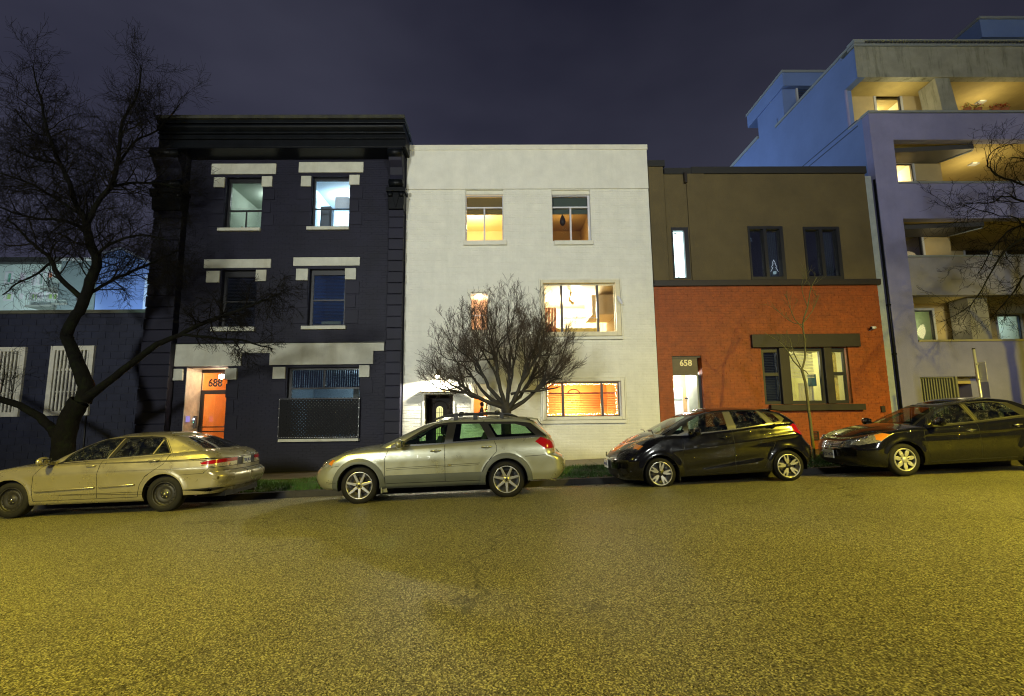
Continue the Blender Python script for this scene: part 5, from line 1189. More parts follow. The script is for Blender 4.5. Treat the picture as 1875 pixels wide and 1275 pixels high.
# ================================================================== CARS
def lin(tab):
    xs = [a for a, b in tab]; ys = [b for a, b in tab]
    # smooth monotone-ish interpolation (pchip) sampled to a fine table
    x = np.array(xs, float); y = np.array(ys, float); h = np.diff(x); dl = np.diff(y) / h
    m = np.zeros(len(x)); m[0], m[-1] = dl[0], dl[-1]
    for i in range(1, len(x) - 1):
        if dl[i - 1] * dl[i] > 0: w1, w2 = 2 * h[i] + h[i - 1], h[i] + 2 * h[i - 1]; m[i] = (w1 + w2) / (w1 / dl[i - 1] + w2 / dl[i])
    def f(q):
        q = np.clip(np.asarray(q, float), x[0], x[-1]); i = np.clip(np.searchsorted(x, q) - 1, 0, len(x) - 2); t = (q - x[i]) / h[i]
        return (2 * t ** 3 - 3 * t ** 2 + 1) * y[i] + (t ** 3 - 2 * t ** 2 + t) * h[i] * m[i] + (-2 * t ** 3 + 3 * t ** 2) * y[i + 1] + (t ** 3 - t ** 2) * h[i] * m[i + 1]
    return f
def inpoly(pts, poly):
    x, y = pts[:, 0], pts[:, 1]; n = len(poly); c = np.zeros(len(pts), bool); j = n - 1
    for i in range(n):
        xi, yi = poly[i]; xj, yj = poly[j]
        k = ((yi > y) != (yj > y)) & (x < (xj - xi) * (y - yi) / ((yj - yi) if abs(yj - yi) > 1e-12 else 1e-12) + xi)
        c ^= k; j = i
    return c
class Shell:
    """half of a car shell: levels z -> plan outline; u runs front centre -> side -> rear centre"""
    def __init__(s, xf, xr, w, zt, zb, Lf, Lr, nf=2.3, nr=2.3, rnd=.05, brnd=.0, crown=.05, bow=.03, disp=None, res=.04):
        s.xf, s.xr, s.w, s.zt, s.zb = lin(xf), lin(xr), lin(w), lin(zt), zb
        s.Lf, s.Lr, s.nf, s.nr, s.rnd, s.crown, s.bow, s.disp, s.res = Lf, Lr, nf, nr, rnd, crown, bow, disp, res
        W_ = max(b for a, b in w); s.uf = math.hypot(W_, Lf) * 1.08; s.ur = math.hypot(W_, Lr) * 1.08
        zm = w[len(w) // 2][0]; s.us = float(s.xr(zm) - Lr - s.xf(zm) - Lf); s.U = s.uf + s.us + s.ur; s.brnd = brnd
    def raw(s, u, z):
        u = np.asarray(u, float); z = np.asarray(z, float); xf, xr, w = s.xf(z), s.xr(z), s.w(z)
        a = np.clip(u / s.uf, 0, 1) * math.pi / 2; b = np.clip((u - s.uf - s.us) / s.ur, 0, 1) * math.pi / 2
        c = np.clip((u - s.uf) / s.us, 0, 1)
        x0, x1 = xf + s.Lf, xr - s.Lr; x = x0 + (x1 - x0) * c
        x = x - s.Lf * np.cos(a) ** (2 / s.nf) * (u < s.uf) + s.Lr * np.sin(b) ** (2 / s.nr)
        y = w * np.where(u < s.uf, np.sin(a) ** (2 / s.nf), np.cos(b) ** (2 / s.nr))
        xm, hl = (xf + xr) / 2, (xr - xf) / 2
        y = y * (1 - s.bow * np.abs((x - xm) / hl) ** 2.5)
        return x, y
    def M(s, u, z):
        x, y = s.raw(u, z); e = 1e-3
        xa, ya = s.raw(np.maximum(u - e, 0), z); xb, yb = s.raw(np.minimum(u + e, s.U), z)
        tx, ty = xb - xa, yb - ya; L = np.hypot(tx, ty) + 1e-12; nx, ny = -ty / L, tx / L   # outward normal
        top = s.ztu(u); k = np.clip(1 - (top - z) / s.rnd, 0, 1); ins = s.rnd * (1 - np.sqrt(np.clip(1 - k * k, 0, 1)))
        if s.brnd: kb = np.clip(1 - (z - s.zbmin) / s.brnd, 0, 1); ins = ins + s.brnd * .6 * kb ** 2
        d = -ins
        if s.disp is not None: d = d + s.disp(x, y, z)
        return x + nx * d, y + ny * d, z
    def prep(s):
        us = np.linspace(0, s.U, 400); z = np.full(400, .5)
        for _ in range(12): x, y = s.raw(us, z); z = s.zt(x)
        s._us, s._zt = us, z; s.ztu = lambda u: np.interp(u, s._us, s._zt); s.zbmin = min(p[1] for p in s.zb)
    def S(s, x, z):
        """side-view point -> (u,z)"""
        xf, xr = float(s.xf(z)), float(s.xr(z)); x0, x1 = xf + s.Lf, xr - s.Lr
        if x < x0: c = min(1, max(0, (x0 - x) / s.Lf)) ** (s.nf / 2); return (math.acos(c) / (math.pi / 2) * s.uf, z)
        if x > x1: c = min(1, max(0, (x - x1) / s.Lr)) ** (s.nr / 2); return (s.uf + s.us + math.asin(c) / (math.pi / 2) * s.ur, z)
        return (s.uf + (x - x0) / (x1 - x0) * s.us, z)
    def F(s, y, z):
        c = min(1, max(0, y / float(s.w(z)))) ** (s.nf / 2); return (math.asin(c) / (math.pi / 2) * s.uf, z)
    def R(s, y, z):
        c = min(1, max(0, y / float(s.w(z)))) ** (s.nr / 2); return (s.U - math.asin(c) / (math.pi / 2) * s.ur, z)
    def poly(s, pts, step=.04):
        """pts: ('S',x,z)|('F',y,z)|('R',y,z) -> dense (u,z) polygon"""
        o = []; n = len(pts)
        for i in range(n):
            a, b = pts[i], pts[(i + 1) % n]
            if a[0] == b[0]:
                k = max(1, int(math.hypot(a[1] - b[1], a[2] - b[2]) / step))
                for j in range(k): t = j / k; o.append(getattr(s, a[0])(a[1] + (b[1] - a[1]) * t, a[2] + (b[2] - a[2]) * t))
            else:
                pa, pb = getattr(s, a[0])(a[1], a[2]), getattr(s, b[0])(b[1], b[2]); k = max(1, int(math.hypot(pa[0] - pb[0], pa[1] - pb[1]) / step))
                for j in range(k): t = j / k; o.append((pa[0] + (pb[0] - pa[0]) * t, pa[1] + (pb[1] - pa[1]) * t))
        return o
    def mesh(s, regions, seams=()):
        """regions: list of (name, polygon(u,z)); later ones win. returns {name: (verts Nx3, normals, tris)} for the half y>=0"""
        s.prep(); dom = s.poly([('F', 0, s.zb[0][1])] + [('S', x, z) for x, z in s.zb] + [('R', 0, s.zb[-1][1])], s.res)
        dom = [p for p in dom if True]
        # cut closing edge produced by poly(): drop points after the last rear point
        end = s.poly([('R', 0, s.zb[-1][1])], 1)[0]
        k = max(i for i, p in enumerate(dom) if abs(p[0] - end[0]) < 1e-6); dom = dom[:k + 1]
        nt_ = int(s.U / s.res); top = [(u, float(s.ztu(u))) for u in np.linspace(s.U, 0, nt_)]; dom = dom + top
        polys = [dom] + [p for _, p in regions] + list(seams)
        verts = []; edges = []
        for p in polys:
            b = len(verts); verts += [Vector((q[0], q[1])) for q in p]; edges += [(b + i, b + (i + 1) % len(p)) for i in range(len(p))]
        cons = np.array([(v.x, v.y) for v in verts])
        gu = np.arange(s.res * .5, s.U, s.res); zmin, zmax = s.zbmin, float(s._zt.max()); rows = list(np.arange(zmin + s.res * .4, zmax, s.res))
        G = np.array([(u + (s.res / 2 if j % 2 else 0), z) for j, z in enumerate(rows) for u in gu])
        extra = np.array([(u, float(s.ztu(u)) - d) for u in gu for d in (s.rnd * .04, s.rnd * .15, s.rnd * .35, s.rnd * .65, s.rnd)])
        G = np.vstack([G, extra]); G = G[inpoly(G, dom)]
        dmin = np.full(len(G), 9.)
        for i in range(0, len(cons), 200): dmin = np.minimum(dmin, np.sqrt(((G[:, None, :] - cons[None, i:i + 200, :]) ** 2).sum(2)).min(1))
        G = G[dmin > s.res * .22]
        verts += [Vector((float(a), float(b))) for a, b in G]
        V, E_, Fc, _, _, _ = delaunay_2d_cdt(verts, edges, [], 0, 1e-6)
        V = np.array([(v.x, v.y) for v in V]); T_ = np.array([f for f in Fc if len(f) == 3]); C = V[T_].mean(1)
        ok = inpoly(C, dom); T_ = T_[ok]; C = C[ok]
        lab = np.zeros(len(T_), int)
        for i, (nm, p) in enumerate(regions): lab[inpoly(C, p)] = i + 1
        for p in seams: lab[inpoly(C, p)] = len(regions) + 1
        x, y, z = s.M(V[:, 0], V[:, 1]); e = 2e-3
        ua, ub = np.maximum(V[:, 0] - e, 0), np.minimum(V[:, 0] + e, s.U); za, zb_ = V[:, 1] - e, np.minimum(V[:, 1] + e, s.ztu(V[:, 0]))
        A_ = np.array(s.M(ub, V[:, 1])) - np.array(s.M(ua, V[:, 1])); B_ = np.array(s.M(V[:, 0], zb_)) - np.array(s.M(V[:, 0], za))
        Nn = np.cross(A_.T, B_.T); Nn /= np.linalg.norm(Nn, axis=1)[:, None] + 1e-12
        X = np.stack([x, y, z], 1)
        sgn = np.sign((Nn * np.stack([x - x.mean(), y, z * 0], 1)).sum(1)); Nn *= np.where(sgn == 0, 1, sgn)[:, None]
        # winding so that the face looks outwards
        fn = np.cross(X[T_[:, 1]] - X[T_[:, 0]], X[T_[:, 2]] - X[T_[:, 0]]); fl = (fn * Nn[T_].mean(1)).sum(1) < 0; T_[fl] = T_[fl][:, ::-1]
        names = ['body'] + [r[0] for r in regions] + ['seam']; out = {}
        for i, nm in enumerate(names):
            t = T_[lab == i]
            if len(t): out.setdefault(nm, []).append(t)
        s.X, s.N = X, Nn; return {k: (X, Nn, np.vstack(v)) for k, v in out.items()}
    def lid(s, nq=12, crown=None, x0=None, x1=None, prof=2.2):
        us = np.linspace(0, s.U, int(s.U / .035)); z = s.ztu(us); x, y, z = s.M(us, z); zc = s.crown if crown is None else crown
        cf = lin(zc)(x) if isinstance(zc, (list, tuple)) else np.full(len(x), zc); X = []
        Wm = y.max()
        for j in range(nq + 1):
            q = j / nq; X.append(np.stack([x, y * (1 - q), z + cf * (1 - (1 - q) ** prof) * np.minimum(1, (y / (Wm * .8))) ** .8], 1))
        X = np.array(X); n = len(us); V = X.reshape(-1, 3)
        T_ = [(j * n + i, j * n + i + 1, (j + 1) * n + i + 1, (j + 1) * n + i) for j in range(nq) for i in range(n - 1)]
        return V, T_, n
def half_to_obj(name, parts, mat_, parent, sides=(1, -1), off=0.0, smooth=True):
    """parts: list of (X,N,T) with y>=0; near side of the car is -y"""
    vs = []; ns = []; fs = []
    for (X, Nn, T_) in parts:
        used = np.unique(T_); mp_ = -np.ones(len(X), int); mp_[used] = np.arange(len(used)); Xu, Nu, Tu = X[used] + Nn[used] * off, Nn[used], mp_[T_]
        for sd in sides:
            b = len(vs); S_ = np.array([1, -sd, 1.]); vs += (Xu * S_).tolist(); ns += (Nu * S_).tolist()
            t = Tu if sd < 0 else Tu[:, ::-1]; fs += (t + b).tolist()
    me = bpy.data.meshes.new(name); me.from_pydata(vs, [], fs); me.materials.append(mat_)
    me.polygons.foreach_set('use_smooth', [smooth] * len(fs)); me.update()
    if ns: me.normals_split_custom_set_from_vertices([tuple(n) for n in ns])
    o = bpy.data.objects.new(name, me); COL.objects.link(o); o.parent = parent; ORG[o] = Vector((0, 0, 0)); return o
def lid_obj(name, V, T_, mat_, parent, keep=None, off=0.0):
    vs = []; fs = []
    n = len(V)
    K = [t for t in T_ if keep is None or keep(np.mean(V[list(t)], 0))]
    for sd in (1, -1):
        b = len(vs); vs += (V * np.array([1, -sd, 1.]) + np.array([0, 0, off])).tolist(); fs += [tuple((i + b) for i in (t if sd > 0 else t[::-1])) for t in K]
    bm = bmesh.new(); me = bpy.data.meshes.new(name); me.from_pydata(vs, [], fs); bm.from_mesh(me)
    bmesh.ops.delete(bm, geom=[v for v in bm.verts if not v.link_faces], context='VERTS'); bmesh.ops.remove_doubles(bm, verts=bm.verts, dist=1e-4); bmesh.ops.recalc_face_normals(bm, faces=bm.faces)
    if bm.faces and sum(f.normal.z for f in bm.faces) < 0: bmesh.ops.reverse_faces(bm, faces=bm.faces)
    bm.to_mesh(me); bm.free(); me.materials.append(mat_); me.polygons.foreach_set('use_smooth', [True] * len(me.polygons))
    o = bpy.data.objects.new(name, me); COL.objects.link(o); o.parent = parent; ORG[o] = Vector((0, 0, 0)); return o
M_tyre = mat('tyre_rubber', (.010, .010, .010), .75, spec=.25, var=.3, vscale=20, bump=.3, bscale=60)
M_alloy = mat('alloy_silver', (.50, .50, .48), .34, metal=.85, var=.1, vscale=8)
M_hubcap = mat('hubcap_silver', (.42, .42, .38), .38, metal=.4)
M_steelw = mat('black_steel_wheel', (.022, .021, .020), .5, metal=.3, var=.3, vscale=20)
M_disc = mat('brake_disc', (.10, .09, .08), .5, metal=.7)
M_well = mat('wheel_well_black', (.006, .006, .006), .9)
M_seam = mat('panel_gap', (.008, .008, .008), .8)
M_trimb = mat('black_trim', (.012, .012, .013), .35)
M_plas = mat('grey_cladding', (.075, .085, .085), .5, var=.1)
M_seat = mat('seat_cloth', (.035, .035, .033), .9); M_seatg = mat('seat_cloth_tan', (.12, .10, .05), .9)
M_chrome = mat('chrome', (.75, .75, .75), .12, metal=1)
M_plate = mat('plate_white', (.62, .64, .62), .4); M_platet = mat('plate_blue_text', (.03, .05, .25), .5)
M_red = mat('red_lens', (.32, .004, .006), .12, coat=1.0, emit=(1, .02, .01), estr=.0); M_clearlens = mat('clear_lens', (.55, .50, .36), .10, metal=.45, coat=1.0, var=.5, vscale=45); M_amber = mat('amber_lens', (.6, .20, .02), .15, coat=1.0)
M_hllens = mat('headlight_lens', (.42, .42, .38), .1, metal=.6, coat=1.0, var=.7, vscale=24)
def wheel(parent, c, R, rim, kind, near=True):
    """c = hub centre on the outer face side"""
    x, y, z = c; sg = 1 if near else -1; w = .20
    Y = lambda d: d * sg
    t = MB(); t.lathe([(rim + .0, Y(.012)), (rim + .012, Y(.0)), (rim + .03, Y(-.004)), (R - .05, Y(.0)), (R - .02, Y(.008)), (R - .004, Y(.028)), (R, Y(.05)), (R, Y(w - .05)), (R - .01, Y(w - .02)), (R - .05, Y(w)), (rim, Y(w))], (0, 0, 0), 'y', 48)
    tyre = t.build('wheel', M_tyre, None); tyre.parent = parent; tyre.location = (x, y, z); ORG[tyre] = Vector((0, 0, 0))
    def sub(b, nm, m, bevel=0): o = b.build(nm, m, tyre, bevel=bevel); return o
    b = MB(); b.lathe([(rim + .003, Y(.006)), (rim - .006, Y(.002)), (rim - .014, Y(.010)), (rim - .018, Y(.03)), (rim - .03, Y(.15)), (.0, Y(.16))], (0, 0, 0), 'y', 40); sub(b, 'rim', M_alloy if kind in ('out', 'fit') else (M_steelw if kind == 'acc' else M_hubcap))
    b = MB(); b.lathe([(0, Y(.09)), (rim * .62, Y(.09)), (rim * .62, Y(.11))], (0, 0, 0), 'y', 32); sub(b, 'brake_disc', M_disc)
    b = MB()
    rot = (x * 37.7) % 1.0
    def blade(a, r0, r1, w0, w1, y0, y1, th, B=b, mi=0):
        ca, sa = math.cos(a), math.sin(a)
        pts = [(r0, -w0), (r1, -w1), (r1, w1), (r0, w0)]; f = [(r * ca - q * sa, r * sa + q * ca) for r, q in pts]; yy = [y0, y1, y1, y0]
        vs = [(p[0], Y(yy[i]), p[1]) for i, p in enumerate(f)] + [(p[0], Y(yy[i] + th), p[1]) for i, p in enumerate(f)]
        B.add(vs, [(0, 1, 2, 3), (7, 6, 5, 4), (0, 4, 5, 1), (1, 5, 6, 2), (2, 6, 7, 3), (3, 7, 4, 0)], mi)
    if kind == 'out':
        for i in range(7): blade(2 * math.pi * (i + .25) / 7 + .0, .055, rim - .012, .026, .020, .022, .012, .035)
        sub(b, 'spokes', M_alloy, bevel=.005)
        c_ = MB(); c_.lathe([(0, Y(.012)), (.035, Y(.014)), (.042, Y(.022)), (.07, Y(.028)), (.074, Y(.05))], (0, 0, 0), 'y', 24); sub(c_, 'hub_cap', M_alloy)
        c_ = MB(); c_.lathe([(0, Y(.009)), (.026, Y(.010)), (.026, Y(.02))], (0, 0, 0), 'y', 16)
        for i in range(5): c_.ball((.052 * math.cos(i * 1.2566 + .5), Y(.024), .052 * math.sin(i * 1.2566 + .5)), .009, 4)
        sub(c_, 'wheel_nuts', M_trimb)
    elif kind == 'fit':
        bk = MB()
        for i in range(5):
            for s_ in (-1, 1):
                a = 2 * math.pi * i / 5 + 1.35 + s_ * .17 + rot; blade(a, .05, rim * .55, .008, .022, .024, .018, .02); blade(a, rim * .55, rim - .010, .022, .010, .018, .014, .02)
                blade(a, .05, rim - .012, .016, .026, .030, .024, .03, bk)
        sub(b, 'spoke_faces', M_alloy); sub(bk, 'spokes', M_trimb)
        c_ = MB(); c_.lathe([(0, Y(.012)), (.03, Y(.014)), (.034, Y(.02)), (.06, Y(.03))], (0, 0, 0), 'y', 20); sub(c_, 'hub_cap', M_trimb)
        c_ = MB(); c_.lathe([(rim + .004, Y(.0045)), (rim - .006, Y(.000)), (rim - .010, Y(.006))], (0, 0, 0), 'y', 40); sub(c_, 'rim_lip', M_alloy)
    elif kind == 'acc':
        c_ = MB(); c_.lathe([(rim - .018, Y(.03)), (rim - .03, Y(.05)), (rim * .72, Y(.035)), (rim * .62, Y(.028)), (rim * .45, Y(.05)), (rim * .40, Y(.05)), (.055, Y(.030)), (.03, Y(.02)), (0, Y(.018))], (0, 0, 0), 'y', 40); sub(c_, 'steel_disc', M_steelw)
        c_ = MB()
        for i in range(16): a = i * 2 * math.pi / 16; c_.lathe([(0, Y(-.003)), (.010, Y(-.003)), (.010, Y(.004))], (rim * .80 * math.cos(a), Y(.038), rim * .80 * math.sin(a)), 'y', 8)
        sub(c_, 'vent_holes', M_well)['kind'] = 'stuff'
        c_ = MB()
        for i in range(5): a = i * 1.2566 + .3; c_.lathe([(0, Y(-.014)), (.010, Y(-.012)), (.011, Y(.0))], (.058 * math.cos(a), Y(.034), .058 * math.sin(a)), 'y', 8)
        c_.lathe([(0, Y(-.01)), (.022, Y(-.008)), (.03, Y(.01))], (0, Y(.02), 0), 'y', 14); sub(c_, 'wheel_nuts', M_chrome)
    else:
        n = 7
        for i in range(n):
            a = 2 * math.pi * i / n + .22; blade(a, .05, rim * .62, .026, .040, .014, .004, .03); blade(a, rim * .62, rim - .008, .040, .018, .004, .004, .03)
        sub(b, 'petals', M_hubcap, bevel=.006)
        c_ = MB(); c_.lathe([(rim - .002, Y(-.004)), (rim - .018, Y(-.006)), (rim - .022, Y(.02))], (0, 0, 0), 'y', 36); c_.lathe([(0, Y(.0)), (.05, Y(.002)), (.062, Y(.02)), (.07, Y(.04))], (0, 0, 0), 'y', 24); sub(c_, 'hub_cap', M_hubcap)
        c_ = MB()
        for i in range(5): a = i * 1.2566 + .3; c_.lathe([(0, Y(.0)), (.010, Y(.0)), (.010, Y(.01))], (.072 * math.cos(a), Y(-.002), .072 * math.sin(a)), 'y', 8)
        sub(c_, 'wheel_nuts', M_trimb)
        c_ = MB(); c_.lathe([(0, Y(.06)), (rim - .02, Y(.055))], (0, 0, 0), 'y', 24); sub(c_, 'backing', M_well)
    return tyre
def seat(parent, x, y, z, m, head=True, wide=.24):
    b = MB()
    b.box(x - .28, x + .22, y - wide, y + wide, z - .12, z + .06)
    b.add([(x + .14, y - wide, z), (x + .28, y - wide, z), (x + .28, y + wide, z), (x + .14, y + wide, z), (x + .36, y - wide * .9, z + .58), (x + .45, y - wide * .9, z + .56), (x + .45, y + wide * .9, z + .56), (x + .36, y + wide * .9, z + .58)], [(3, 2, 1, 0), (4, 5, 6, 7), (0, 1, 5, 4), (1, 2, 6, 5), (2, 3, 7, 6), (3, 0, 4, 7)])
    if head: b.ball((x + .43, y, z + .68), (.05, .13, .095), 7)
    return b.build('seat', m, parent, bevel=.03)
def arch(cx, R, z0, n=18, flat=0):
    """points of an arch from its front foot to its rear foot at height z0"""
    a0 = math.asin(max(-1, min(1, z0 / R))); return [(cx - R * math.cos(a0 + (math.pi - 2 * a0) * i / n), R * math.sin(a0 + (math.pi - 2 * a0) * i / n)) for i in range(n + 1)]
def strip(pts, w):
    """thin closed polygon round an open polyline (u,z)"""
    l = []; r = []; n = len(pts)
    for i in range(n):
        a, b = pts[max(0, i - 1)], pts[min(n - 1, i + 1)]; dx, dz = b[0] - a[0], b[1] - a[1]; L = math.hypot(dx, dz) + 1e-9
        l.append((pts[i][0] - dz / L * w, pts[i][1] + dx / L * w)); r.append((pts[i][0] + dz / L * w, pts[i][1] - dx / L * w))
    return l + r[::-1]
def dense(s, pts, step=.04):
    o = []
    for i in range(len(pts) - 1):
        a, b = pts[i], pts[i + 1]; k = max(1, int(math.hypot(a[1] - b[1], a[2] - b[2]) / step))
        for j in range(k): t = j / k; o.append(getattr(s, a[0])(a[1] + (b[1] - a[1]) * t, a[2] + (b[2] - a[2]) * t))
    o.append(getattr(s, pts[-1][0])(*pts[-1][1:])); return o
def build_car(sp):
    near_y = sp['Y']; hx, hz = sp['hub']; W2 = sp['W'] / 2
    root = empty(sp['name'], (hx, near_y + W2, hz), sp['label'], 'car', 'cars parked along the kerb', rot=(0, -math.atan(sp.get('slope', .028)), sp.get('yaw', 0)), org=(0, 0, 0))
    pm = sp['paint']; wb = sp['wb']; R = sp['R']
    lo = Shell(sp['xf'], sp['xr'], sp['w'], sp['zt'], None, *sp['L'], nf=sp.get('nf', 2.4), nr=sp.get('nr', 2.6), rnd=sp.get('rnd', .06), brnd=.05, disp=sp.get('disp'))
    RA = sp['RA']; zs = sp['sill']
    bottom = [(sp['fx0'], sp['zf'])] + [(x, z) for x, z in arch(0, RA, sp['zf'] if True else 0)] 
    bottom = [p for p in bottom if p[0] <= 0] + [p for p in arch(0, RA, zs) if p[0] > 0] + [p for p in arch(wb, RA, zs) if p[0] <= wb] + [p for p in arch(wb, RA, sp['zr']) if p[0] > wb] + [(sp['rx0'], sp['zr'])]
    lo.zb = bottom; lo.prep()
    gh = Shell(sp['gxf'], sp['gxr'], sp['gw'], sp['gzt'], None, *sp['gL'], nf=sp.get('gnf', 2.6), nr=sp.get('gnr', 2.6), rnd=.07, brnd=0, bow=.06)
    zg = sp['gz0']; gh.zb = [(sp['gxf'][0][1] + .5, zg), (sp['gxr'][0][1] - .5, zg)]; gh.prep()
    # ---- lower body regions
    regs = [(n, lo.poly(p)) for n, p in sp['regions']]
    seams = [strip(dense(lo, p), w / 2) for p, w in sp['seams']]
    out = lo.mesh(regs, seams)
    mats = dict(body=pm, seam=M_seam, **sp['mats'])
    body = half_to_obj('body', [out[k] for k in ('body',) if k in out], pm, root)
    if 'seam' in out: half_to_obj('panel_gaps', [out['seam']], M_seam, root, off=-.003)
    doors = {}
    for k, v in out.items():
        if k in ('body', 'seam'): continue
        nm = sp['names'].get(k, k)
        if nm.startswith('!'):   # both sides in one centre part
            o = half_to_obj(nm[1:], [v], mats[k], root, off=sp.get('offs', {}).get(k, 0))
            doors[(k, -1)] = o
        else:
            for sd in (1, -1): doors[(k, sd)] = half_to_obj(nm, [v], mats[k], root, sides=(sd,), off=sp.get('offs', {}).get(k, 0))
    V, T_, n = lo.lid(crown=sp.get('crown', .05)); xc = sp['cowl']; xd = sp['deck']
    lid_obj('bonnet', V, T_, pm, root, keep=lambda c: c[0] < xc)
    lid_obj(sp.get('deckname', 'boot_lid'), V, T_, pm, root, keep=lambda c: c[0] > xd)
    # ---- greenhouse
    gregs = [(n_, gh.poly(p)) for n_, p in sp['gregions']]
    gseams = [strip(dense(gh, p), w / 2) for p, w in sp.get('gseams', [])]
    gout = gh.mesh(gregs, gseams); gm = sp['gmats']
    half_to_obj('pillars', [gout['body']], sp.get('pillar_mat', pm), root)
    if 'seam' in gout:
        for sds in ((1,), (-1,)): half_to_obj('window_trim', [gout['seam']], sp.get('gseam_mat', M_trimb), root, sides=sds, off=.004)
    fr = [gout[k] for k in gout if k.startswith('frame')]
    if fr: half_to_obj('window_surround', fr, M_trimb, root, off=-.001)
    for k in gout:
        for sds in (((1, -1),) if k in ('glass_ws', 'glass_rw') else ((1,), (-1,))):
            if k.startswith('glass'): half_to_obj({'glass_ws': 'windscreen', 'glass_rw': 'rear_window'}.get(k, 'side_window'), [gout[k]], gm.get(k, G_wet), root, sides=sds, off=-.006)
            if k.startswith('satin'): half_to_obj('pillar_panel', [gout[k]], mat('satin_trim', (.10, .095, .075), .22, coat=.5), root, sides=sds, off=.001)
    V, T_, n = gh.lid(crown=sp.get('rcrown', .06)); lid_obj('roof', V, T_, pm, root)
    # ---- underside, wells, cabin
    b = MB(); L0, L1 = sp['fx0'] + .1, sp['rx0'] - .1
    b.box(L0 + .25, -RA, -W2 * .8, W2 * .8, sp['zf'] + .02, .20); b.box(-RA + .0, RA, -W2 + .30, W2 - .30, zs + .03, .40); b.box(RA, wb - RA, -W2 * .9, W2 * .9, zs + .03, .14); b.box(wb - RA, wb + RA, -W2 + .30, W2 - .30, zs + .06, .42); b.box(wb + RA, L1 - .2, -W2 * .82, W2 * .82, sp['zr'] + .03, .30)
    b.build('underbody', M_well, root)
    for cx in (0, wb):
        for sd in (-1, 1):
            b = MB(); n_ = 16; ys = (sd * (W2 - .05), sd * (W2 - .34)); RR = RA + .012
            vs = [(cx - RR * math.cos(math.pi * i / n_ * 1.16 - .25), y_, RR * math.sin(math.pi * i / n_ * 1.16 - .25)) for y_ in ys for i in range(n_ + 1)]
            b.add(vs, [(i, i + 1, n_ + 2 + i, n_ + 1 + i) for i in range(n_)], 0, True); c_ = len(b.v); b.add([(cx, ys[1], 0)] + vs[n_ + 1:], [(0, i + 1, i + 2) for i in range(n_)]); b.build('wheel_arch_liner', M_well, root)
            wheel(root, (cx, sd * (W2 - sp.get('inset', .045)), sp.get('wz', 0)), R, sp['rim'], sp['wheel'], near=sd < 0)
    zf_ = .14
    seat(root, sp['seatx'], -.37, zf_ + .1, sp['seatm']); seat(root, sp['seatx'], .37, zf_ + .1, sp['seatm'])
    seat(root, sp['seatx'] + .85, 0, zf_ + .14, sp['seatm'], False, .62)
    b = MB()
    for y_ in (-.38, .38): b.ball((sp['seatx'] + 1.30, y_, zf_ + .80), (.05, .13, .085), 7)
    b.build('head_restraints', sp['seatm'], root)
    b = MB(); b.box(sp['dash'], sp['dash'] + .38, -W2 + .16, W2 - .16, .3, sp['dashz']); b.build('dashboard', M_well, root, bevel=.04)
    b = MB(); cx, cz = sp['dash'] + .52, sp['dashz'] + .0
    ring = [(cx + .07 * math.sin(a) * 1.0, -.37 + .18 * math.cos(a), cz + .17 * math.sin(a)) for a in [i * math.pi / 10 for i in range(21)]]; b.tube(ring, .014, 6); b.tube([(cx, -.53, cz), (cx, -.2, cz)], .014, 5); b.tube([(cx, -.37, cz), (cx - .2, -.37, cz - .08)], .03, 6); b.build('steering_wheel', M_well, root)
    b = MB(); b.box(L0 + .9 if False else sp['dash'] + .1, sp['rx0'] - .45, -W2 + .07, W2 - .07, .14, .15); b.build('cabin_floor', M_well, root)
    # door handles
    for (x, z, k) in sp['handles']:
        for sd in (-1, 1):
            y_ = W2 * sp.get('hy', .985) * sd; b = MB()
            b.tube([(x - .10, y_ + sd * .0, z), (x - .085, y_ + sd * .03, z + .004), (x + .06, y_ + sd * .03, z + .008), (x + .085, y_ + sd * .0, z + .006)], [.012, .014, .014, .012], 8)
            b.lathe([(0, 0), (.036, 0)], (x, y_ + sd * .006, z - .004), 'y', 14)
            par = doors.get((k, -sd)) or doors.get((k, sd)) or root
            h = b.build('handle', sp.get('handle_mat', pm), root); h.parent = doors.get((k, -sd), root)
    # mirrors
    for sd in (-1, 1):
        x, z = sp['mirror']; b = MB(); y_ = sd * (W2 + .05); b.ball((x, y_ + sd * .07, z), (.065, .14, .085), 9); b.box(x + .01, x + .06, min(y_ - sd * .12, y_), max(y_ - sd * .12, y_), z - .07, z - .02)
        m_ = b.build('mirror', sp.get('mirror_mat', pm), root)
        b = MB(); b.box(x + .052, x + .058, y_ + sd * .06 - .09, y_ + sd * .06 + .09, z - .05, z + .05); b.build('mirror_glass', M_chrome, m_)
    # wipers
    b = MB(); x, z = sp['wiper']
    for y_ in (-.45, .15): b.tube([(x, y_, z), (x + .06, y_ + .28, z + .05), (x + .05, y_ + .5, z + .05)], .009, 5)
    b.build('wiper', M_trimb, root)
    return root, lo, gh, doors
G_wet = glass('wet_window', (.42, .50, .44), .03, wet=.42)
G_tint = glass('green_tint_window', (.45, .62, .45), .015, wet=0)
G_tint2 = glass('dark_tint_window', (.30, .36, .32), .03, wet=.4)
S_ = lambda x, z: ('S', x, z)
F_ = lambda y, z: ('F', y, z)
Rr = lambda y, z: ('R', y, z)
P_gold = paint('champagne_gold_paint', (.36, .33, .22), .6, .30, drops=.2)
P_silver = paint('pale_sage_silver_paint', (.34, .35, .27), .55, .32, drops=.15)
P_black = paint('black_paint', (.003, .003, .004), .0, .16, drops=1.0, spec=.15)
P_black2 = paint('dark_slate_paint', (.004, .0042, .005), .0, .2, drops=1.0, spec=.15)
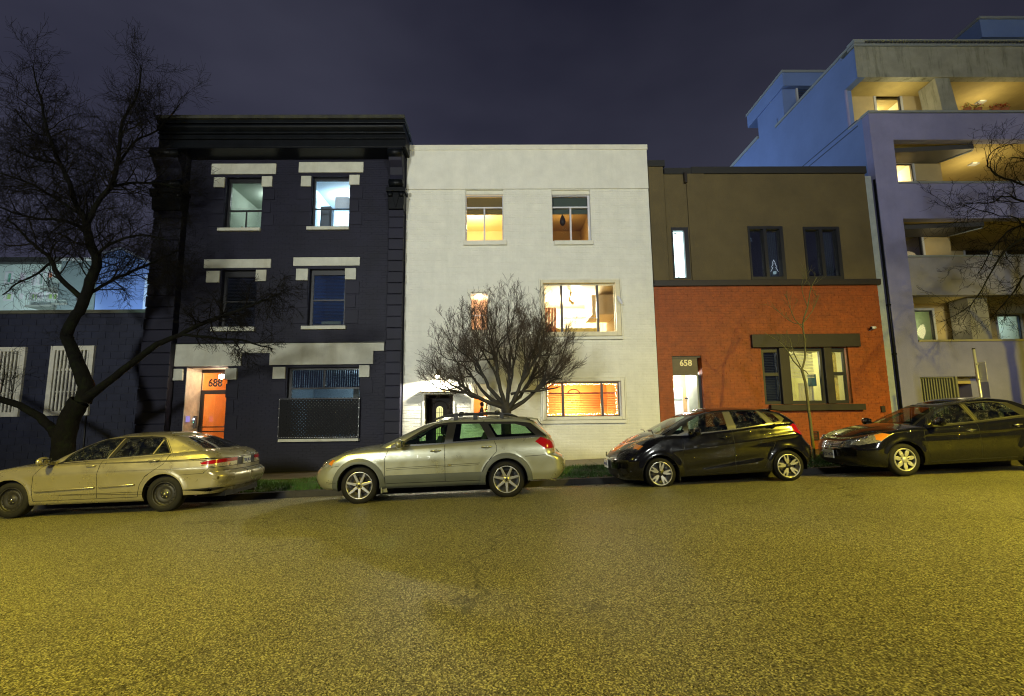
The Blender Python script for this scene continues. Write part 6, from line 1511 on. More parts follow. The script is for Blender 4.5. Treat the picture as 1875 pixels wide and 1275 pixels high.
# ---------------------------------------------------------------- silver station wagon
def disp_out(x, y, z):
    d = np.zeros_like(x); side = y > .6
    for cx in (0, 2.67):
        r = np.hypot(x - cx, z); d += np.where(side, .022 * np.exp(-((np.clip(r - .40, 0, 9)) / .055) ** 2) * (z > -.1), 0)
    d += -.010 * np.exp(-((z - .56) / .05) ** 2) * side * 0
    return d
out_spec = dict(name='station_wagon', label='silver-sage station wagon with grey lower cladding and roof rails, parked before the white house', Y=9.44, hub=(-2.63, .243), W=1.77, wb=2.67, R=.335, rim=.238, RA=.385, sill=-.07, slope=.0275,
    paint=P_silver, xf=[(-.12, -.74), (0, -.90), (.12, -.95), (.24, -.93), (.33, -.86), (.42, -.80), (.5, -.66), (.7, -.4)], xr=[(-.1, 3.62), (.05, 3.76), (.15, 3.82), (.34, 3.80), (.39, 3.74), (.44, 3.66), (.6, 3.63), (.76, 3.52)],
    w=[(-.12, .84), (0, .868), (.12, .885), (.4, .885), (.52, .875), (.62, .852), (.74, .80)], zt=[(-.95, .39), (-.85, .42), (-.72, .46), (-.5, .535), (-.25, .585), (.1, .625), (.5, .645), (1.56, .685), (2.4, .72), (3.3, .745), (3.6, .74), (3.8, .72)],
    L=(.42, .30), nf=2.3, nr=2.9, rnd=.07, fx0=-.62, zf=-.06, rx0=3.35, zr=-.02, disp=disp_out, crown=[(-1, .0), (-.7, .03), (-.3, .05), (.5, .06), (1, .02), (3, .0), (3.8, 0)], cowl=.50, deck=9,
    gxf=[(.60, .14), (.70, .32), (.80, .55), (.93, .84), (1.04, 1.10), (1.12, 1.38)], gxr=[(.60, 3.62), (.74, 3.56), (.88, 3.42), (1.0, 3.30), (1.07, 3.24), (1.12, 3.2)], gw=[(.60, .80), (.74, .775), (.90, .70), (1.02, .64), (1.12, .595)],
    gzt=[(.1, 1.07), (1.2, 1.09), (1.6, 1.115), (2.1, 1.11), (2.8, 1.085), (3.3, 1.055)], gL=(.28, .22), gnr=3.0, gz0=.60, rcrown=.055,
    names=dict(clad='body_cladding', clad2='body_cladding', archl='arch_trim', archr='arch_trim', doorf='door', doorr='door', hl='headlight', amb='headlight_indicator', tail='tail_light', tailc='tail_light_lens', fog='fog_light', grille='!grille', low='!intake', plate='!plate_recess'),
    mats=dict(clad=P_silver, clad2=M_plas, archl=M_plas, archr=M_plas, doorf=P_silver, doorr=P_silver, hl=M_hllens, amb=M_amber, tail=M_red, tailc=M_clearlens, fog=M_trimb, grille=M_trimb, low=M_trimb, bfront=P_silver),
    offs=dict(archl=.014, archr=.014, clad2=.006, fog=-.01),
    regions=[('doorf', [S_(.49, .17), S_(.475, .46), S_(.53, .80), S_(1.555, .80), S_(1.555, .17)]), ('doorr', [S_(1.565, .17), S_(1.565, .8), S_(2.42, .8), S_(2.50, .6), S_(2.50, .50), S_(2.36, .36), S_(2.24, .17)]),
             ('clad2', [S_(.42, -.2), S_(.42, .0), S_(.47, .16), S_(2.24, .16), S_(2.24, -.2)]),
             ('archl', [S_(-.44, -.2)] + [S_(x, z) for x, z in arch(0, .475, -.0)] + [S_(.49, -.2)] + [S_(x, z) for x, z in reversed(arch(0, .38, -.1))]),
             ('archr', [S_(2.10, -.2)] + [S_(x, z) for x, z in arch(2.67, .475, -.0)] + [S_(3.16, -.2)] + [S_(x, z) for x, z in reversed(arch(2.67, .38, -.1))]),
             ('hl', [S_(-.50, .35), S_(-.43, .47), S_(-.50, .49), F_(.62, .44), F_(.52, .38), F_(.55, .33)]), ('amb', [S_(-.49, .37), S_(-.435, .465), S_(-.50, .475), S_(-.56, .40)]),
             ('grille', [F_(0, .24), F_(0, .375), F_(.38, .36), F_(.32, .25)]), ('low', [F_(0, .0), F_(0, .12), F_(.45, .11), F_(.48, .01)]), ('fog', [F_(.55, -.02), F_(.55, .14), F_(.70, .13), F_(.74, .03), F_(.68, -.03)]),
             ('tail', [S_(3.22, .66), S_(3.33, .735), S_(3.50, .73), Rr(.62, .70), Rr(.62, .47), S_(3.50, .45)]), ('tailc', [S_(3.40, .52), S_(3.50, .45), Rr(.62, .47), Rr(.62, .53)])],
    seams=[([S_(.475, -.0), S_(.465, .3), S_(.47, .46), S_(.53, .61)], .009), ([S_(1.56, .02), S_(1.56, .66)], .009), ([S_(2.24, .16), S_(2.36, .36), S_(2.50, .50), S_(2.51, .6), S_(2.46, .71)], .009), ([S_(.5, .02), S_(2.2, .01)], .009), ([S_(-.50, .345), S_(-.36, .36)], .007), ([S_(3.02, .40), S_(3.55, .42)], .008), ([S_(.5, .285), S_(2.20, .315)], .007), ([S_(.5, .255), S_(2.17, .285)], .006), ([S_(-.55, .05), S_(-.40, .06)], .007)],
    gregions=[('frame', [S_(.56, .6), S_(.56, .70), S_(.80, .76), S_(1.10, .93), S_(1.36, 1.04), S_(1.62, 1.068), S_(2.2, 1.058), S_(2.9, 1.035), S_(3.16, 1.0), S_(3.44, .76), S_(3.46, .6)]),
              ('glass_f', [S_(.80, .69), S_(.83, .735), S_(1.12, .90), S_(1.38, 1.005), S_(1.60, 1.03), S_(1.55, .70)]), ('glass_r', [S_(1.70, .71), S_(1.76, 1.03), S_(2.20, 1.02), S_(2.36, .735)]), ('glass_q', [S_(2.50, .76), S_(2.36, 1.01), S_(2.86, .99), S_(3.10, .92), S_(3.24, .77)]),
              ('frame2', [F_(0, .62), F_(0, 1.06), F_(.50, 1.05), F_(.66, .66), F_(.66, .62)]), ('glass_ws', [F_(0, .66), F_(0, 1.035), F_(.48, 1.02), F_(.60, .66)]), ('glass_rw', [Rr(0, .76), Rr(0, 1.02), Rr(.48, 1.02), Rr(.56, .76)])],
    gmats=dict(glass_f=G_tint, glass_r=G_tint, glass_q=G_tint, glass_ws=glass('windscreen_glass', (.62, .78, .66), .03), glass_rw=G_tint2), pillar_mat=P_silver,
    wheel='out', seatx=1.05, seatm=M_seat, dash=.42, dashz=.66, handles=[(1.40, .56, 'doorf'), (2.33, .595, 'doorr')], mirror=(.76, .72), wiper=(.42, .66), inset=.035)
car1, lo1, gh1, dr1 = build_car(out_spec)
for y_ in (-.56, .56):
    q = MB(); q.tube([(1.35, y_, 1.13), (1.50, y_, 1.175), (1.7, y_, 1.21), (2.4, y_, 1.21), (2.75, y_, 1.185), (2.92, y_, 1.12)], [.018, .022, .022, .022, .022, .016], 8)
    for x in (1.75, 2.12, 2.62): q.box(x - .04, x + .04, y_ - .02, y_ + .02, 1.10, 1.20)
    q.build('roof_rail', M_trimb, car1, bevel=.004)
q = MB()
for x in (1.86, 2.54):
    q.tube([(x, -.60, 1.235), (x, .60, 1.235)], .013, 8)
    for y_ in (-.57, .57): q.ball((x, y_, 1.225), (.055, .04, .035), 6)
q.build('roof_bar', M_trimb, car1)
q = MB(); q.add([(3.10, -.60, 1.085), (3.10, .60, 1.085), (3.30, .56, 1.055), (3.30, -.56, 1.055), (3.10, -.60, 1.115), (3.10, .60, 1.115), (3.32, .56, 1.075), (3.32, -.56, 1.075)], [(0, 1, 2, 3), (7, 6, 5, 4), (0, 4, 5, 1), (1, 5, 6, 2), (2, 6, 7, 3), (3, 7, 4, 0)]); q.build('rear_spoiler', P_silver, car1, bevel=.01)
q = MB(); q.tube([(3.30, -.36, -.04), (3.62, -.36, -.10)], .028, 10); q.build('exhaust_pipe', M_chrome, car1)
q = MB(); q.add([(-.46 + .86, -.87, .10), (-.46 + .93, -.87, .10), (-.46 + .97, -.83, -.14), (-.46 + .87, -.83, -.14)], [(0, 1, 2, 3)]); q.box(.40, .415, -.88, -.68, -.15, .06); q.build('mud_flap', P_silver, car1)
q = MB(); q.tube([(3.30, -.3, 1.07), (3.42, -.1, .93)], .008, 5); q.ball((3.47, 0, .80), .03, 5); q.build('rear_wiper', M_trimb, car1)
q = MB(); q.box(1.61, 1.68, -.893, -.888, .285, .315); q.build('badge', M_chrome, car1)
# ---------------------------------------------------------------- gold saloon
def disp_acc(x, y, z):
    side = y > .55; d = .012 * np.exp(-((z - .42) / .10) ** 2) * side
    for cx in (0, 2.74): r = np.hypot(x - cx, z); d += np.where(side, .016 * np.exp(-((np.clip(r - .37, 0, 9)) / .05) ** 2), 0)
    d += np.where(x > 3.7, .020 * np.exp(-((z - .24) / .07) ** 4), 0)
    return d
acc_spec = dict(name='gold_saloon', label='champagne gold four-door saloon with black steel wheels under the big tree at left', Y=9.56, hub=(-8.932, .055), W=1.80, wb=2.74, R=.325, rim=.215, RA=.365, sill=-.11, slope=.0256,
    paint=P_gold, xf=[(-.15, -.74), (-.05, -.86), (.1, -.92), (.25, -.92), (.35, -.86), (.45, -.75), (.6, -.5)], xr=[(-.1, 3.62), (.0, 3.76), (.12, 3.88), (.30, 3.90), (.335, 3.86), (.37, 3.79), (.58, 3.79), (.66, 3.74), (.74, 3.62)],
    w=[(-.15, .84), (-.05, .87), (.1, .895), (.4, .90), (.55, .885), (.68, .845), (.78, .78)], zt=[(-.92, .36), (-.8, .42), (-.5, .50), (-.2, .55), (.15, .585), (.6, .60), (1.24, .63), (1.6, .66), (2.3, .70), (2.8, .73), (3.3, .755), (3.65, .74), (3.78, .70), (3.9, .66)],
    L=(.42, .34), nf=2.3, nr=2.7, rnd=.075, fx0=-.6, zf=-.12, rx0=3.45, zr=-.03, disp=disp_acc, crown=[(-1, 0), (-.6, .03), (.3, .06), (.8, .03), (1.5, 0), (3.0, .02), (3.7, .015), (3.9, 0)], cowl=.60, deck=3.12,
    gxf=[(.56, .30), (.68, .52), (.80, .74), (.93, 1.02), (1.02, 1.26), (1.08, 1.50)], gxr=[(.56, 3.78), (.73, 3.50), (.80, 3.36), (.90, 3.16), (1.0, 2.94), (1.08, 2.72)], gw=[(.56, .80), (.68, .79), (.85, .71), (1.0, .635), (1.08, .59)],
    gzt=[(.3, 1.02), (1.3, 1.03), (1.6, 1.06), (2.1, 1.075), (2.6, 1.06), (2.95, 1.02), (3.4, .96)], gL=(.30, .26), gz0=.56, rcrown=.055,
    names=dict(doorf='door', doorr='door', tail='tail_light', tailc='tail_light_lens', tail2='tail_light', tailc2='tail_light_lens', fuel='fuel_flap', plater='!plate_recess', hl='headlight', grille='!grille', low='!intake', bump='!bumper'),
    mats=dict(doorf=P_gold, doorr=P_gold, tail=M_red, tailc=M_clearlens, tail2=M_red, tailc2=M_clearlens, fuel=P_gold, plater=M_trimb, hl=M_hllens, grille=M_trimb, low=M_trimb, bump=P_gold), offs={},
    regions=[('doorf', [S_(.44, -.03), S_(.40, .2), S_(.43, .42), S_(.56, .75), S_(1.57, .75), S_(1.555, -.03)]), ('doorr', [S_(1.565, -.03), S_(1.58, .75), S_(2.8, .76), S_(2.72, .54), S_(2.41, .33), S_(2.32, .19), S_(2.28, -.03)]),
             ('fuel', [S_(2.93, .47), S_(2.90, .60), S_(3.09, .61), S_(3.12, .48)]),
             ('tail', [S_(3.38, .53), S_(3.5, .565), Rr(.72, .585), Rr(.335, .590), Rr(.335, .525), Rr(.72, .52), S_(3.55, .50), S_(3.42, .50)]), ('tailc', [S_(3.42, .498), S_(3.55, .498), Rr(.72, .518), Rr(.335, .523), Rr(.335, .455), Rr(.72, .45), S_(3.62, .455)]),
             ('plater', [Rr(.0, .44), Rr(.0, .585), Rr(.33, .59), Rr(.33, .455)]),
             ('hl', [S_(-.42, .42), S_(-.5, .50), F_(.5, .42), F_(.52, .34)]), ('grille', [F_(0, .28), F_(0, .37), F_(.36, .36), F_(.32, .29)]), ('low', [F_(0, -.02), F_(0, .1), F_(.5, .1), F_(.5, -.02)])],
    seams=[([S_(.43, -.04), S_(.395, .2), S_(.42, .42), S_(.55, .58)], .009), ([S_(1.56, -.02), S_(1.555, .4), S_(1.60, .66)], .009), ([S_(2.28, -.03), S_(2.32, .19), S_(2.41, .33), S_(2.72, .54), S_(2.80, .70)], .009), ([S_(.43, -.035), S_(2.28, -.03)], .009),
           ([S_(3.02, .33), S_(3.45, .345), S_(3.56, .45)], .007), ([Rr(.72, .375), Rr(.0, .365)], .012), ([Rr(.34, .45), Rr(.36, .37)], .008), ([S_(3.38, .54), S_(3.5, .574), Rr(.72, .594), Rr(0, .60)], .012), ([S_(3.40, .49), S_(3.62, .447), Rr(.72, .442), Rr(0, .447)], .010), ([Rr(.335, .45), Rr(.335, .59)], .014), ([S_(3.1, -.0), Rr(.7, .06), Rr(0, .06)], .008)],
    gregions=[('frame', [S_(.62, .58), S_(.83, .655), S_(.97, .815), S_(1.21, .94), S_(1.47, 1.02), S_(1.82, 1.045), S_(2.3, 1.045), S_(2.54, 1.025), S_(2.62, .98), S_(2.82, .71), S_(2.84, .6)]),
              ('glass_f', [S_(.84, .64), S_(.98, .79), S_(1.21, .915), S_(1.48, 1.0), S_(1.78, 1.02), S_(1.62, .68)]), ('glass_r', [S_(1.74, .69), S_(1.90, 1.02), S_(2.50, 1.01), S_(2.545, .98), S_(2.44, .72)]), ('glass_q', [S_(2.48, .73), S_(2.575, .965), S_(2.745, .735)]),
              ('frame2', [F_(0, .58), F_(0, 1.02), F_(.50, 1.0), F_(.66, .62)]), ('glass_ws', [F_(0, .62), F_(0, 1.0), F_(.47, .98), F_(.62, .64)]), ('glass_rw', [Rr(0, .77), Rr(0, 1.02), Rr(.47, 1.0), Rr(.66, .78)])],
    gseams=[([S_(.84, .625), S_(2.80, .715), S_(2.60, .985)], .012), ([S_(1.64, .66), S_(1.82, 1.02)], .018), ([S_(2.46, .72), S_(2.56, .97)], .014)], gseam_mat=mat('bright_window_trim', (.40, .36, .24), .3, metal=.7),
    gmats=dict(glass_ws=G_wet, glass_rw=glass('wet_rear_glass', (.16, .18, .15), .25, wet=.5)),
    wheel='acc', seatx=1.15, seatm=M_seatg, dash=.55, dashz=.62, handles=[(1.44, .545, 'doorf'), (2.55, .60, 'doorr')], mirror=(.68, .67), wiper=(.45, .60), mirror_mat=P_gold, hy=.97, wz=0)
car2, lo2, gh2, dr2 = build_car(acc_spec)
for x0, z0, x1, z1 in ((.45, .14, 1.53, .17), (1.60, .172, 2.24, .195)):
    q = MB(); q.tube([(x0, -.905, z0), (x0 + .02, -.913, z0), (x1 - .02, -.913, z1), (x1, -.905, z1)], [.010, .016, .016, .008], 8); q.build('door_moulding', P_gold, car2); q = MB(); q.tube([(x0, .905, z0), (x1, .905, z1)], .014, 8); q.build('door_moulding', P_gold, car2)
q = MB(); q.box(3.775, 3.80, -.15, .15, .45, .58); pl = q.build('number_plate', M_plate, car2)
text_part('plate_text', '728 JKA', .085, (3.803, 0, .485), M_platet, pl, .002, rot=(math.pi / 2, 0, math.pi / 2))
q = MB(); q.tube([(3.80 - .03, -.05, .70), (3.775, -.03, .665), (3.775, .03, .665), (3.80 - .03, .05, .70)], .008, 6); q.build('badge', M_chrome, car2)
q = MB(); q.box(3.2, 3.72, -.62, .62, -.10, .0); q.tube([(3.3, .45, -.10), (3.75, .45, -.11)], .03, 8); q.build('rear_undertray', M_well, car2)
# ---------------------------------------------------------------- black hatchback
def disp_fit(x, y, z):
    side = y > .5; ln = .30 + .085 * (x - .4) + .14; d = .016 * np.exp(-((z - (ln - .03)) / .055) ** 2) * side * np.clip((x - .2) / .4, 0, 1)
    l2 = -.02 + .10 * np.clip(x - .3, 0, 9) ; d += -.018 * np.exp(-((z - l2 - .05) / .06) ** 2) * side * np.clip((x - .4) / .5, 0, 1) * np.clip((2.1 - x) / .3, 0, 1)
    for cx in (0, 2.53): r = np.hypot(x - cx, z); d += np.where(side, .022 * np.exp(-((np.clip(r - .36, 0, 9)) / .06) ** 2), 0)
    return d
fit_spec = dict(name='hatchback', label='glossy black wet hatchback with ten-spoke alloy wheels before the entrance numbered 658', Y=10.04, hub=(3.043, .318), W=1.69, wb=2.53, R=.30, rim=.222, RA=.355, sill=-.085, slope=.045,
    paint=P_black, xf=[(-.15, -.70), (-.05, -.80), (.1, -.86), (.25, -.86), (.36, -.80), (.46, -.70), (.55, -.55), (.7, -.3)], xr=[(-.1, 2.98), (.05, 3.12), (.15, 3.18), (.33, 3.18), (.45, 3.10), (.6, 3.03), (.8, 2.98)],
    w=[(-.15, .80), (0, .83), (.15, .845), (.4, .845), (.55, .83), (.7, .80), (.85, .75)], zt=[(-.86, .42), (-.75, .48), (-.55, .56), (-.35, .64), (-.1, .70), (.2, .72), (.5, .71), (1.05, .74), (1.57, .775), (2.2, .83), (2.6, .84), (3.1, .82)],
    L=(.50, .32), nf=2.1, nr=2.6, rnd=.07, fx0=-.55, zf=-.12, rx0=2.75, zr=-.08, disp=disp_fit, crown=[(-1, .0), (-.7, .03), (-.3, .06), (.2, .08), (.6, .04), (1, 0)], cowl=.34, deck=9,
    gxf=[(.66, -.22), (.76, -.02), (.86, .18), (.96, .40), (1.05, .62), (1.12, .85), (1.17, 1.1)], gxr=[(.66, 3.02), (.80, 2.96), (.92, 2.86), (1.02, 2.72), (1.10, 2.58), (1.17, 2.5)], gw=[(.66, .78), (.8, .755), (.95, .69), (1.08, .625), (1.17, .575)],
    gzt=[(-.2, 1.02), (.4, 1.06), (.8, 1.13), (1.2, 1.155), (1.7, 1.15), (2.2, 1.115), (2.6, 1.06), (2.8, 1.03)], gL=(.42, .24), gnf=2.3, gz0=.66, rcrown=.055,
    names=dict(doorf='door', doorr='door', hl='headlight', amb='headlight_indicator', tail='tail_light', grille='!grille', low='!intake', chin='!chrome_strip', fog='fog_light'), mats=dict(doorf=P_black, doorr=P_black, hl=mat('smoked_headlight', (.05, .05, .06), .08, metal=.5, coat=1, var=.8, vscale=20), amb=M_amber, tail=M_red, grille=M_trimb, low=M_trimb, chin=M_chrome, fog=M_trimb), offs=dict(chin=.006),
    regions=[('doorf', [S_(.50, -.06), S_(.45, .2), S_(.53, .9), S_(1.49, .9), S_(1.47, -.06)]), ('doorr', [S_(1.48, -.06), S_(1.50, .9), S_(2.3, .9), S_(2.30, .45), S_(2.18, .24), S_(2.03, -.02)]),
             ('hl', [S_(-.27, .535), S_(-.42, .60), F_(.56, .50), F_(.44, .43), F_(.46, .36), S_(-.36, .46)]), ('amb', [S_(-.28, .54), S_(-.38, .575), S_(-.46, .50), S_(-.38, .475)]), ('grille', [F_(0, .30), F_(0, .42), F_(.44, .43), F_(.42, .34)]), ('chin', [F_(0, .27), F_(0, .30), F_(.46, .34), F_(.46, .31)]), ('low', [F_(0, -.06), F_(0, .12), F_(.5, .1), F_(.44, -.06)]), ('fog', [F_(.6, .0), F_(.58, .12), F_(.7, .12), F_(.72, .02)]),
             ('tail', [S_(2.66, .70), S_(2.68, .78), S_(2.80, .82), Rr(.60, .82), Rr(.56, .60), S_(2.86, .58)])],
    seams=[([S_(.49, -.06), S_(.44, .2), S_(.50, .66)], .007), ([S_(1.475, -.05), S_(1.50, .76)], .007), ([S_(2.03, -.03), S_(2.18, .24), S_(2.30, .45), S_(2.32, .8)], .007), ([S_(.47, -.06), S_(2.03, -.03)], .007)],
    gregions=[('frame', [S_(.20, .68), S_(.20, .74), S_(.53, .94), S_(.85, 1.07), S_(1.1, 1.125), S_(1.6, 1.14), S_(2.1, 1.115), S_(2.5, 1.04), S_(2.62, .92), S_(2.5, .80), S_(1.57, .72), S_(.8, .66)]),
              ('glass_v', [S_(.31, .745), S_(.54, .885), S_(.555, .77), S_(.42, .725)]), ('glass_f', [S_(.64, .73), S_(.66, .94), S_(.88, 1.045), S_(1.1, 1.10), S_(1.41, 1.115), S_(1.42, .76)]), ('glass_r', [S_(1.60, .775), S_(1.57, 1.115), S_(2.08, 1.10), S_(2.24, .835)]), ('glass_q', [S_(2.37, .85), S_(2.24, 1.065), S_(2.42, 1.02), S_(2.52, .88)]),
              ('satin1', [S_(1.43, .755), S_(1.42, 1.115), S_(1.56, 1.115), S_(1.59, .77)]), ('satin2', [S_(2.25, .835), S_(2.10, 1.10), S_(2.15, 1.10), S_(2.36, .84)]),
              ('frame2', [F_(0, .68), F_(0, 1.10), F_(.46, 1.08), F_(.69, .72), F_(.69, .68)]), ('glass_ws', [F_(0, .72), F_(0, 1.09), F_(.44, 1.06), F_(.66, .73)]), ('glass_rw', [Rr(0, .84), Rr(0, 1.06), Rr(.48, 1.05), Rr(.60, .85)])],
    gmats=dict(glass_f=G_wet, glass_v=G_tint, glass_q=G_tint2, glass_ws=glass('pale_windscreen', (.55, .62, .50), .06), glass_rw=G_tint2), gseams=[([S_(.64, .715), S_(1.43, .748), S_(2.36, .835)], .008)], gseam_mat=M_chrome,
    wheel='fit', seatx=.95, seatm=M_seat, dash=.15, dashz=.72, handles=[(1.33, .62, 'doorf'), (2.33, .80, 'doorr')], mirror=(.72, .76), mirror_mat=P_black, wiper=(.02, .76), inset=.03)
car3, lo3, gh3, dr3 = build_car(fit_spec)
q = MB(); q.box(-.905, -.885, -.15, .15, .10, .26); pl = q.build('number_plate', M_plate, car3)
text_part('plate_text', 'BX4 91K', .08, (-.908, 0, .15), M_platet, pl, .002, rot=(math.pi / 2, 0, -math.pi / 2))
q = MB(); q.lathe([(0, 0), (.05, .004), (.055, .015)], (-.885, 0, .37), 'x', 16); q.build('badge', M_chrome, car3)
q = MB(); q.box(.36, .375, -.82, -.66, -.17, .05); q.build('mud_flap', M_trimb, car3)
q = MB(); q.add([(2.40, -.56, 1.10), (2.40, .56, 1.10), (2.70, .52, 1.055), (2.70, -.52, 1.055), (2.40, -.56, 1.13), (2.40, .56, 1.13), (2.72, .52, 1.075), (2.72, -.52, 1.075)], [(0, 1, 2, 3), (7, 6, 5, 4), (0, 4, 5, 1), (1, 5, 6, 2), (2, 6, 7, 3), (3, 7, 4, 0)]); q.build('rear_spoiler', P_black, car3, bevel=.01)
# ---------------------------------------------------------------- dark saloon at right
def disp_ela(x, y, z):
    side = y > .5; d = -.012 * np.exp(-((z - (.40 + .02 * x)) / .03) ** 2) * side * np.clip((x - .3) / .3, 0, 1)
    for cx in (0, 2.65): r = np.hypot(x - cx, z); d += np.where(side, .020 * np.exp(-((np.clip(r - .36, 0, 9)) / .055) ** 2), 0)
    return d
ela_spec = dict(name='dark_saloon', label='dark slate wet saloon with silver wheel covers, cut by the right edge', Y=9.85, hub=(7.745, .535), W=1.775, wb=2.65, R=.315, rim=.215, RA=.36, sill=-.115, slope=.035,
    paint=P_black2, xf=[(-.15, -.72), (-.08, -.82), (.05, -.90), (.2, -.91), (.32, -.86), (.42, -.78), (.52, -.62), (.7, -.3)], xr=[(-.1, 3.4), (.1, 3.6), (.3, 3.6), (.4, 3.55), (.65, 3.5), (.76, 3.4)],
    w=[(-.15, .83), (0, .87), (.15, .885), (.4, .885), (.55, .87), (.66, .83), (.78, .78)], zt=[(-.91, .37), (-.8, .42), (-.6, .48), (-.35, .54), (0, .585), (.4, .61), (.8, .61), (1.6, .65), (2.5, .71), (3.3, .74), (3.6, .70)],
    L=(.50, .36), nf=2.2, nr=2.6, rnd=.08, fx0=-.56, zf=-.13, rx0=3.1, zr=-.05, disp=disp_ela, crown=[(-1, .0), (-.8, .03), (-.4, .07), (.2, .08), (.8, .04), (1.5, 0)], cowl=.62, deck=3.0,
    gxf=[(.56, .12), (.66, .36), (.78, .60), (.90, .88), (1.0, 1.14), (1.08, 1.42)], gxr=[(.56, 3.6), (.74, 3.3), (.84, 3.1), (.94, 2.9), (1.04, 2.68), (1.09, 2.5)], gw=[(.56, .80), (.68, .785), (.85, .71), (1.0, .635), (1.09, .59)],
    gzt=[(.2, 1.02), (1.1, 1.03), (1.6, 1.08), (2.1, 1.09), (2.6, 1.05), (3.0, 1.0)], gL=(.34, .28), gnf=2.4, gz0=.56, rcrown=.055,
    names=dict(doorf='door', doorr='door', hl='headlight', amb='headlight_indicator', grille='!grille', low='!intake', tail='tail_light'), mats=dict(doorf=P_black2, doorr=P_black2, hl=M_hllens, amb=M_amber, grille=M_trimb, low=M_trimb, tail=M_red), offs={},
    regions=[('doorf', [S_(.50, -.06), S_(.46, .2), S_(.42, .42), S_(.46, .75), S_(1.52, .75), S_(1.50, -.06)]), ('doorr', [S_(1.51, -.06), S_(1.53, .75), S_(2.6, .78), S_(2.55, .45), S_(2.30, .2), S_(2.2, -.04)]),
             ('hl', [S_(-.23, .50), S_(-.36, .53), F_(.66, .45), F_(.52, .37), F_(.50, .31), F_(.66, .30), S_(-.42, .37)]), ('amb', [S_(-.24, .50), S_(-.34, .522), S_(-.46, .49), S_(-.50, .40), S_(-.42, .38)]),
             ('grille', [F_(0, .22), F_(0, .36), F_(.36, .36), F_(.30, .24)]), ('low', [F_(0, -.08), F_(0, .08), F_(.62, .08), F_(.66, -.06)]), ('tail', [S_(3.2, .5), S_(3.2, .66), Rr(.5, .66), Rr(.5, .5)])],
    seams=[([S_(.49, -.06), S_(.45, .2), S_(.42, .42), S_(.44, .55)], .007), ([S_(1.505, -.05), S_(1.525, .65)], .007), ([S_(.49, -.06), S_(2.2, -.04)], .012), ([F_(0, .375), F_(.4, .375), F_(.46, .28), F_(.9, .24)], .006), ([F_(0, -.10), F_(.7, -.085)], .008)],
    gregions=[('frame', [S_(.50, .58), S_(.56, .64), S_(.72, .78), S_(.98, .93), S_(1.22, 1.01), S_(1.5, 1.045), S_(2.0, 1.05), S_(2.4, 1.0), S_(2.75, .80), S_(2.75, .62)]),
              ('glass_f', [S_(.66, .635), S_(.76, .77), S_(1.0, .905), S_(1.24, .985), S_(1.42, 1.01), S_(1.52, .67)]), ('glass_r', [S_(1.62, .68), S_(1.54, 1.02), S_(2.0, 1.03), S_(2.28, .99), S_(2.50, .75)]),
              ('frame2', [F_(0, .58), F_(0, 1.03), F_(.50, 1.0), F_(.68, .64)]), ('glass_ws', [F_(0, .62), F_(0, 1.0), F_(.47, .97), F_(.64, .64)]), ('glass_rw', [Rr(0, .78), Rr(0, 1.0), Rr(.47, .98), Rr(.62, .78)])],
    gseams=[([S_(.60, .62), S_(1.56, .663), S_(2.7, .745)], .010), ([S_(1.55, .66), S_(1.47, 1.03)], .007), ([S_(.58, .62), S_(.74, .785), S_(1.0, .922), S_(1.24, 1.0), S_(1.46, 1.028), S_(2.0, 1.04), S_(2.4, .98)], .006)], gseam_mat=mat('dim_window_trim', (.12, .12, .10), .3, metal=.7),
    gmats=dict(glass_f=G_wet, glass_r=G_wet, glass_ws=glass('windscreen_glass2', (.50, .56, .50), .05), glass_rw=G_tint2),
    wheel='ela', seatx=1.1, seatm=M_seat, dash=.42, dashz=.62, handles=[(1.36, .50, 'doorf'), (2.3, .56, 'doorr')], mirror=(.66, .70), mirror_mat=P_black2, wiper=(.36, .62), handle_mat=mat('dull_chrome', (.3, .3, .28), .25, metal=.9))
car4, lo4, gh4, dr4 = build_car(ela_spec)
q = MB()
for i, z in enumerate((.235, .27, .305, .34)):
    w_ = .30 + .02 * i; pts = [(float(lo4.raw(lo4.F(abs(y_), z)[0], z)[0]) - .014, y_, z) for y_ in np.linspace(-w_, w_, 11)]; q.tube(pts, .007, 6)
wz = [(float(lo4.raw(lo4.F(abs(y_), .362)[0], .362)[0]) - .012, y_, .362) for y_ in np.linspace(-.38, .38, 11)]; q.tube(wz, .010, 6); q.build('grille_bars', M_chrome, car4)
q = MB(); q.tube([(-.935, -.05, .25), (-.935, -.03, .32), (-.935, .03, .25), (-.935, .05, .32)], .008, 6); q.lathe([(.058, -.004), (.064, .0), (.064, .01), (.058, .01)], (-.93, 0, .285), 'x', 20); q.build('badge', M_chrome, car4)
q = MB(); q.box(-.955, -.935, -.155, .155, .03, .185); pl = q.build('number_plate', M_plate, car4); text_part('plate_text', '472 HCN', .085, (-.958, 0, .08), M_platet, pl, .002, rot=(math.pi / 2, 0, -math.pi / 2))
for sd in (-1, 1):
    q = MB()
    for y_, z in ((.60, .385), (.70, .43)):
        u_, _ = lo4.F(y_, z); X_, Y_, Z_ = lo4.M(np.array([u_]), np.array([z])); q.ball((float(X_[0]) + .022, sd * float(Y_[0]) * .985, z), .042, 8)
    q.build('headlight_reflector', M_chrome, car4)
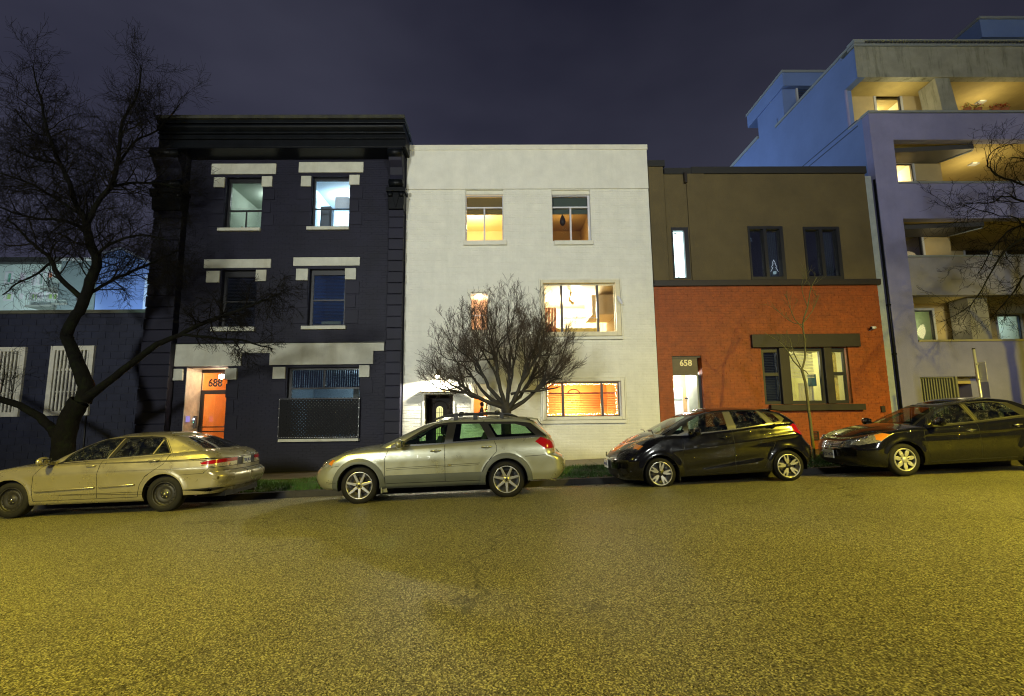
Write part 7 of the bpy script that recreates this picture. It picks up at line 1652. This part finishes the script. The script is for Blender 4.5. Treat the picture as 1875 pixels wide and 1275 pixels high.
# ================================================================== TREES
def pxl(pts, Y, dy=0):
    """picture path -> 3-D centre line; pts (px,py,width px[,depth offset])"""
    o = []; n = len(pts)
    for i, p in enumerate(pts):
        y = Y + dy * i / max(1, n - 1) + (p[3] if len(p) > 3 else 0)
        x, z = P(p[0], p[1], y); o.append((Vector((x, y, z)), p[2] * y / F_PX / 2 / math.sqrt(1 + ((p[0] - 937) / F_PX) ** 2)))
    return o
def smooth_path(pl, k=3, wob=.0, rg=None):
    out = []
    P_ = [p for p, r in pl]; R2 = [r for p, r in pl]; n = len(P_)
    for i in range(n - 1):
        p0, p1, p2, p3 = P_[max(0, i - 1)], P_[i], P_[i + 1], P_[min(n - 1, i + 2)]
        for j in range(k):
            t_ = j / k
            v = .5 * ((2 * p1) + (p2 - p0) * t_ + (2 * p0 - 5 * p1 + 4 * p2 - p3) * t_ ** 2 + (3 * p1 - p0 - 3 * p2 + p3) * t_ ** 3)
            if wob and rg: v = v + Vector((rg.gauss(0, wob), rg.gauss(0, wob), rg.gauss(0, wob)))
            out.append((v, R2[i] * (1 - t_) + R2[i + 1] * t_))
    out.append(pl[-1]); return out
MINR = .0024
def put(mb, path, n=6): mb.tube([p for p, r in path], [max(r, MINR) for p, r in path], n, caps=False)
def twig(mb, p, d, L, r, lvl, rg, cfg):
    nseg = cfg['seg'][lvl]; pts = [(p.copy(), r)]; d = d.normalized()
    for i in range(nseg):
        d = d + Vector((rg.gauss(0, 1), rg.gauss(0, 1), rg.gauss(0, 1))) * cfg['wob'] + Vector((0, 0, cfg['up'][lvl]))
        d.normalize(); p = p + d * (L / nseg); pts.append((p.copy(), r * (1 - .75 * (i + 1) / nseg)))
    put(mb, pts, 5 if lvl == 0 else 3)
    if lvl + 1 < len(cfg['seg']):
        k = cfg['kids'][lvl]
        for c in range(k):
            t_ = .2 + .8 * (c + rg.random()) / k; i = min(nseg - 1, int(t_ * nseg)); a = pts[i][0].lerp(pts[i + 1][0], t_ * nseg - i)
            dd = (pts[i + 1][0] - pts[i][0]).normalized(); s = Vector((rg.gauss(0, 1), rg.gauss(0, .8), rg.gauss(0, 1))); s = (s - dd * s.dot(dd)).normalized()
            twig(mb, a, dd * cfg['fwd'] + s * cfg['side'], L * cfg['len'][lvl] * rg.uniform(.6, 1.2), pts[i][1] * .62, lvl + 1, rg, cfg)
M_bark = mat('mossy_bark', (.005, .0048, .0035), .9, spec=.15, var=.5, vscale=9, bump=1.0, bscale=55, stain=(.014, .022, .004), sscale=5, bdist=.02)
M_twig2 = mat('red_twig_bark', (.055, .038, .024), .8, var=.3, vscale=9)
M_twig = mat('twig_bark', (.009, .0078, .005), .85, spec=.1, var=.3, vscale=9)
# --- big street tree at left
TY = 12.4; MINR = .0029
limbs = {
 'a': [(112, 885, 50), (114, 845, 46), (118, 800, 46), (128, 765, 42), (146, 735, 42)],
 'b': [(150, 738, 36), (158, 705, 33), (141, 665, 29), (129, 632, 25), (122, 612, 26), (136, 582, 23), (152, 556, 24), (166, 515, 22), (177, 478, 21), (163, 440, 19), (157, 405, 17), (142, 380, 12), (126, 335, 11), (106, 290, 9), (87, 240, 7), (75, 180, 5), (58, 120, 2)],
 'c': [(158, 415, 13), (180, 370, 11), (204, 340, 11), (214, 305, 9), (219, 262, 8), (224, 222, 6), (253, 172, 4), (258, 118, 2)],
 'd': [(148, 735, 26), (190, 706, 17), (238, 668, 15), (288, 632, 13), (330, 612, 10), (372, 592, 9), (420, 575, 7), (478, 552, 4), (512, 537, 2)],
 'e': [(106, 800, 24, .1), (82, 772, 20, .1), (38, 744, 17), (-20, 725, 15), (-90, 690, 12)],
 'f': [(152, 548, 13), (112, 512, 11), (98, 488, 10), (90, 470, 9), (66, 452, 8), (42, 428, 6), (14, 400, 4)],
 'g': [(162, 540, 9), (196, 518, 7), (240, 498, 6), (283, 480, 5), (330, 458, 3)],
 'h': [(157, 420, 10), (120, 405, 8), (70, 400, 6), (20, 388, 5), (-20, 370, 3)],
 'i': [(172, 470, 7), (215, 442, 6), (262, 430, 4), (312, 442, 3)],
 'j': [(204, 342, 8), (240, 335, 6), (290, 337, 5), (330, 345, 3)],
 'k': [(92, 250, 5), (60, 240, 4), (28, 200, 3)], 'l': [(216, 300, 6), (250, 258, 5), (288, 238, 4), (330, 190, 2)],
 'm': [(150, 395, 8), (80, 350, 6), (40, 330, 5), (-20, 310, 4)], 'n': [(330, 612, 6), (400, 620, 5), (450, 625, 4), (500, 640, 2)],
 'o': [(110, 300, 7), (60, 290, 5), (20, 270, 4)], 'p': [(95, 478, 7), (70, 500, 5), (30, 520, 4), (5, 540, 3)],
}
rg = random.Random(21)
big = empty('street_tree', (P(112, 885, TY)[0], TY, gz(-10.8, TY)), 'large mossy bare tree with forked leaning trunk at left', 'tree')
tr = MB(); cr_ = MB(); tw = MB()
offs = {'b': .0, 'c': .9, 'd': -1.6, 'e': .3, 'f': -.6, 'g': 1.2, 'h': 1.0, 'i': -.8, 'j': .8, 'k': .6, 'l': 1.0, 'm': -.7, 'n': -.3, 'o': .6, 'p': .6}
base_dy = {'n': -.9, 'k': 0, 'j': .45, 'l': .6}
cfg = dict(seg=[6, 5, 3], kids=[10, 7], len=[.52, .5], up=[.05, .02, .03], wob=.20, fwd=.75, side=.8)
paths = {}
for k, pts in limbs.items():
    pl = pxl([tuple(p[:3]) + ((p[3] if len(p) > 3 else 0) + base_dy.get(k, 0),) for p in pts], TY, offs.get(k, 0))
    sm = smooth_path(pl, 4, .008, rg); paths[k] = sm
    if k == 'a': put(tr, sm, 12)
    else:
        lb_ = MB(); put(lb_, sm, 12 if k == 'b' else 8); lb_.build('limb', M_bark, big)
    L = sum((sm[i + 1][0] - sm[i][0]).length for i in range(len(sm) - 1))
    if k in 'a': continue
    n = {'b': 70, 'c': 42, 'd': 30, 'e': 4, 'f': 13, 'g': 20, 'h': 19, 'i': 18, 'j': 20, 'k': 15, 'l': 19, 'm': 19, 'n': 11, 'o': 17, 'p': 5}[k]
    for c in range(n):
        lo = .42 if k == 'b' else (.62 if k == 'd' else (.5 if k == 'e' else .12))
        t_ = lo + (1 - lo) * (c + rg.random()) / n; i = min(len(sm) - 2, int(t_ * (len(sm) - 1))); a = sm[i][0]
        dd = (sm[i + 1][0] - sm[i][0]).normalized(); s = Vector((rg.gauss(0, 1), rg.gauss(0, 1.0), rg.gauss(0, 1))); s = (s - dd * s.dot(dd)).normalized()
        cf = dict(cfg); LL = rg.uniform(.9, 1.7) * (1 - .32 * t_)
        if k in 'dn': cf['up'] = [-.02, -.05, -.06]; LL = rg.uniform(.4, .85)
        if k in 'gip': cf['up'] = [-.02, -.06, -.06]; LL = rg.uniform(.7, 1.2)
        twig(tw, a, dd * .6 + s * .9, LL, max(.006, min(.016, sm[i][1] * .45)), 0, rg, cf)
for c in range(12):   # dormant shoots
    i = rg.randrange(6, 20); a = paths['b'][i][0]; twig(tw, a, Vector((rg.gauss(0, 1), -.3, .4)), .45, .005, 1, rg, cfg)
tr.build('trunk', M_bark, big); tw.build('crown', M_twig, big)
# --- small dense round-headed tree before the white house
SY = 12.45; MINR = .0026
bx_, bz_ = P(928, 800, SY)
small = empty('round_headed_tree', (bx_, SY, gz(bx_, SY)), 'small dense bare round-headed tree in front of the white house', 'tree')
tr = MB(); tw = MB(); rg = random.Random(5)
zg = gz(bx_, SY)
fk = Vector((P(926, 748, SY)[0], SY, P(926, 748, SY)[1]))
put(tr, smooth_path([(Vector((bx_ + .03, SY, zg - .1)), .15), (Vector((bx_, SY, zg + .6)), .125), (fk - Vector((0, 0, .25)), .12), (fk, .13), (fk + Vector((0, 0, .12)), .10)], 4, .006, rg), 12)
tips = [(-178, -70, .30), (-150, -95, -.5), (-158, -165, .5), (-128, -190, -.3), (-98, -228, .4), (-70, -205, -.6), (-42, -245, .2), (-15, -232, -.5), (8, -262, .35), (28, -240, -.2), (50, -215, .6), (80, -222, -.5), (92, -190, .2), (118, -180, .7), (132, -140, -.4), (128, -100, .4), (120, -70, -.3), (142, -168, .1), (-140, -58, 0), (90, -60, .6), (-60, -120, -.9), (30, -130, -1.0), (0, -180, .9), (60, -150, 1.0), (-90, -140, .9), (-120, -120, .2)]
cfg = dict(seg=[6, 4, 3], kids=[6, 4], len=[.55, .52], up=[.09, .09, .09], wob=.12, fwd=1.0, side=.6)
scaf = []
for (dx, dy_, dpt) in [(-105, -62, -.3), (-62, -105, .35), (-22, -120, -.25), (12, -128, .4), (48, -110, -.3), (88, -70, .3), (70, -100, .7), (-80, -85, .7)]:
    sc_ = SY / F_PX * .86; e_ = fk + Vector((dx * sc_, dpt * .8, -dy_ * sc_)); s0 = fk + Vector((dx * .0006, rg.uniform(-.04, .04), rg.uniform(-.12, .10)))
    sm = smooth_path([(s0, .062), (s0.lerp(e_, .35) + Vector((dx * sc_ * .12, 0, -.03)), .045), (s0.lerp(e_, .7) + Vector((dx * sc_ * .08, 0, -.03)), .032), (e_, .020)], 5, .007, rg); put(tr, sm, 8); scaf.append(sm)
for (dx, dy_, dpt) in tips + [(t_[0] * .8 + rg.uniform(-22, 22), t_[1] * .82 + rg.uniform(-15, 15), -t_[2]) for t_ in tips[:19]]:
    sc_ = SY / F_PX * .86; end = fk + Vector((dx * sc_, dpt * 1.25, -dy_ * sc_)); ux = (end - fk).normalized()
    best = max(scaf, key=lambda q_: (q_[-1][0] - fk).normalized().dot(ux)); k0 = rg.randrange(int(len(best) * .25), len(best) - 1); st, r0 = best[k0]
    dirn = (best[k0 + 1][0] - best[k0][0]).normalized(); L_ = (end - st).length
    q1 = st + dirn * L_ * .25 + Vector((math.copysign(.05, dx), 0, 0)); mid = st.lerp(end, .55) + Vector((dx * sc_ * .12, 0, -.04)); r0 = min(r0 * .8, .034)
    sm = smooth_path([(st, r0), (q1, r0 * .8), (mid, r0 * .5), (mid.lerp(end, .55) + Vector((0, 0, -.02)), r0 * .3), (end, .003)], 4, .010, rg)
    put(tr, sm, 7)
    for c in range(13):
        t_ = .15 + .85 * (c + rg.random()) / 13; i = min(len(sm) - 2, int(t_ * (len(sm) - 1))); dd = (sm[i + 1][0] - sm[i][0]).normalized()
        s = Vector((rg.gauss(0, 1), rg.gauss(0, 1), rg.gauss(0, .8))); s = (s - dd * s.dot(dd)).normalized()
        twig(tw, sm[i][0], dd + s * .75 + Vector((0, 0, .25)), rg.uniform(.36, .68) * (1.1 - .45 * t_), max(.0042, sm[i][1] * .4), 0, rg, cfg)
lo = pxl([(935, 722, 6), (960, 717, 5), (990, 716, 4), (1025, 708, 2)], SY); put(tr, smooth_path(lo, 3, .004, rg), 6)
tr.build('trunk', mat('grey_bark', (.028, .024, .016), .85, var=.4, vscale=8, bump=.8, bscale=50), small); tw.build('crown', M_twig2, small)
# --- thin sapling before the orange brick wall
QY = 12.4
sap = empty('sapling', (P(1490, 830, QY)[0], QY, gz(7.3, QY)), 'thin young sapling in front of the orange brick wall', 'sapling')
tr = MB(); tw = MB(); rg = random.Random(8); M_sap = mat('sapling_bark', (.10, .095, .035), .8, var=.3, vscale=12)
for pts, k in (([(1492, 850, 7), (1487, 800, 6.5), (1481, 750, 6), (1474, 700, 5.5), (1468, 676, 5.5)], 0), ([(1468, 676, 4.5), (1474, 655, 4), (1473, 620, 3.5), (1470, 592, 3), (1479, 562, 2.4), (1484, 530, 2), (1496, 508, 1.2)], 1),
               ([(1468, 678, 3.4), (1452, 660, 2.6), (1440, 640, 2.2), (1425, 625, 1.5), (1400, 610, 1)], 1), ([(1466, 672, 2.4), (1455, 650, 2), (1446, 620, 1.4)], 1), ([(1469, 600, 2.2), (1455, 585, 1.7), (1447, 565, 1.2), (1440, 540, .8)], 1),
               ([(1470, 595, 2), (1450, 590, 1.5), (1430, 575, 1), (1420, 565, .7)], 1), ([(1472, 590, 2), (1488, 568, 1.5), (1500, 540, 1)], 1), ([(1468, 676, 2.4), (1475, 680, 2), (1480, 686, 1.5)], 0), ([(1478, 560, 1.6), (1468, 530, 1.1), (1472, 505, .7)], 1)):
    sm = smooth_path(pxl(pts, QY, rg.uniform(-.3, .3) if k else 0), 3, .003, rg); put(tr, sm, 7)
    if k:
        for c in range(6):
            i = rg.randrange(3, len(sm) - 1); dd = (sm[i + 1][0] - sm[i][0]).normalized(); s = Vector((rg.gauss(0, 1), rg.gauss(0, 1), rg.gauss(0, 1)))
            twig(tw, sm[i][0], dd + s * .5 + Vector((0, 0, .3)), rg.uniform(.2, .42), .005, 1, rg, dict(cfg, wob=.12))
tr.build('trunk', M_sap, sap); tw.build('crown', M_sap, sap)
# --- tree reaching in from the right edge
RY = 12.3; MINR = .003
rt = empty('overhanging_tree', (P(1990, 860, RY)[0], RY, .5), 'bare knobbly tree whose branches reach in from the right edge', 'tree')
tr = MB(); tw = MB(); rg = random.Random(31)
cfg = dict(seg=[6, 5, 3], kids=[5, 4], len=[.5, .5], up=[-.01, -.03, .0], wob=.26, fwd=.75, side=.75)
for pts, n, dy_ in (([(1990, 880, 46), (1985, 780, 42), (1975, 650, 38), (1960, 540, 34), (1955, 440, 26), (1945, 330, 20), (1930, 240, 12)], 0, 0), ([(1962, 560, 22), (1915, 480, 16), (1870, 450, 11), (1838, 438, 8), (1800, 470, 6), (1772, 520, 4), (1745, 560, 3), (1690, 590, 1.5)], 16, -.8),
                    ([(1955, 450, 18), (1900, 390, 12), (1850, 372, 9), (1810, 360, 6), (1778, 372, 4), (1740, 372, 2.5), (1700, 380, 1.5)], 15, -.5), ([(1950, 360, 14), (1880, 345, 9), (1830, 335, 7), (1790, 318, 6), (1776, 300, 4), (1790, 275, 3), (1830, 262, 2)], 10, -.2),
                    ([(1900, 470, 10), (1850, 500, 8), (1820, 540, 5), (1790, 575, 3)], 10, .4), ([(1915, 420, 9), (1860, 410, 8), (1820, 420, 6), (1790, 450, 4), (1760, 500, 3)], 12, .3), ([(1940, 300, 10), (1890, 285, 7), (1850, 290, 5), (1815, 290, 3)], 5, 0), ([(1860, 440, 7), (1830, 400, 5), (1800, 395, 4), (1760, 385, 3), (1720, 372, 1.5)], 8, .1)):
    sm = smooth_path(pxl([(p_[0] + 32, p_[1], p_[2] * .72) for p_ in pts], RY, dy_), 4, .012, rg); put(tr, sm, 8)
    n = int(n * 1.35)
    for c in range(n):
        t_ = .3 + .7 * (c + rg.random()) / n; i = min(len(sm) - 2, int(t_ * (len(sm) - 1))); dd = (sm[i + 1][0] - sm[i][0]).normalized()
        s = Vector((rg.gauss(0, 1), rg.gauss(0, 1), rg.gauss(0, 1))); s = (s - dd * s.dot(dd)).normalized()
        twig(tw, sm[i][0], dd * .7 + s * .8, rg.uniform(.5, 1.0), max(.006, min(.014, sm[i][1] * .5)), 0, rg, cfg)
tr.build('trunk', M_bark, rt); tw.build('crown', M_twig, rt)
